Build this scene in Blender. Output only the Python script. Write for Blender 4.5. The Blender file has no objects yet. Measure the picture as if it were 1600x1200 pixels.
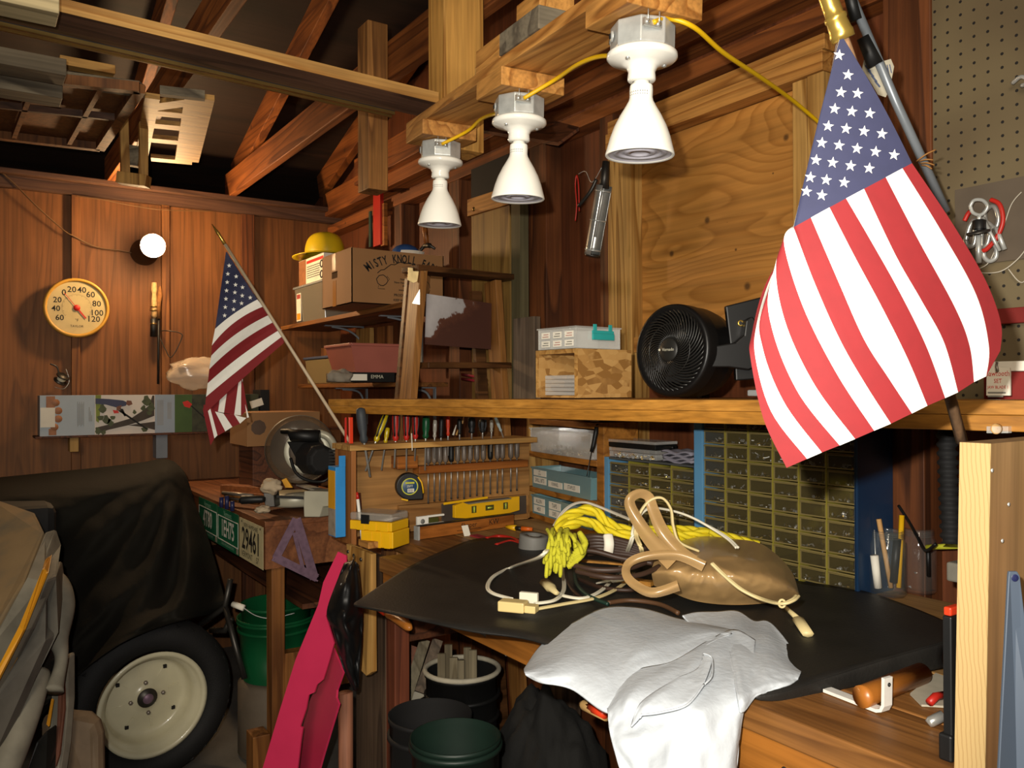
import bpy, bmesh, math, random
from mathutils import Vector, Matrix, Euler
random.seed(7)
PI = math.pi
sc = bpy.context.scene
COL = sc.collection

# ---------------------------------------------------------------- camera, light, exposure
FPX = 1295.0          # focal length in pixels of a 1600 px wide frame
CAMZ = 1.45           # eye height
YAW, PITCH, ROLL = math.radians(33.6), math.atan(8 / 1295), .004
_F0 = Vector((-math.cos(YAW), math.sin(YAW), 0))
_R0 = Vector((math.sin(YAW), math.cos(YAW), 0))
_FW = _F0 * math.cos(PITCH) + Vector((0, 0, math.sin(PITCH)))
_U0 = -_F0 * math.sin(PITCH) + Vector((0, 0, math.cos(PITCH)))
_RT = _R0 * math.cos(ROLL) - _U0 * math.sin(ROLL)
_UP = _U0 * math.cos(ROLL) + _R0 * math.sin(ROLL)
cd = bpy.data.cameras.new('camera')
cam = bpy.data.objects.new('camera', cd)
COL.objects.link(cam)
m = Matrix.Identity(4)
for i in range(3):
    m[i][0], m[i][1], m[i][2] = _RT[i], _UP[i], -_FW[i]
m[2][3] = CAMZ
cam.matrix_world = m
cd.sensor_width = 36
cd.lens = 36 * FPX / 1600
cd.clip_start = .02
sc.camera = cam

sc.view_settings.view_transform = 'Standard'
sc.view_settings.look = 'None'
sc.view_settings.gamma = 1
sc.view_settings.exposure = 0.0
w = bpy.data.worlds.new('garage_air'); sc.world = w
w.use_nodes = True
w.node_tree.nodes['Background'].inputs[0].default_value = (.9, .75, .55, 1)
w.node_tree.nodes['Background'].inputs[1].default_value = .018

def light(name, kind, loc, energy, color, size=.05, spot=None, blend=.3, aim=None):
    l = bpy.data.lights.new(name, kind); l.energy = energy; l.color = color
    if kind == 'AREA': l.size = size
    else: l.shadow_soft_size = size
    o = bpy.data.objects.new(name, l); COL.objects.link(o); o.location = loc
    if spot: l.spot_size = spot; l.spot_blend = blend
    if aim is not None:
        o.rotation_euler = (Vector(aim) - Vector(loc)).to_track_quat('-Z', 'Y').to_euler()
    return o
# the camera's own flash, just above the lens and to its left
_fl = cam.matrix_world @ Vector((-.050, .060, .0))
_aim = cam.matrix_world @ Vector((.10, -.05, -2.0))
light("camera_flash", "SPOT", _fl, 145, (1, .95, .86), .010, math.radians(104), .85, _aim)
# added soft fill from behind the camera, not a lamp of the garage
light('fill_light', 'AREA', (1.0, -1.3, 2.3), 62, (1, .86, .66), 1.1, aim=(-3.0, 1.0, 1.0))

# ---------------------------------------------------------------- pixel of the photograph -> point on a plane of the place
def ray(u, v):
    return _FW + _RT * ((u - 800) / FPX) + _UP * ((600 - v) / FPX)
def P(u, v, x=None, y=None, z=None, d=None):
    r = ray(u, v)
    if x is not None: t = x / r.x
    elif y is not None: t = y / r.y
    elif z is not None: t = (z - CAMZ) / r.z
    else: t = d
    return Vector((0, 0, CAMZ)) + r * t

# ---------------------------------------------------------------- mesh builder
def frame(d, up=None):
    d = Vector(d).normalized()
    u = Vector(up) if up is not None else (Vector((0, 0, 1)) if abs(d.z) < .95 else Vector((1, 0, 0)))
    a = u.cross(d).normalized(); b = d.cross(a).normalized()
    return a, b, d            # a = side, b = up, d = forward
class MB:
    def __init__(s): s.v = []; s.f = []; s.m = []; s.sm = []
    def add(s, vs, fs, mi=0, smooth=False):
        o = len(s.v); s.v += [Vector(p) for p in vs]
        for f in fs:
            s.f.append([i + o for i in f]); s.m.append(mi); s.sm.append(smooth)
        return s
    def box(s, c, size, rot=None, mi=0):
        c = Vector(c); h = Vector(size) / 2
        M = rot if isinstance(rot, Matrix) else (Euler(rot).to_matrix() if rot else Matrix.Identity(3))
        vs = [c + M @ Vector((h.x * a, h.y * b, h.z * d)) for a in (-1, 1) for b in (-1, 1) for d in (-1, 1)]
        return s.add(vs, [(0, 1, 3, 2), (4, 6, 7, 5), (0, 4, 5, 1), (2, 3, 7, 6), (0, 2, 6, 4), (1, 5, 7, 3)], mi)
    def bb(s, lo, hi, mi=0):
        lo = Vector(lo); hi = Vector(hi)
        return s.box((lo + hi) / 2, hi - lo, None, mi)
    def bar(s, a, b, wd, ht, up=None, mi=0):
        a = Vector(a); b = Vector(b); A, B, D = frame(b - a, up)
        M = Matrix((A, B, D)).transposed()
        return s.box((a + b) / 2, (wd, ht, (b - a).length), M, mi)
    def hexa(s, p8, mi=0):       # 4 bottom + 4 top corners, same winding
        return s.add(p8, [(3, 2, 1, 0), (4, 5, 6, 7), (0, 1, 5, 4), (1, 2, 6, 5), (2, 3, 7, 6), (3, 0, 4, 7)], mi)
    def tube(s, pts, r, n=8, mi=0, closed=False, cap=True, smooth=True, flat=1.0):
        pts = [Vector(p) for p in pts]; k = len(pts)
        rs = r if isinstance(r, (list, tuple)) else [r] * k
        vs = []; A = None
        for i, p in enumerate(pts):
            if closed: t = pts[(i + 1) % k] - pts[i - 1]
            else: t = pts[min(i + 1, k - 1)] - pts[max(i - 1, 0)]
            if t.length < 1e-9: t = Vector((0, 0, 1))
            t.normalize()
            if A is None: A, B, _ = frame(t)
            else:
                A = (A - t * A.dot(t))
                A = A.normalized() if A.length > 1e-6 else frame(t)[0]
                B = t.cross(A)
            for j in range(n):
                a = 2 * PI * j / n
                vs.append(p + A * (math.cos(a) * rs[i]) + B * (math.sin(a) * rs[i] * flat))
        fs = []
        for i in range(k if closed else k - 1):
            for j in range(n):
                a, b = i * n + j, i * n + (j + 1) % n
                c, d = ((i + 1) % k) * n + (j + 1) % n, ((i + 1) % k) * n + j
                fs.append((a, b, c, d))
        if cap and not closed:
            fs.append(tuple(range(n))[::-1]); fs.append(tuple((k - 1) * n + j for j in range(n)))
        return s.add(vs, fs, mi, smooth)
    def lathe(s, prof, o=(0, 0, 0), ax=(0, 0, 1), n=32, mi=0, smooth=True, up=None):
        o = Vector(o); A, B, D = frame(ax, up); vs = []
        for (r, h) in prof:
            for j in range(n):
                a = 2 * PI * j / n
                vs.append(o + D * h + (A * math.cos(a) + B * math.sin(a)) * max(r, 1e-5))
        fs = [(i * n + j, i * n + (j + 1) % n, (i + 1) * n + (j + 1) % n, (i + 1) * n + j) for i in range(len(prof) - 1) for j in range(n)]
        return s.add(vs, fs, mi, smooth)
    def prism(s, poly, d, mi=0, smooth=False):     # 3-D polygon pushed by vector d
        poly = [Vector(p) for p in poly]; d = Vector(d); n = len(poly)
        fs = [tuple(range(n))[::-1], tuple(range(n, 2 * n))] + [(i, (i + 1) % n, n + (i + 1) % n, n + i) for i in range(n)]
        return s.add(poly + [p + d for p in poly], fs, mi, smooth)
    def grid(s, fn, nu, nv, mi=0, smooth=True, mfn=None):
        vs = [fn(i / nu, j / nv) for i in range(nu + 1) for j in range(nv + 1)]
        o = len(s.v); s.v += [Vector(p) for p in vs]; W = nv + 1
        for i in range(nu):
            for j in range(nv):
                s.f.append([o + i * W + j, o + (i + 1) * W + j, o + (i + 1) * W + j + 1, o + i * W + j + 1])
                s.m.append(mfn(i, j) if mfn else mi); s.sm.append(smooth)
        return s
    def ball(s, c, r, n=12, mi=0, sx=1, sy=1, sz=1):
        c = Vector(c); k = n // 2; vs = []
        for i in range(k + 1):
            t = PI * i / k
            for j in range(n):
                a = 2 * PI * j / n
                vs.append(c + Vector((r * sx * math.sin(t) * math.cos(a), r * sy * math.sin(t) * math.sin(a), r * sz * math.cos(t))))
        fs = [(i * n + j, (i + 1) * n + j, (i + 1) * n + (j + 1) % n, i * n + (j + 1) % n) for i in range(k) for j in range(n)]
        return s.add(vs, fs, mi, True)
    def text(s, txt, o, right, up, size, ext=.0006, mi=0, align='CENTER', sx=1.0, bold=0):
        cu = bpy.data.curves.new('t', 'FONT'); cu.body = txt; cu.size = size; cu.extrude = 0; cu.align_x = align; cu.align_y = 'CENTER'
        cu.resolution_u = 2; cu.offset = bold * size
        ob = bpy.data.objects.new('t', cu); COL.objects.link(ob)
        dg = bpy.context.evaluated_depsgraph_get(); dg.update()
        me = bpy.data.meshes.new_from_object(ob.evaluated_get(dg))
        R = Vector(right).normalized(); U = Vector(up).normalized(); N = R.cross(U)
        vs = [Vector(o) + R * v.co.x * sx + U * v.co.y + N * ext for v in me.vertices]
        s.add(vs, [tuple(p.vertices) for p in me.polygons], mi)
        bpy.data.objects.remove(ob); bpy.data.curves.remove(cu); bpy.data.meshes.remove(me)
        return s
    def build(s, name, mats, parent=None, bevel=0, subsurf=0, solid=0, weld=False):
        me = bpy.data.meshes.new(name)
        me.from_pydata([tuple(v) for v in s.v], [], s.f)
        mats = mats if isinstance(mats, (list, tuple)) else [mats]
        for mt in mats: me.materials.append(mt)
        me.polygons.foreach_set('material_index', s.m); me.polygons.foreach_set('use_smooth', s.sm)
        if weld or subsurf:
            b = bmesh.new(); b.from_mesh(me); bmesh.ops.remove_doubles(b, verts=b.verts, dist=1e-5); b.to_mesh(me); b.free()
        me.update()
        ob = bpy.data.objects.new(name, me); COL.objects.link(ob)
        if parent is not None:
            ob.parent = parent
            if parent.type == 'EMPTY': ob.matrix_parent_inverse = parent.matrix_basis.inverted()
        if solid:
            md = ob.modifiers.new('solid', 'SOLIDIFY'); md.thickness = solid; md.offset = 0
        if bevel:
            md = ob.modifiers.new('bevel', 'BEVEL'); md.width = bevel; md.segments = 2; md.limit_method = 'ANGLE'; md.angle_limit = .7
        if subsurf:
            md = ob.modifiers.new('sub', 'SUBSURF'); md.levels = subsurf; md.render_levels = subsurf
        return ob
def tag(o, label, cat, group=None, kind=None):
    if label: o['label'] = label
    if cat: o['category'] = cat
    if group: o['group'] = group
    if kind: o['kind'] = kind
    return o
def thing(name, label, cat, loc, group=None):
    o = bpy.data.objects.new(name, None); COL.objects.link(o); o.location = Vector(loc); o.empty_display_size = .05
    return tag(o, label, cat, group)
def struct(o):
    o['kind'] = 'structure'; return o
def kids(o): return [c for c in bpy.data.objects if c.parent == o]
def copy_tree(o, par=None):
    c = o.copy(); COL.objects.link(c)
    if par is not None:
        mi = o.matrix_parent_inverse.copy(); c.parent = par; c.matrix_parent_inverse = mi
    for ch in kids(o): copy_tree(ch, c)
    return c
def dup(o, label=None, loc=None, group=None, rotz=None):
    c = copy_tree(o)
    if loc is not None: c.location = Vector(loc)
    if rotz is not None: c.rotation_euler.z = rotz
    if label: c['label'] = label
    if group: c['group'] = group
    return c
def lerp(a, b, t): return Vector(a) * (1 - t) + Vector(b) * t
def cr(pts, n=8):                # smooth path through points
    pts = [Vector(p) for p in pts]; out = []
    for i in range(len(pts) - 1):
        p0, p1, p2, p3 = pts[max(i - 1, 0)], pts[i], pts[i + 1], pts[min(i + 2, len(pts) - 1)]
        for k in range(n):
            t = k / n
            out.append(.5 * ((2 * p1) + (p2 - p0) * t + (2 * p0 - 5 * p1 + 4 * p2 - p3) * t * t + (3 * p1 - p0 - 3 * p2 + p3) * t ** 3))
    return out + [pts[-1]]
def noise1(x, y=0, z=0):
    from mathutils import noise
    return noise.noise(Vector((x, y, z)))

# ---------------------------------------------------------------- materials
def srgb(h):
    if isinstance(h, str):
        c = [int(h[i:i + 2], 16) / 255 for i in (0, 2, 4)]
        return tuple(x / 12.92 if x <= .04045 else ((x + .055) / 1.055) ** 2.4 for x in c) + (1,)
    return tuple(h)[:3] + (1,)
def new_mat(name):
    mt = bpy.data.materials.new(name); mt.use_nodes = True
    nt = mt.node_tree; b = nt.nodes['Principled BSDF']
    return mt, nt, b
def N(nt, t, **kw):
    n = nt.nodes.new(t)
    for k, v in kw.items(): setattr(n, k, v)
    return n
def ramp(nt, fac, stops):
    r = N(nt, 'ShaderNodeValToRGB'); e = r.color_ramp.elements
    while len(e) < len(stops): e.new(.5)
    for i, (p, c) in enumerate(stops): e[i].position = p; e[i].color = srgb(c)
    nt.links.new(fac, r.inputs[0]); return r.outputs[0]
def plain(name, c, rough=.5, metal=0, var=.25, scale=9, dirt=None, bump=0, spec=.5, coat=0, trans=0, ior=1.45, alpha=1):
    mt, nt, b = new_mat(name); c = srgb(c)
    tc = N(nt, 'ShaderNodeTexCoord'); nz = N(nt, 'ShaderNodeTexNoise'); nz.inputs['Scale'].default_value = scale; nz.inputs['Detail'].default_value = 5
    nt.links.new(tc.outputs['Object'], nz.inputs['Vector'])
    d = srgb(dirt) if dirt else tuple(x * (1 - var) for x in c[:3]) + (1,)
    l = tuple(min(1, x * (1 + var * .4)) for x in c[:3]) + (1,)
    nt.links.new(ramp(nt, nz.outputs['Fac'], [(.3, d), (.55, c), (.75, l)]), b.inputs['Base Color'])
    b.inputs['Roughness'].default_value = rough; b.inputs['Metallic'].default_value = metal
    b.inputs['Specular IOR Level'].default_value = spec; b.inputs['Coat Weight'].default_value = coat
    b.inputs['Transmission Weight'].default_value = trans; b.inputs['IOR'].default_value = ior; b.inputs['Alpha'].default_value = alpha
    if bump:
        bp = N(nt, 'ShaderNodeBump'); bp.inputs['Strength'].default_value = bump; bp.inputs['Distance'].default_value = .004
        n2 = N(nt, 'ShaderNodeTexNoise'); n2.inputs['Scale'].default_value = scale * 12
        nt.links.new(tc.outputs['Object'], n2.inputs['Vector']); nt.links.new(n2.outputs['Fac'], bp.inputs['Height']); nt.links.new(bp.outputs['Normal'], b.inputs['Normal'])
    return mt
def wood(name, light_c, dark_c, axis='x', scale=1.0, rings=9.0, rough=.62, knots=0, knot_c='3a2413', stretch=.07, bands=1.0, stain=None, spec=.35):
    """grain = contour lines of a noise field drawn out along the board"""
    mt, nt, b = new_mat(name)
    tc = N(nt, 'ShaderNodeTexCoord'); mp = N(nt, 'ShaderNodeMapping')
    sv = {'x': (stretch, 1, 1), 'y': (1, stretch, 1), 'z': (1, 1, stretch)}[axis]
    mp.inputs['Scale'].default_value = tuple(k * 7 * scale for k in sv)
    nt.links.new(tc.outputs['Object'], mp.inputs['Vector'])
    nz = N(nt, 'ShaderNodeTexNoise'); nz.inputs['Scale'].default_value = 1.0; nz.inputs['Detail'].default_value = 1.5; nz.inputs['Distortion'].default_value = .3
    nt.links.new(mp.outputs[0], nz.inputs['Vector'])
    mu = N(nt, 'ShaderNodeMath', operation='MULTIPLY'); mu.inputs[1].default_value = rings; nt.links.new(nz.outputs['Fac'], mu.inputs[0])
    fr = N(nt, 'ShaderNodeMath', operation='FRACT'); nt.links.new(mu.outputs[0], fr.inputs[0])
    lc, dc = srgb(light_c), srgb(dark_c)
    mid = tuple(.5 * (lc[i] + dc[i]) for i in range(3)) + (1,)
    late = tuple(lc[i] + (dc[i] - lc[i]) * bands for i in range(3)) + (1,)
    c1 = ramp(nt, fr.outputs[0], [(0, lc), (.55, tuple(.75 * lc[i] + .25 * late[i] for i in range(3)) + (1,)), (.9, late), (1, lc)])
    # fine fibres
    mp2 = N(nt, 'ShaderNodeMapping'); mp2.inputs['Scale'].default_value = tuple((k if k == 1 else .03) * 90 * scale for k in sv)
    nt.links.new(tc.outputs['Object'], mp2.inputs['Vector'])
    n2 = N(nt, 'ShaderNodeTexNoise'); n2.inputs['Scale'].default_value = 1.0; n2.inputs['Detail'].default_value = 3
    nt.links.new(mp2.outputs[0], n2.inputs['Vector'])
    f2 = ramp(nt, n2.outputs['Fac'], [(.3, (.55, .55, .55)), (.65, (1.0, 1.0, 1.0))])
    mx = N(nt, 'ShaderNodeMixRGB', blend_type='MULTIPLY'); mx.inputs[0].default_value = .8
    nt.links.new(c1, mx.inputs[1]); nt.links.new(f2, mx.inputs[2]); out = mx.outputs[0]
    # broad unevenness / stain
    n3 = N(nt, 'ShaderNodeTexNoise'); n3.inputs['Scale'].default_value = 2.6 * scale; n3.inputs['Detail'].default_value = 4
    nt.links.new(tc.outputs['Object'], n3.inputs['Vector'])
    f3 = ramp(nt, n3.outputs['Fac'], [(.32, stain if stain else (.62, .58, .54)), (.6, (1, 1, 1))])
    m3 = N(nt, 'ShaderNodeMixRGB', blend_type='MULTIPLY'); m3.inputs[0].default_value = .8
    nt.links.new(out, m3.inputs[1]); nt.links.new(f3, m3.inputs[2]); out = m3.outputs[0]
    if knots:
        sx = N(nt, 'ShaderNodeSeparateXYZ'); nt.links.new(tc.outputs['Object'], sx.inputs[0])
        sa = N(nt, 'ShaderNodeMath', operation='ADD'); nt.links.new(sx.outputs['X'], sa.inputs[0]); nt.links.new(sx.outputs['Y'], sa.inputs[1])
        mk = N(nt, 'ShaderNodeCombineXYZ'); nt.links.new(sa.outputs[0], mk.inputs[0]); nt.links.new(sx.outputs['Z'], mk.inputs[1])
        vo = N(nt, 'ShaderNodeTexVoronoi', voronoi_dimensions='2D'); vo.inputs['Scale'].default_value = knots * 1.6; nt.links.new(mk.outputs[0], vo.inputs['Vector'])
        sr = N(nt, 'ShaderNodeSeparateColor'); nt.links.new(vo.outputs['Color'], sr.inputs[0]); sp2 = N(nt, 'ShaderNodeMath', operation='POWER'); sp2.inputs[1].default_value = 2.5; nt.links.new(sr.outputs[0], sp2.inputs[0])
        dv = N(nt, 'ShaderNodeMath', operation='DIVIDE'); nt.links.new(vo.outputs['Distance'], dv.inputs[0]); nt.links.new(sp2.outputs[0], dv.inputs[1])
        kf = ramp(nt, dv.outputs[0], [(.06, (.8, .8, .8)), (.15, (0, 0, 0))])
        m4 = N(nt, 'ShaderNodeMixRGB'); nt.links.new(kf, m4.inputs[0]); nt.links.new(out, m4.inputs[1]); m4.inputs[2].default_value = srgb(knot_c); out = m4.outputs[0]
    nt.links.new(out, b.inputs['Base Color'])
    b.inputs['Roughness'].default_value = rough; b.inputs['Specular IOR Level'].default_value = spec
    bp = N(nt, 'ShaderNodeBump'); bp.inputs['Strength'].default_value = .15; bp.inputs['Distance'].default_value = .003
    nt.links.new(n2.outputs['Fac'], bp.inputs['Height']); nt.links.new(bp.outputs['Normal'], b.inputs['Normal'])
    return mt
def plylayers(name, light_c, dark_c, vec, pitch=.0032):      # cut edge of a plywood sheet: thin layers across vec
    mt, nt, b = new_mat(name)
    tc = N(nt, 'ShaderNodeTexCoord'); dt = N(nt, 'ShaderNodeVectorMath', operation='DOT_PRODUCT'); dt.inputs[1].default_value = vec
    nt.links.new(tc.outputs['Object'], dt.inputs[0])
    mu = N(nt, 'ShaderNodeMath', operation='DIVIDE'); mu.inputs[1].default_value = pitch; nt.links.new(dt.outputs['Value'], mu.inputs[0])
    nz = N(nt, 'ShaderNodeTexNoise'); nz.inputs['Scale'].default_value = 30; nt.links.new(tc.outputs['Object'], nz.inputs['Vector'])
    ad = N(nt, 'ShaderNodeMath', operation='ADD'); nt.links.new(mu.outputs[0], ad.inputs[0]); nt.links.new(nz.outputs['Fac'], ad.inputs[1])
    fr = N(nt, 'ShaderNodeMath', operation='FRACT'); nt.links.new(ad.outputs[0], fr.inputs[0])
    nt.links.new(ramp(nt, fr.outputs[0], [(0, light_c), (.6, light_c), (.8, dark_c), (1, light_c)]), b.inputs['Base Color'])
    b.inputs['Roughness'].default_value = .75
    return mt
def emit(name, c, s):
    mt, nt, b = new_mat(name); b.inputs['Base Color'].default_value = srgb(c)
    b.inputs['Emission Color'].default_value = srgb(c); b.inputs['Emission Strength'].default_value = s
    return mt
def osb_mat(name):
    mt, nt, b = new_mat(name); tc = N(nt, 'ShaderNodeTexCoord'); mp = N(nt, 'ShaderNodeMapping'); mp.inputs['Scale'].default_value = (30, 30, 62)
    nt.links.new(tc.outputs['Object'], mp.inputs['Vector'])
    vo = N(nt, 'ShaderNodeTexVoronoi'); vo.inputs['Scale'].default_value = 1; nt.links.new(mp.outputs[0], vo.inputs['Vector'])
    nz = N(nt, 'ShaderNodeTexNoise'); nz.inputs['Scale'].default_value = 40; nt.links.new(tc.outputs['Object'], nz.inputs['Vector'])
    sp = N(nt, 'ShaderNodeSeparateColor'); nt.links.new(vo.outputs['Color'], sp.inputs[0])
    ad = N(nt, 'ShaderNodeMath', operation='ADD'); nt.links.new(sp.outputs[0], ad.inputs[0])
    mu = N(nt, 'ShaderNodeMath', operation='MULTIPLY'); mu.inputs[1].default_value = .4; nt.links.new(nz.outputs['Fac'], mu.inputs[0]); nt.links.new(mu.outputs[0], ad.inputs[1])
    nt.links.new(ramp(nt, ad.outputs[0], [(.1, '80582a'), (.45, 'ac8046'), (.9, 'c0965a'), (1.2, '8e6430')]), b.inputs['Base Color'])
    b.inputs['Roughness'].default_value = .6
    return mt
def glass(name, tint='ffffff', rough=.08, alpha=.25):
    """thin clear plastic or glass: mostly see-through, with a gloss that grows at grazing angles"""
    mt, nt, b = new_mat(name); b.inputs['Base Color'].default_value = srgb(tint); b.inputs['Roughness'].default_value = rough
    tc = N(nt, 'ShaderNodeTexCoord'); nz = N(nt, 'ShaderNodeTexNoise'); nz.inputs['Scale'].default_value = 25; nt.links.new(tc.outputs['Object'], nz.inputs['Vector'])
    bp = N(nt, 'ShaderNodeBump'); bp.inputs['Strength'].default_value = .08; bp.inputs['Distance'].default_value = .003
    nt.links.new(nz.outputs['Fac'], bp.inputs['Height']); nt.links.new(bp.outputs['Normal'], b.inputs['Normal'])
    tr = N(nt, 'ShaderNodeBsdfTransparent'); gl = N(nt, 'ShaderNodeBsdfGlossy'); gl.inputs['Roughness'].default_value = rough; nt.links.new(bp.outputs['Normal'], gl.inputs['Normal'])
    m1 = N(nt, 'ShaderNodeMixShader'); m1.inputs[0].default_value = alpha; nt.links.new(tr.outputs[0], m1.inputs[1]); nt.links.new(b.outputs[0], m1.inputs[2])
    lw = N(nt, 'ShaderNodeLayerWeight'); pw = N(nt, 'ShaderNodeMath', operation='POWER'); pw.inputs[1].default_value = 4; nt.links.new(lw.outputs['Facing'], pw.inputs[0])
    fr = N(nt, 'ShaderNodeMath', operation='MULTIPLY_ADD'); fr.inputs[1].default_value = .5; fr.inputs[2].default_value = .035; nt.links.new(pw.outputs[0], fr.inputs[0])
    m2 = N(nt, 'ShaderNodeMixShader'); nt.links.new(fr.outputs[0], m2.inputs[0]); nt.links.new(m1.outputs[0], m2.inputs[1]); nt.links.new(gl.outputs[0], m2.inputs[2])
    nt.links.new(m2.outputs[0], nt.nodes['Material Output'].inputs['Surface'])
    return mt

M = {}
M['sheath'] = wood('wall_plywood', '88562b', '663e1d', 'z', .8, 9, .6, bands=.6)
M['sheath2'] = wood('wall_plywood_red', '764022', '4a2614', 'z', .8, 8, .6, bands=.5)
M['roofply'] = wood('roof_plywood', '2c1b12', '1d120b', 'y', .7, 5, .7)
M['stud'] = wood('stud_wood', '8e5a2c', '62391a', 'z', 1.2, 6)
M['stud2'] = wood('red_stud_wood', '7a4522', '4c2812', 'z', 1.2, 6)
M['joist'] = wood('joist_wood', '9c5a28', '6a3818', 'x', 1.2, 7, knots=2.2)
M['joisty'] = wood('rail_wood', '6a4a38', '4a3226', 'y', 1.2, 7)
M['pine_x'] = wood('pine_x', 'c98f48', '9a6228', 'x', 1.3, 8, knots=1.6)
M['pine_y'] = wood('pine_y', 'd0a05a', 'a87638', 'y', 1.3, 8)
M['pine_z'] = wood('pine_z', 'c79a55', '8f6228', 'z', 1.3, 8)
M['shelf_wood'] = wood('shelf_edge_wood', 'c88c3c', 'a46c26', 'x', 1.6, 10, .5, bands=.5)
M['panel'] = wood('knotty_plywood', 'c78b42', '9c6426', 'x', .55, 26, .55, knots=4.2, stretch=.28, bands=.62)
M['oldgrey'] = wood('weathered_wood', '857a66', '5a5042', 'y', 1.2, 6, .8)
M['dark_wood'] = wood('dark_wood', '6b3d22', '3f2212', 'x', 1.2, 7)
M['bench'] = wood('worn_bench_wood', '966634', '6a4420', 'x', 1.1, 9, .5, bands=.7, stain=(.55, .46, .38))
M['ply'] = wood('plywood_face', 'b78a52', '94683a', 'z', .7, 5, .7, stain=(.6, .42, .28))
M['concrete'] = plain('concrete', '5a5650', .85, var=.4, scale=4, bump=.3)
M['metal'] = plain('steel', 'c4c4be', .28, .7, .3, 20)
M['galv'] = plain('galvanised', 'c4c6c2', .36, .45, .25, 30)
M['darkmetal'] = plain('dark_steel', '4a4743', .45, .8)
M['black'] = plain('black_plastic', '121212', .5, var=.3)
M['black_matte'] = plain('black_matte', '121111', .75, var=.3)
M['white'] = plain('white_plastic', 'efece2', .35, var=.06)
M['paper'] = plain('white_paper', 'e8e2d2', .8, var=.1)
M['ink'] = plain('black_ink', '14120f', .7, var=.1)
M['yellow'] = plain('yellow_plastic', 'e6b012', .4, var=.12)
M['red'] = plain('red_plastic', 'b3261c', .4, var=.15)
M['green'] = plain('green_plastic', '0c4c2a', .4, var=.2)
M['blue'] = plain('blue_plastic', '2f86c8', .45, var=.15)
M['brass'] = plain('gold_plastic', 'c9a54a', .3, .8, .3)
M['orange'] = plain('orange_plastic', 'd8641a', .4, var=.15)
M['grey'] = plain('grey_plastic', '76746f', .55, var=.2)
M['clear'] = glass('clear_plastic', 'f4f4ee', .12, .28)
M['smoke_clear'] = glass('amber_clear_plastic', 'b9a878', .15, .45)
M['brassrail'] = plain('bronze_rail', 'a88a50', .3, .9)
M['pine_post'] = wood('pine_post_wood', 'cf9a4e', 'a06c2c', 'z', 1.3, 6, stain=(.55, .5, .42))
M['pine_grey'] = wood('pale_grey_pine', 'c9b78c', '9a8a66', 'y', 1.3, 6)
M['strut'] = wood('strut_wood', 'b07a40', '7c5026', 'z', 1.5, 6)
M['yellowcable'] = plain('yellow_cable_jacket', 'd6a90c', .45, var=.1)
M['bench_ply'] = wood('bench_plywood', 'ba9058', '94703e', 'x', .8, 5, .6, stain=(.6, .5, .4))
M['bench_front'] = wood('bench_front_wood', 'b0702c', '7c4818', 'x', 1.1, 7, .5, knots=1.2)
M['leg_grey'] = wood('grey_leg_wood', '64503f', '44352a', 'z', 1.2, 6)
M['leg_red'] = wood('red_leg_wood', '7a4028', '522818', 'z', 1.2, 6)
M['shelf_wood2'] = wood('shelf_lip_wood', 'c08434', '98621e', 'x', 1.6, 10, .5, bands=.5)
M['osb'] = osb_mat('strand_board')
M['teal'] = plain('teal_plastic', '2f9c98', .35, var=.1)
M['redink'] = plain('red_ink', 'a04038', .7)
M['paleink'] = plain('pale_print', 'c8c4b0', .6)
M['fanblack'] = plain('fan_black', '0d0c0c', .42, var=.2)
M['fangrille'] = plain('fan_grille', '1c1b19', .38, var=.2)
M['fanhub'] = plain('fan_hub', '1e1d1a', .5, var=.2)
M['greyclear'] = glass('grey_clear_plastic', 'aab0b0', .2, .6)
M['drawerframe'] = plain('drawer_plastic', '7a6c42', .35, var=.15)
M['drawerclear'] = glass('drawer_window', '5c5238', .12, .26)
M['drawerrail'] = plain('olive_rail', '8a8030', .4, var=.1)
M['brassy'] = plain('brass_hardware', 'c8a860', .35, .8)
M['cabblue'] = plain('cabinet_blue', '5c92b8', .45, var=.08)
M['darkblue'] = plain('dark_blue_paint', '14304e', .4, var=.15)
M['darkgreytop'] = plain('dusty_dark_paint', '4a4c4a', .7, var=.2)
M['smokebox'] = glass('smoked_plastic', '3a3640', .15, .85)
M['greyrag'] = plain('grey_rag', '8b8792', .9, var=.2)
M['cubbywood'] = wood('cubby_wood', 'b5772f', '8a541c', 'x', 1.2, 7, .55)
M['bluebin'] = glass('blue_clear_plastic', '7fa8ae', .2, .62)
M['rackwood'] = wood('rack_wood', 'a66a36', '7a481f', 'z', 1.1, 6)
M['rackply'] = wood('rack_plywood', 'bb8c52', '986a36', 'y', .9, 6, .6, stain=(.6, .5, .4))
M['orangewood'] = wood('orange_wood', 'b06a2c', '864a1a', 'y', 1.4, 6, .45)
M['grip'] = plain('grey_rubber', '34393e', .6)
M['yellowclear'] = plain('yellow_handle', 'b8a018', .25, var=.2)
M['orange_red'] = plain('orange_red_plastic', 'd03a1c', .35, var=.1)
M['clearhandle'] = plain('dull_clear_handle', 'a8a498', .2, var=.2)
M['greyhandle'] = plain('dusty_clear_handle', '6e6258', .35, var=.35, scale=30)
M['paleblue'] = plain('pale_blue_plastic', 'a8b8b8', .35)
M['steelrod'] = plain('dull_steel', '948a80', .35, .6)
M['rawwood'] = plain('raw_wood', 'c99a60', .6)
M['dialblue'] = plain('dial_blue', '2a4a68', .4)
M['lime'] = plain('lime_print', 'c8c83a', .45)
M['limeglass'] = plain('vial_fluid', 'b8c84a', .15)
M['olive'] = plain('dark_olive', '4a4a20', .4)
M['greymetal'] = plain('dull_grey_blade', '5a5048', .5, .5)
M['smokelid'] = glass('hazy_lid', 'b8b0a4', .12, .42)
M['amber'] = plain('amber_print', 'd89a20', .5)
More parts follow.
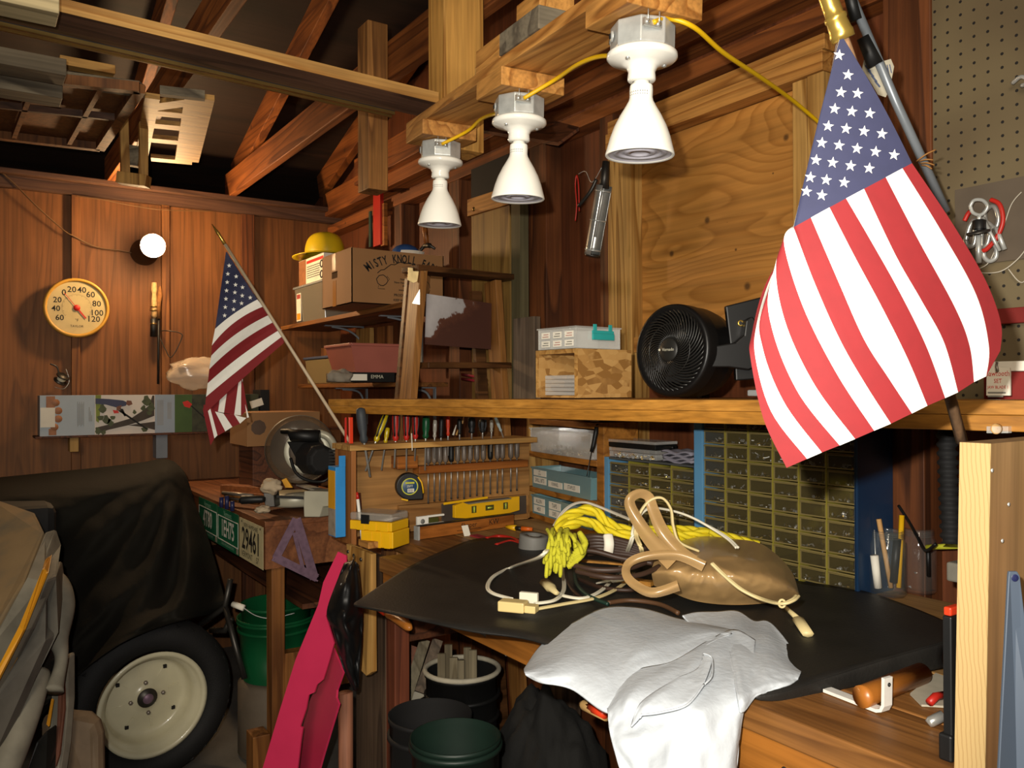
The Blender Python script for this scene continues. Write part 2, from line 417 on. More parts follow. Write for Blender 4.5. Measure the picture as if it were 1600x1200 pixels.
M['dustpaper'] = plain('dusty_print', '9a8c7c', .7, var=.3, scale=40)
M['redcloth'] = plain('red_scrap', 'a02834', .7)
M['flagred'] = plain('flag_red_cloth', '741418', .8, var=.06, scale=60)
M['flagwhite'] = plain('flag_white_cloth', 'dcd9d0', .8, var=.04, scale=60)
M['flagblue'] = plain('flag_blue_cloth', '282a44', .8, var=.08, scale=60)
M['flagstick'] = wood('flag_stick_wood', '8a6a4c', '5c4430', 'z', 2, 6)
M['palestick'] = plain('pale_stick', 'b8a488', .6)
M['brassgold'] = plain('gold_paint', 'd8b45a', .25, .85, .25)
M['rubber'] = plain('black_rubber', '1d1b18', .55, var=.35, scale=14, bump=.15)
M['whitecloth'] = plain('white_cotton', 'bec4ca', .9, var=.09, scale=7, bump=.25)
M['cordwhite'] = plain('white_cord', 'e8e2cc', .4, var=.06)
M['cordcream'] = plain('cream_cord', 'd9c690', .45, var=.08)
M['greycord'] = plain('grey_cord', 'b8b0a0', .5)
M['ivorytan'] = plain('tan_plastic', 'dcc486', .4, var=.06)
M['browncord'] = plain('brown_cord', '3a281e', .5, var=.25)
M['browncord2'] = plain('dull_brown_cord', '5a3e28', .55)
M['greencord'] = plain('green_cord', '1c3a30', .5)
M['ropeyellow'] = plain('yellow_rope_fibre', 'ddc81c', .7, var=.15, scale=40, bump=.3)
M['ropegreen'] = plain('yellow_green_fibre', 'bdb828', .85, var=.18, scale=40, bump=.4)
M['bagplastic'] = glass('tan_bag_film', 'bf9a66', .30, .80)
M['amberrim'] = plain('aged_yellow_rim', 'c8963a', .4, var=.12)
M['creamface'] = plain('aged_cream_face', 'c4b07c', .5, var=.12, scale=14)
M['needle'] = plain('red_needle', 'c8281c', .5, var=.05)
M['bulbglow'] = emit('glowing_bulb', (1.0, .66, .34), 410)
M['darkbakelite'] = plain('dark_bakelite', '3a2212', .5)
M['tancord'] = plain('tan_cord', '6a4c2c', .6)
M['cork'] = plain('cork', 'caa46c', .8, var=.3, scale=60)
M['corkdark'] = plain('dark_cork', '8c5c2c', .8, var=.3, scale=60)
M['cartonside'] = plain('carton_side', '8a8a8c', .6)
M['cartonwhite'] = plain('carton_pale_blue', 'a9b4bc', .55, var=.06)
M['cartonblue'] = plain('carton_blue_grey', '93a0ae', .55, var=.06)
M['photosky'] = plain('print_sky', 'd8cfc4', .55, var=.06)
M['photogreen'] = plain('print_lawn', '3f5a26', .55, var=.2)
M['photodark'] = plain('print_garden', '3a3c26', .55, var=.5, scale=30)
M['photolime'] = plain('print_lime', '7d8a2c', .55, var=.2)
M['photobark'] = plain('print_bark', '3f3327', .55, var=.3, scale=30)
M['photoleaf'] = plain('print_leaf', '4a5230', .55, var=.3, scale=40)
M['photojean'] = plain('print_denim', '3b3f5c', .55, var=.2)
M['photoskin'] = plain('print_skin', '7a4a34', .55)
M['brickprint'] = plain('brown_print', 'a06a44', .55, var=.25, scale=40)
M['greypaint'] = plain('grey_paint', '7d8288', .5, var=.15)
M['pinkfilm'] = glass('pinkish_film', 'd6c4ae', .22, .50)
M['shelfplank'] = wood('shelf_plank_wood', '9a6430', '6a401c', 'x', 1.2, 6)
M['cardboard'] = plain('cardboard', '9a6f45', .8, var=.08, scale=5)
M['tapeglossy'] = plain('glossy_tape', 'a8743c', .12, var=.1)
M['tubgrey'] = glass('grey_tub_plastic', '8a8678', .2, .75)
M['hatyellow'] = plain('hard_hat_yellow', 'd2b41c', .35, var=.1)
M['blueclothcap'] = plain('blue_cap_cloth', '24467c', .8)
M['hazytub'] = glass('hazy_tub_plastic', '9a8a62', .25, .8)
M['slateblue'] = plain('slate_blue_lid', '4c5670', .5)
M['pinkbin'] = plain('pink_plastic', 'a05a4c', .5, var=.1)
M['greyrag2'] = plain('pale_rag', '9a9080', .9, var=.2)
M['ladderwood'] = wood('ladder_wood', 'a8743c', '7a4c20', 'z', 1.3, 6, .5)
M['ladderdark'] = wood('ladder_step_wood', '6a4424', '42280f', 'y', 1.3, 6, .5)
M['pewter'] = plain('dull_zinc', 'a89468', .5, .7, .3, 40)
M['greenply'] = wood('greenish_plywood', 'a07c40', '78582a', 'z', .9, 6, .6)
M['greygreen'] = wood('grey_green_wood', '6c6446', '4c4632', 'z', 1, 5, .7)
M['oldgreyz'] = wood('weathered_board', '7c6a58', '54483c', 'z', 1.2, 6, .8)
def paint_sheet():
    mt, nt, b = new_mat('flaking_paint'); tc = N(nt, 'ShaderNodeTexCoord'); nz = N(nt, 'ShaderNodeTexNoise'); nz.inputs['Scale'].default_value = 9; nz.inputs['Detail'].default_value = 8; nz.inputs['Roughness'].default_value = .6
    nt.links.new(tc.outputs['Object'], nz.inputs['Vector'])
    sp = N(nt, 'ShaderNodeSeparateXYZ'); nt.links.new(tc.outputs['Object'], sp.inputs[0])
    dt = N(nt, 'ShaderNodeVectorMath', operation='DOT_PRODUCT'); dt.inputs[1].default_value = (0, -1.7, 2.4); nt.links.new(tc.outputs['Object'], dt.inputs[0])
    s1 = N(nt, 'ShaderNodeMath', operation='MULTIPLY_ADD'); s1.inputs[1].default_value = 1.0; s1.inputs[2].default_value = -1.508; nt.links.new(dt.outputs['Value'], s1.inputs[0])
    s = N(nt, 'ShaderNodeMath', operation='MULTIPLY_ADD'); s.inputs[1].default_value = 1.1; nt.links.new(nz.outputs['Fac'], s.inputs[0]); nt.links.new(s1.outputs[0], s.inputs[2])
    nt.links.new(ramp(nt, s.outputs[0], [(.40, '4a2a20'), (.52, '5c3626'), (.56, 'a8a4a4'), (.9, 'bcb8b8')]), b.inputs['Base Color']); b.inputs['Roughness'].default_value = .6
    return mt
M['paintsheet'] = paint_sheet()
M['tablered'] = wood('reddish_table_plywood', '96603a', '744628', 'x', .9, 6, .55, stain=(.6, .5, .45))
M['tablered2'] = wood('reddish_board', '9c5c32', '6e3c1e', 'x', 1.2, 6, .55)
M['legorange'] = wood('orange_leg_wood', '9a6430', '6a3e18', 'z', 1.2, 6, .55)
M['platecream'] = plain('cream_plate', 'cdbf94', .45, var=.15, scale=30)
M['plategreen'] = plain('green_plate', '1c6a48', .4, var=.12)
M['palegreen'] = plain('pale_green_print', '9cc8ac', .5)
M['squaregrey'] = plain('purple_grey_metal', '82687a', .5, .4, var=.25, scale=60)
M['sawgrey'] = plain('saw_casting', 'b0ac98', .4, .2, var=.15)
M['guardsmoke'] = glass('smoked_guard', '6c5a46', .12, .35)
M['glovebeige'] = plain('beige_glove', 'b8a68a', .9, var=.2)
M['deepblue'] = plain('dark_blue_plastic', '20244a', .4)
M['darkprint'] = plain('dark_print', '5a4638', .8)
M['tirerubber'] = plain('tire_rubber', '111010', .75, var=.3, scale=20, bump=.3)
M['rimcream'] = plain('cream_rim_paint', 'c9c2a4', .28, var=.10, scale=12, coat=.3)
M['tarp'] = plain('black_tarpaulin', '171510', .85, var=.2, scale=6, bump=.2, spec=.2)
M['dusttan'] = plain('dusty_tan_top', '8a7250', .85, var=.25, scale=10, dirt='6e6350')
M['dustgrey'] = plain('dusty_grey_plastic', '7d786a', .75, var=.35, scale=12)
M['dustdark'] = plain('dusty_dark_plastic', '5a564e', .7, var=.35, scale=12)
M['glossblack'] = plain('glossy_black_plastic', '20201e', .22, var=.4, scale=14)
M['stripeyellow'] = plain('yellow_stripe', 'd09020', .45, var=.12)
M['stripeyellow2'] = plain('amber_block', 'b88a3c', .5, var=.2)
M['dustbrown'] = plain('dusty_brown_plastic', '64523e', .7, var=.3, scale=12)
M['dustbrown2'] = plain('rusty_brown', '5c3626', .7, var=.3, scale=20)
def peg_mat():
    mt, nt, b = new_mat('pegboard_face'); tc = N(nt, 'ShaderNodeTexCoord'); sp = N(nt, 'ShaderNodeSeparateXYZ'); nt.links.new(tc.outputs['Object'], sp.inputs[0])
    cb = N(nt, 'ShaderNodeCombineXYZ'); nt.links.new(sp.outputs['X'], cb.inputs[0]); nt.links.new(sp.outputs['Z'], cb.inputs[1])
    md = N(nt, 'ShaderNodeVectorMath', operation='MODULO'); ad = N(nt, 'ShaderNodeVectorMath', operation='ADD'); ad.inputs[1].default_value = (50 * .0268, 50 * .0268, 0)
    nt.links.new(cb.outputs[0], ad.inputs[0]); nt.links.new(ad.outputs[0], md.inputs[0]); md.inputs[1].default_value = (.0268, .0268, 1)
    sb = N(nt, 'ShaderNodeVectorMath', operation='SUBTRACT'); sb.inputs[1].default_value = (.0134, .0134, 0); nt.links.new(md.outputs[0], sb.inputs[0])
    ln = N(nt, 'ShaderNodeVectorMath', operation='LENGTH'); nt.links.new(sb.outputs[0], ln.inputs[0])
    lt = N(nt, 'ShaderNodeMath', operation='LESS_THAN'); lt.inputs[1].default_value = .0031; nt.links.new(ln.outputs['Value'], lt.inputs[0])
    nz = N(nt, 'ShaderNodeTexNoise'); nz.inputs['Scale'].default_value = 3; nt.links.new(tc.outputs['Object'], nz.inputs['Vector'])
    r = ramp(nt, nz.outputs['Fac'], [(.3, '564732'), (.55, '6b5d42'), (.7, '70654a')])
    mx = N(nt, 'ShaderNodeMixRGB'); nt.links.new(lt.outputs[0], mx.inputs[0]); nt.links.new(r, mx.inputs[1]); mx.inputs[2].default_value = (.008, .006, .005, 1)
    nt.links.new(mx.outputs[0], b.inputs['Base Color']); b.inputs['Roughness'].default_value = .6
    return mt
M['pegboard'] = peg_mat()
M['greybrown'] = plain('dull_card', '5c5042', .7, var=.2)
M['redpaint'] = plain('dull_red_paint', '7c2420', .5, var=.2)
M['polegrey'] = plain('grey_pole_paint', '7c8288', .35, .3)
M['dustpaper2'] = plain('worn_paper', 'b0a894', .8, var=.15, scale=30)
M['twine'] = plain('brown_twine', '9a6a34', .9)
M['plyface'] = wood('plywood_board_face', 'a27f54', '866840', 'z', .7, 4, .7, bands=.6, stain=(.66, .48, .38))
M['plyedge'] = plylayers('plywood_edge', 'b49764', 'a08050', (1, 0, .05), .0052)
M['palebluestrip'] = plain('pale_blue_plastic_strip', '485260', .45, var=.05)
M['jarglass'] = glass('jar_glass', 'a8b0ac', .03, .05)
M['whitepaint'] = plain('white_paint', 'dcd8d0', .35, var=.12, scale=30)
M['rollerwood'] = plain('varnished_wood', 'b06c2a', .35, var=.2)
M['blackfilm'] = plain('black_film', '0e0e0f', .5, var=.2)
M['redsheet'] = plain('pinkish_red_plastic', 'c42e54', .38, var=.08)
M['beigeslat'] = wood('beige_slat', '8a7e64', '6a5e46', 'z', 1.2, 5, .7)
M['pinkwood'] = wood('pinkish_plank', 'a06a50', '7c4a34', 'z', 1.2, 5, .7)
M['darkgreen'] = plain('dark_green_plastic', '14261e', .5, var=.2)
M['darkcanvas'] = plain('dark_canvas', '141311', .9, var=.3, bump=.3)
M['ivorytan2'] = plain('tan_wood_handle', 'b8925c', .5)
M['eave'] = plain('eave_shade_dark', '20150e', .9)
# ================================================================ the setting
XL, YM = -4.80, 1.93           # left wall plane, long wall plane
def S(mb, name, mat, **k): return struct(mb.build(name, mat, **k))
S(MB().bb((-5.4, -3.2, -.1), (2.2, 2.6, 0)), 'floor', M['concrete'])
S(MB().bb((XL - .08, -3.2, 0), (XL, YM, 2.50)), 'wall_left', M['sheath'])
S(MB().bb((-5.4, YM, 0), (2.2, YM + .08, 4.4)), 'wall_back', M['sheath2'])
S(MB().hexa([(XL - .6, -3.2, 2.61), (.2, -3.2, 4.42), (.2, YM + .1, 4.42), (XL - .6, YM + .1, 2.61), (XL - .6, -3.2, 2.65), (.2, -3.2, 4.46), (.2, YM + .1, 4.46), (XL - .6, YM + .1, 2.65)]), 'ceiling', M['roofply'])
S(MB().bb((XL - .62, -3.2, 2.3), (XL - .58, YM, 2.62)), 'wall_eave', M['eave'])  # dark sheet closing the eave gap, its shade put into the colour
ti = [0]
def trim(mb, mat, **k):
    ti[0] += 1
    return S(mb, 'trim_%d' % ti[0], mat, **k)
def slab_y(u0, u1, v0, v1, y, t=.02):        # upright board parallel to the long wall, front face at y
    um, vm = (u0 + u1) / 2, (v0 + v1) / 2
    a, b, c, d = P(u0, vm, y=y), P(u1, vm, y=y), P(um, v0, y=y), P(um, v1, y=y)
    return MB().bb((min(a.x, b.x), y, min(c.z, d.z)), (max(a.x, b.x), y + t, max(c.z, d.z)))
def slab_x(u0, u1, v0, v1, x, t=.02):        # upright board parallel to the left wall, face at x, thickness behind it
    um, vm = (u0 + u1) / 2, (v0 + v1) / 2
    a, b, c, d = P(u0, vm, x=x), P(u1, vm, x=x), P(um, v0, x=x), P(um, v1, x=x)
    return MB().bb((x - t, min(a.y, b.y), min(c.z, d.z)), (x, max(a.y, b.y), max(c.z, d.z)))
# studs of the left wall
zp0, zp1 = P(180, 311, x=XL + .04).z, P(80, 270, x=XL + .09).z
for u in (-330, 118.5, 259):
    y = P(u, 400, x=XL + .03).y
    trim(MB().bb((XL, y - .02, 0), (XL + .03, y + .02, zp0)), M['stud'], bevel=.002)
trim(MB().bb((XL, P(381, 400, x=XL + .03).y - .01, 0), (XL + .03, P(381, 400, x=XL + .03).y + .06, zp0)), M['stud2'], bevel=.002)
trim(MB().bb((XL, -3, zp0), (XL + .04, YM, zp0 + .06)), M['joisty'], bevel=.002)
trim(MB().bb((XL, -3, zp0 + .06), (XL + .09, YM, zp1)), M['joisty'], bevel=.002)
# long wall: plates, studs
zq = P(800, 205, y=1.85).z
trim(MB().bb((XL, YM - .08, zq - .10), (1.6, YM, zq - .05)), M['joist'], bevel=.002)
trim(MB().bb((XL, YM - .11, zq), (1.6, YM, zq + .14)), M['joist'], bevel=.002)
for u0, u1 in ((612, 626), (700, 716), (826, 852), (936, 958), (1380, 1440)):
    a, b = P(u0, 420, y=1.85).x, P(u1, 420, y=1.85).x
    trim(MB().bb((a, 1.855, 0), (b, YM, zq - .051 if u0 < 1300 else zq)), M['stud2'], bevel=.002)
# ceiling joists running from the left wall out over the bench
JZ = 2.535
for y in (.645, 1.262):
    trim(MB().bb((XL, y - .019, JZ), (.9, y + .019, JZ + .135)), M['joist'], bevel=.003)
# rafters under the roof, and one cross piece
for y in (-.8, .0, .72, 1.33, 1.85):
    a, b = Vector((XL - .1, y, 2.70)), Vector((.15, y, 4.33))
    trim(MB().bar(a, b, .045, .14), M['joist'], bevel=.003)
trim(MB().bb((-4.2, YM - .16, JZ + .02), (.9, YM - .11, JZ + .16)), M['joist'], bevel=.003)
# boarded-up window: frame studs, head, sill
WX0, WX1 = P(993, 400, y=1.87).x, P(1246, 250, y=1.87).x
zt, zb = P(1000, 222, y=1.87).z, P(1000, 527, y=1.87).z
wf = MB()
wf.bb((P(957, 400, y=1.87).x, 1.85, 1.0), (WX0, YM, zt))
wf.bb((WX1, 1.85, 1.0), (WX1 + .045, YM, zt)).bb((WX1 + .05, 1.845, 1.0), (WX1 + .10, YM, zt))
wh = MB()
wh.bb((P(957, 400, y=1.87).x, 1.84, zt + .002), (WX1 + .10, YM, zt + .055))
wh.bb((P(957, 400, y=1.87).x, 1.85, zt + .06), (WX1 + .10, YM, zt + .10))
wh.bb((WX0, 1.86, zb - .05), (WX1, YM, zb))
win = struct(wf.build('window_1', M['pine_z'], bevel=.002)); wh.build('head_and_sill', M['pine_x'], win, bevel=.002)
pn = MB().bb((WX0, 1.90, zb), (WX1, 1.915, zt)).build('plywood_infill', M['panel'], win)
# pegboard lining at the near end of the long wall
# ================================================================ overhead timber and lamps
# flat board crossing under the joists, with a thin metal rail at its far edge
t = thing('cross_board', 'long flat board crossing overhead, its near edge coloured pale as if lit', 'board', (-2.03, .5, 2.224))
def tb(x0, x1, y0, y1, z0, z1):      # the board is a little higher at its far left end
    k = lambda y: .026 * (1.075 - y)
    return MB().hexa([(x, y, z0 + k(y)) for x, y in ((x0, y0), (x1, y0), (x1, y1), (x0, y1))] + [(x, y, z1 + k(y)) for x, y in ((x0, y0), (x1, y0), (x1, y1), (x0, y1))])
tb(-2.085, -1.963, -1.6, 1.07, 2.220, 2.249).build('plank', M['joisty'], t)
tb(-1.9629, -1.9609, -1.6, 1.07, 2.220, 2.249).build('pale_edge', M['pine_y'], t)  # lit near face painted paler than the shaded plank
r = tb(-2.094, -2.0855, -1.6, 1.0, 2.210, 2.218).build('rail', M['brassrail'], t); tb(-2.113, -2.106, -1.6, 1.0, 2.208, 2.214).build('rail', M['brassrail'], t); tb(-2.113, -2.0855, -1.6, 1.0, 2.2185, 2.2215).build('rail', M['darkmetal'], t)
r['label'] = 'thin shiny metal rail'
# post from the roof down to the lamp board
px0, px1 = P(664, 100, y=1.13).x, P(735, 100, y=1.13).x
o = MB().bb((-2.03, 1.075, 2.10), (-1.94, 1.20, 3.60)).build('hanging_post', M['pine_post'], bevel=.003)
tag(o, 'thick pale wooden post hanging from the roof down to the lamp board', 'post')
# board carrying the lamps
L = [P(697, 255, d=2.2), P(820, 190, d=1.80), P(1003, 84, d=1.39)]
L = [Vector((-1.925, 1.055, 2.055)), Vector((-1.48, 1.005, 2.032)), Vector((-1.033, .951, 2.012))]
dirb = (L[2] - L[0]).normalized(); upb = Vector((0, 0, 1)); upb = (upb - dirb * upb.dot(dirb)).normalized(); sd = upb.cross(dirb)   # sd points away from the camera? kept as board's side
BH = .085    # underside of the board above the flange centre
t = thing('lamp_board', 'long pine board overhead carrying three white lamps on blocks', 'board', L[1])
a, b = L[0] - dirb * .09 + upb * (BH + .012), L[2] + dirb * .75 + upb * (BH + .012)
MB().bar(a, b, .13, .024, upb).build('plank', M['pine_x'], t, bevel=.001)
Mx = Matrix((dirb, sd, upb)).transposed()
for i, p in enumerate(L):
    MB().box(p + upb * (BH - .019), (.125, .15, .038), Mx).build('block', M['pine_x'], t, bevel=.002)
for f, s_, hh in ((.50, (.10, .075, .05), .05), (.56, (.13, .08, .05), .10)):
    pass
# blocks lying on top of the board
for k, (f, sx, sy, sz, h, m_) in enumerate(((.385, .045, .06, .03, 0, 'pine_y'), (.47, .12, .09, .05, 0, 'pine_x'), (.64, .17, .10, .045, .0, 'oldgrey'))):
    p = L[0] + (L[2] - L[0]) * f + upb * (BH + .024 + sz / 2 + h) + sd * (-.02)
    o = MB().box(p, (sx, sy, sz), Mx).build('wood_block', M[m_], bevel=.002)
    tag(o, ['small pale wood chip on the lamp board beside the post', 'pale pine block on the lamp board above the middle lamp', 'weathered grey block on the lamp board near the big lamp'][k], 'wood block', 'blocks on the lamp board')
o = MB().box(L[0] + (L[2] - L[0]) * .62 + upb * (BH + .024 + .045 + .03) + sd * .0, (.10, .08, .055), Mx).build('wood_block', M['pine_x'], bevel=.002)
tag(o, 'pale block topmost of the pile on the lamp board', 'wood block', 'blocks on the lamp board')
# lamp holders
def make_lamp(p, label):
    t = thing('lamp_fixture', label, 'lamp', p, 'reflector lamps on the overhead board')
    bx = MB()
    bx.lathe([(.0, .045), (.052, .045), (.054, .043), (.054, .004), (.05, .0)], p, upb, 8, smooth=False)
    b_ = bx.build('junction_box', M['galv'], t, bevel=.0015)
    kn = MB()
    for a_ in (-2.5, -2.05):
        dv = Vector((math.cos(a_), math.sin(a_), 0)); c = p + dv * .0515 + upb * .026
        kn.lathe([(.0005, .003), (.0085, .003), (.0095, .0)], c, dv, 14); 
        kn.box(c + dv * .003, (.004, .004, .008), mi=1)
    kn.build('knockout', [M['galv'], M['ink']], b_)
    cl = MB(); c = p + (-sd * .02 + dirb * .054) + upb * .028
    for s_ in (-.011, .011):
        cl.lathe([(.0045, 0), (.0045, .004), (.001, .005)], c + (-sd) * s_, dirb, 8)
        cl.tube([c + (-sd) * s_ + dirb * .004, c + (-sd) * s_ + dirb * .004 + upb * .02], .0012, 6)
    cl.box(c, (.006, .034, .012), Mx)
    cl.build('cable_clamp', M['metal'], b_)
    h = MB().lathe([(.048, .001), (.0565, .0), (.059, -.003), (.059, -.009), (.055, -.0125), (.036, -.018), (.026, -.024), (.0225, -.032), (.0235, -.040), (.0235, -.045), (.0205, -.0475), (.015, -.0475)], p, upb, 40).build('porcelain_holder', M['porcelain'], t)
    for s_ in (-1, 1): MB().lathe([(.0045, 0), (.004, -.003), (.0005, -.004)], p + sd * .037 * s_ + dirb * .012 + upb * -.0165, upb, 10).build('screw', M['metal'], h)
    bl = MB().lathe([(.0135, -.043), (.0138, -.0525), (.0185, -.0535), (.0190, -.055), (.0195, -.062), (.0193, -.074), (.021, -.080), (.026, -.089), (.035, -.104), (.044, -.122), (.0505, -.140), (.0545, -.155), (.0575, -.166), (.058, -.1695), (.0565, -.171), (.053, -.1685)], p, upb, 48).build('reflector_bulb', M['bulbwhite'], t)
    ln = MB().lathe([(.0535, -.1688), (.050, -.1668), (.044, -.1655), (.0435, -.167), (.036, -.166), (.0355, -.164), (.026, -.1635), (.0255, -.166), (.016, -.167), (.0155, -.1645), (.0004, -.164)], p, upb, 48).build('lens', M['lens'], bl)
    tx = MB()
    for k in range(9):           # fine print around the neck
        a_ = -2.9 + k * .2; dv = (dirb * math.cos(a_ + 1.2) + sd * math.sin(a_ + 1.2) ); 
        tx.box(p + dv * .0196 + upb * -.067, (.0012, .0012, .0022), Mx); tx.box(p + dv * .0196 + upb * -.0715, (.0012, .0012, .0016), Mx)
    tx.build('printing', M['greyink'], bl)
    return t
M['porcelain'] = plain('porcelain', 'e9e6dc', .15, var=.05)
M['bulbwhite'] = plain('bulb_enamel', 'f4f1e6', .45, var=.03)
M['lens'] = plain('bulb_lens', 'b4b0b8', .25, .0, var=.15, scale=60)
M['greyink'] = plain('grey_ink', '8a8880', .7)
make_lamp(L[0], 'white reflector lamp hanging farthest away, beside the post')
make_lamp(L[1], 'white reflector lamp in the middle of the overhead board')
make_lamp(L[2], 'largest white reflector lamp, nearest on the overhead board')
# yellow cables
def cable(name, pts, r, mat, label, cat='cable', group=None, flat=1):
    o = MB().tube(cr(pts, 8), r, 10, flat=flat).build(name, mat); return tag(o, label, cat, group)
g = 'yellow cables between the lamps'
ck = lambda p: p + dirb * .058 - sd * .02 + upb * .028
cable('yellow_cable', [ck(L[0]), P(730, 205, d=2.1), P(752, 186, d=2.03), P(776, 178, d=1.9), L[1] - dirb * .05 + upb * .02], .0042, M['yellowcable'], 'yellow cable linking the far lamp to the middle lamp', 'cable', g)
cable('yellow_cable', [ck(L[1]), P(868, 124, d=1.70), P(904, 100, d=1.60), P(938, 88, d=1.52), L[2] - dirb * .05 + upb * .01], .0042, M['yellowcable'], 'yellow cable linking the middle lamp to the nearest lamp', 'cable', g)
cable('yellow_cable', [ck(L[2]), P(1046, 29, d=1.36), P(1085, 43, d=1.37), P(1130, 82, d=1.45), P(1190, 122, d=1.6), P(1240, 158, d=1.75), P(1290, 200, d=1.85), P(1330, 232, d=1.9)], .0042, M['yellowcable'], 'yellow cable running from the nearest lamp down behind the large flag', 'cable', g)
# short upright strapping between joist and rafter
o = MB().bb((-2.72, 1.16, 2.14), (-2.63, 1.235, 2.72)).build('hanger_strut', M['strut'], bevel=.003)
o.rotation_euler = (0, 0, 0)
tag(o, 'short upright timber strut nailed to the joist behind the cross board', 'strut')
# hanger of two battens and a foot block
t = thing('batten_hanger', 'hanging bracket of two thin battens joined by a block, under the joist', 'bracket', P(210, 280, d=3.3))
a0, a1 = P(193, 186, d=3.3), P(196, 282, d=3.3); b0, b1 = P(224, 192, d=3.3), P(224, 286, d=3.3)
for p, q in ((a0, a1), (b0, b1)): MB().bar(p, q, .032, .03, (1, 0, 0)).build('batten', M['pine_z'], t, bevel=.001)
MB().bar(P(186, 278, d=3.27), P(232, 284, d=3.27), .05, .045, (0, 0, 1)).build('foot_block', M['pine_z'], t, bevel=.002)
MB().bar(P(200, 243, d=3.32), P(220, 246, d=3.32), .04, .08, (0, 0, 1)).build('spacer', M['oldgrey'], t, bevel=.002)
# slatted frames and lumber stored on the joists
def pp(u, v, z): return P(u, v, z=z)
ZS = 2.44
t = thing('stored_sash', 'flat wooden window sash stored on the joists, thin bars across it', 'window sash', (-3.6, 0, ZS))
c = [pp(-40, 112, ZS), pp(218, 138, ZS), pp(156, 230, ZS), pp(-60, 205, ZS)]
fb = MB()
for i in range(4): fb.bar(c[i], c[(i + 1) % 4], .034, .03)
fb.build('sash_frame', M['stud'], t)
for f in (.36, .76):
    MB().bar(lerp(c[0], c[1], f), lerp(c[3], c[2], f), .016, .024).build('bar', M['stud'], t)
MB().bar(lerp(c[0], c[3], .45), lerp(c[1], c[2], .45), .016, .024).build('bar', M['joisty'], t)
pan = MB().add([c[0] + Vector((0, 0, .02)), c[1] + Vector((0, 0, .02)), c[2] + Vector((0, 0, .02)), c[3] + Vector((0, 0, .02))], [(0, 1, 2, 3)]).build('panel', M['sheath'], t, solid=.004)
t = thing('slatted_rack', 'small pale slatted wooden rack lying flat across the joists', 'rack', (-3.2, .5, ZS + .1))
Z2 = 2.50
q = lambda u, v: pp(u, v, Z2)
e = MB()
for A, B in (((256, 142), (318, 152)), ((318, 152), (300, 250)), ((300, 250), (228, 243))): pass
MB().bar(q(312, 150), q(292, 249), .10, .02).build('side_rail', M['pine_y'], t)
MB().bar(q(238, 150), q(222, 240), .05, .02).build('side_rail', M['pine_y'], t)
for v0 in (147, 170, 190, 213, 243):
    MB().bar(q(236, v0 + 18 if v0 < 160 else v0 + 3), q(300, v0 + 9), .062, .018).build('slat', M['pine_y'], t)
MB().bar(q(250, 142), q(320, 150), .03, .03).build('blue_edge', M['oldgrey'], t)
# lumber stacked overhead at the left
ZB = 2.25
lum = [((-60, 8), (93, 30), -1.86, 'pine_y', .055, 'pale sawn timber end stacked on the cross board', ZB + .03)]
q_ = P(93, 21, d=1.60); o = MB().bb((q_.x - .075, -1.2, q_.z), (q_.x, q_.y, q_.z + .06)).build('timber', M['pine_grey'], bevel=.002)
tag(o, 'pale sawn timber lying on the cross board at the upper left', 'timber', 'timbers stored overhead')  # flat black rectangle in front of the long wall
for k, (u1, v0, v1, d, lab) in enumerate(((104, 92, 118, 2.45, 'grey weathered timber stored behind the cross board, its end showing'), (98, 128, 154, 2.6, 'lower grey weathered timber under the one with the ragged end'))):
    p = P(u1, (v0 + v1) / 2, d=d); hh = (v1 - v0) * d / FPX
    o = MB().bb((p.x - .10, -1.5, p.z - hh / 2), (p.x, p.y, p.z + hh / 2)).build('timber', M['oldgrey'], bevel=.002)
    tag(o, lab, 'timber', 'timbers stored overhead')
o = MB().bar(P(92, 96, d=2.75), P(178, 112, d=2.85), .05, .03).build('timber', M['pine_y'], bevel=.002)
tag(o, 'short pale offcut lying behind the cross board near the bracket', 'timber', 'timbers stored overhead')
o = MB().bar(P(60, 118, d=2.75), P(222, 140, d=2.75), .05, .04).build('timber', M['oldgrey'], bevel=.002)
tag(o, 'thin grey batten across the joists above the stored sash', 'timber', 'timbers stored overhead')
# plywood shelf piece under the top plate, right of the middle lamp
o = MB().hexa([P(742, 160, y=1.86), P(905, 204, y=1.78), P(872, 228, y=1.70), P(735, 205, y=1.7)] + [p + Vector((0, 0, .012)) for p in (P(742, 160, y=1.86), P(905, 204, y=1.78), P(872, 228, y=1.70), P(735, 205, y=1.7))]).build('corner_shelf', M['dark_wood'])
tag(o, 'small dark corner shelf board under the top plate behind the middle lamp', 'shelf')
# ================================================================ workbench, hanging shelf, cabinets, tool rack
BZ = .97                       # bench top
BX0, BX1 = -2.52, .55
t = thing('workbench', 'long worn wooden workbench along the wall, planks scarred at the near end', 'workbench', (-1.2, 1.4, 0))
for k, (y0, y1) in enumerate(((1.0, 1.165), (1.168, 1.36), (1.363, 1.56), (1.563, 1.84))):
    MB().bb((BX0 if k else -2.2, y0, BZ - .042), (BX1, y1, BZ)).build('plank', M['bench'] if k < 2 else M['bench_ply'], t, bevel=.003)
MB().bb((-2.2, 1.012, BZ - .115), (BX1, 1.05, BZ - .0421)).build('front_rail', M['bench_front'], t, bevel=.002)
MB().bb((-2.345, 1.125, .675), (-2.30, 1.70, .76)).build('end_rail', M['dark_wood'], t, bevel=.002)
LXa, LXb, LXc = P(556, 1080, y=1.071).x, P(603, 1080, y=1.071).x, P(617, 1080, y=1.071).x
for x in (0, 2.75):
    MB().bb((LXa + x, 1.071, 0), (LXb + x - .001, 1.11, BZ - .0421)).build('leg', M['leg_grey'], t, bevel=.003)
    MB().bb((LXb + x, 1.071, 0), (LXc + x, 1.12, BZ - .0421)).build('leg', M['leg_red'], t, bevel=.003)
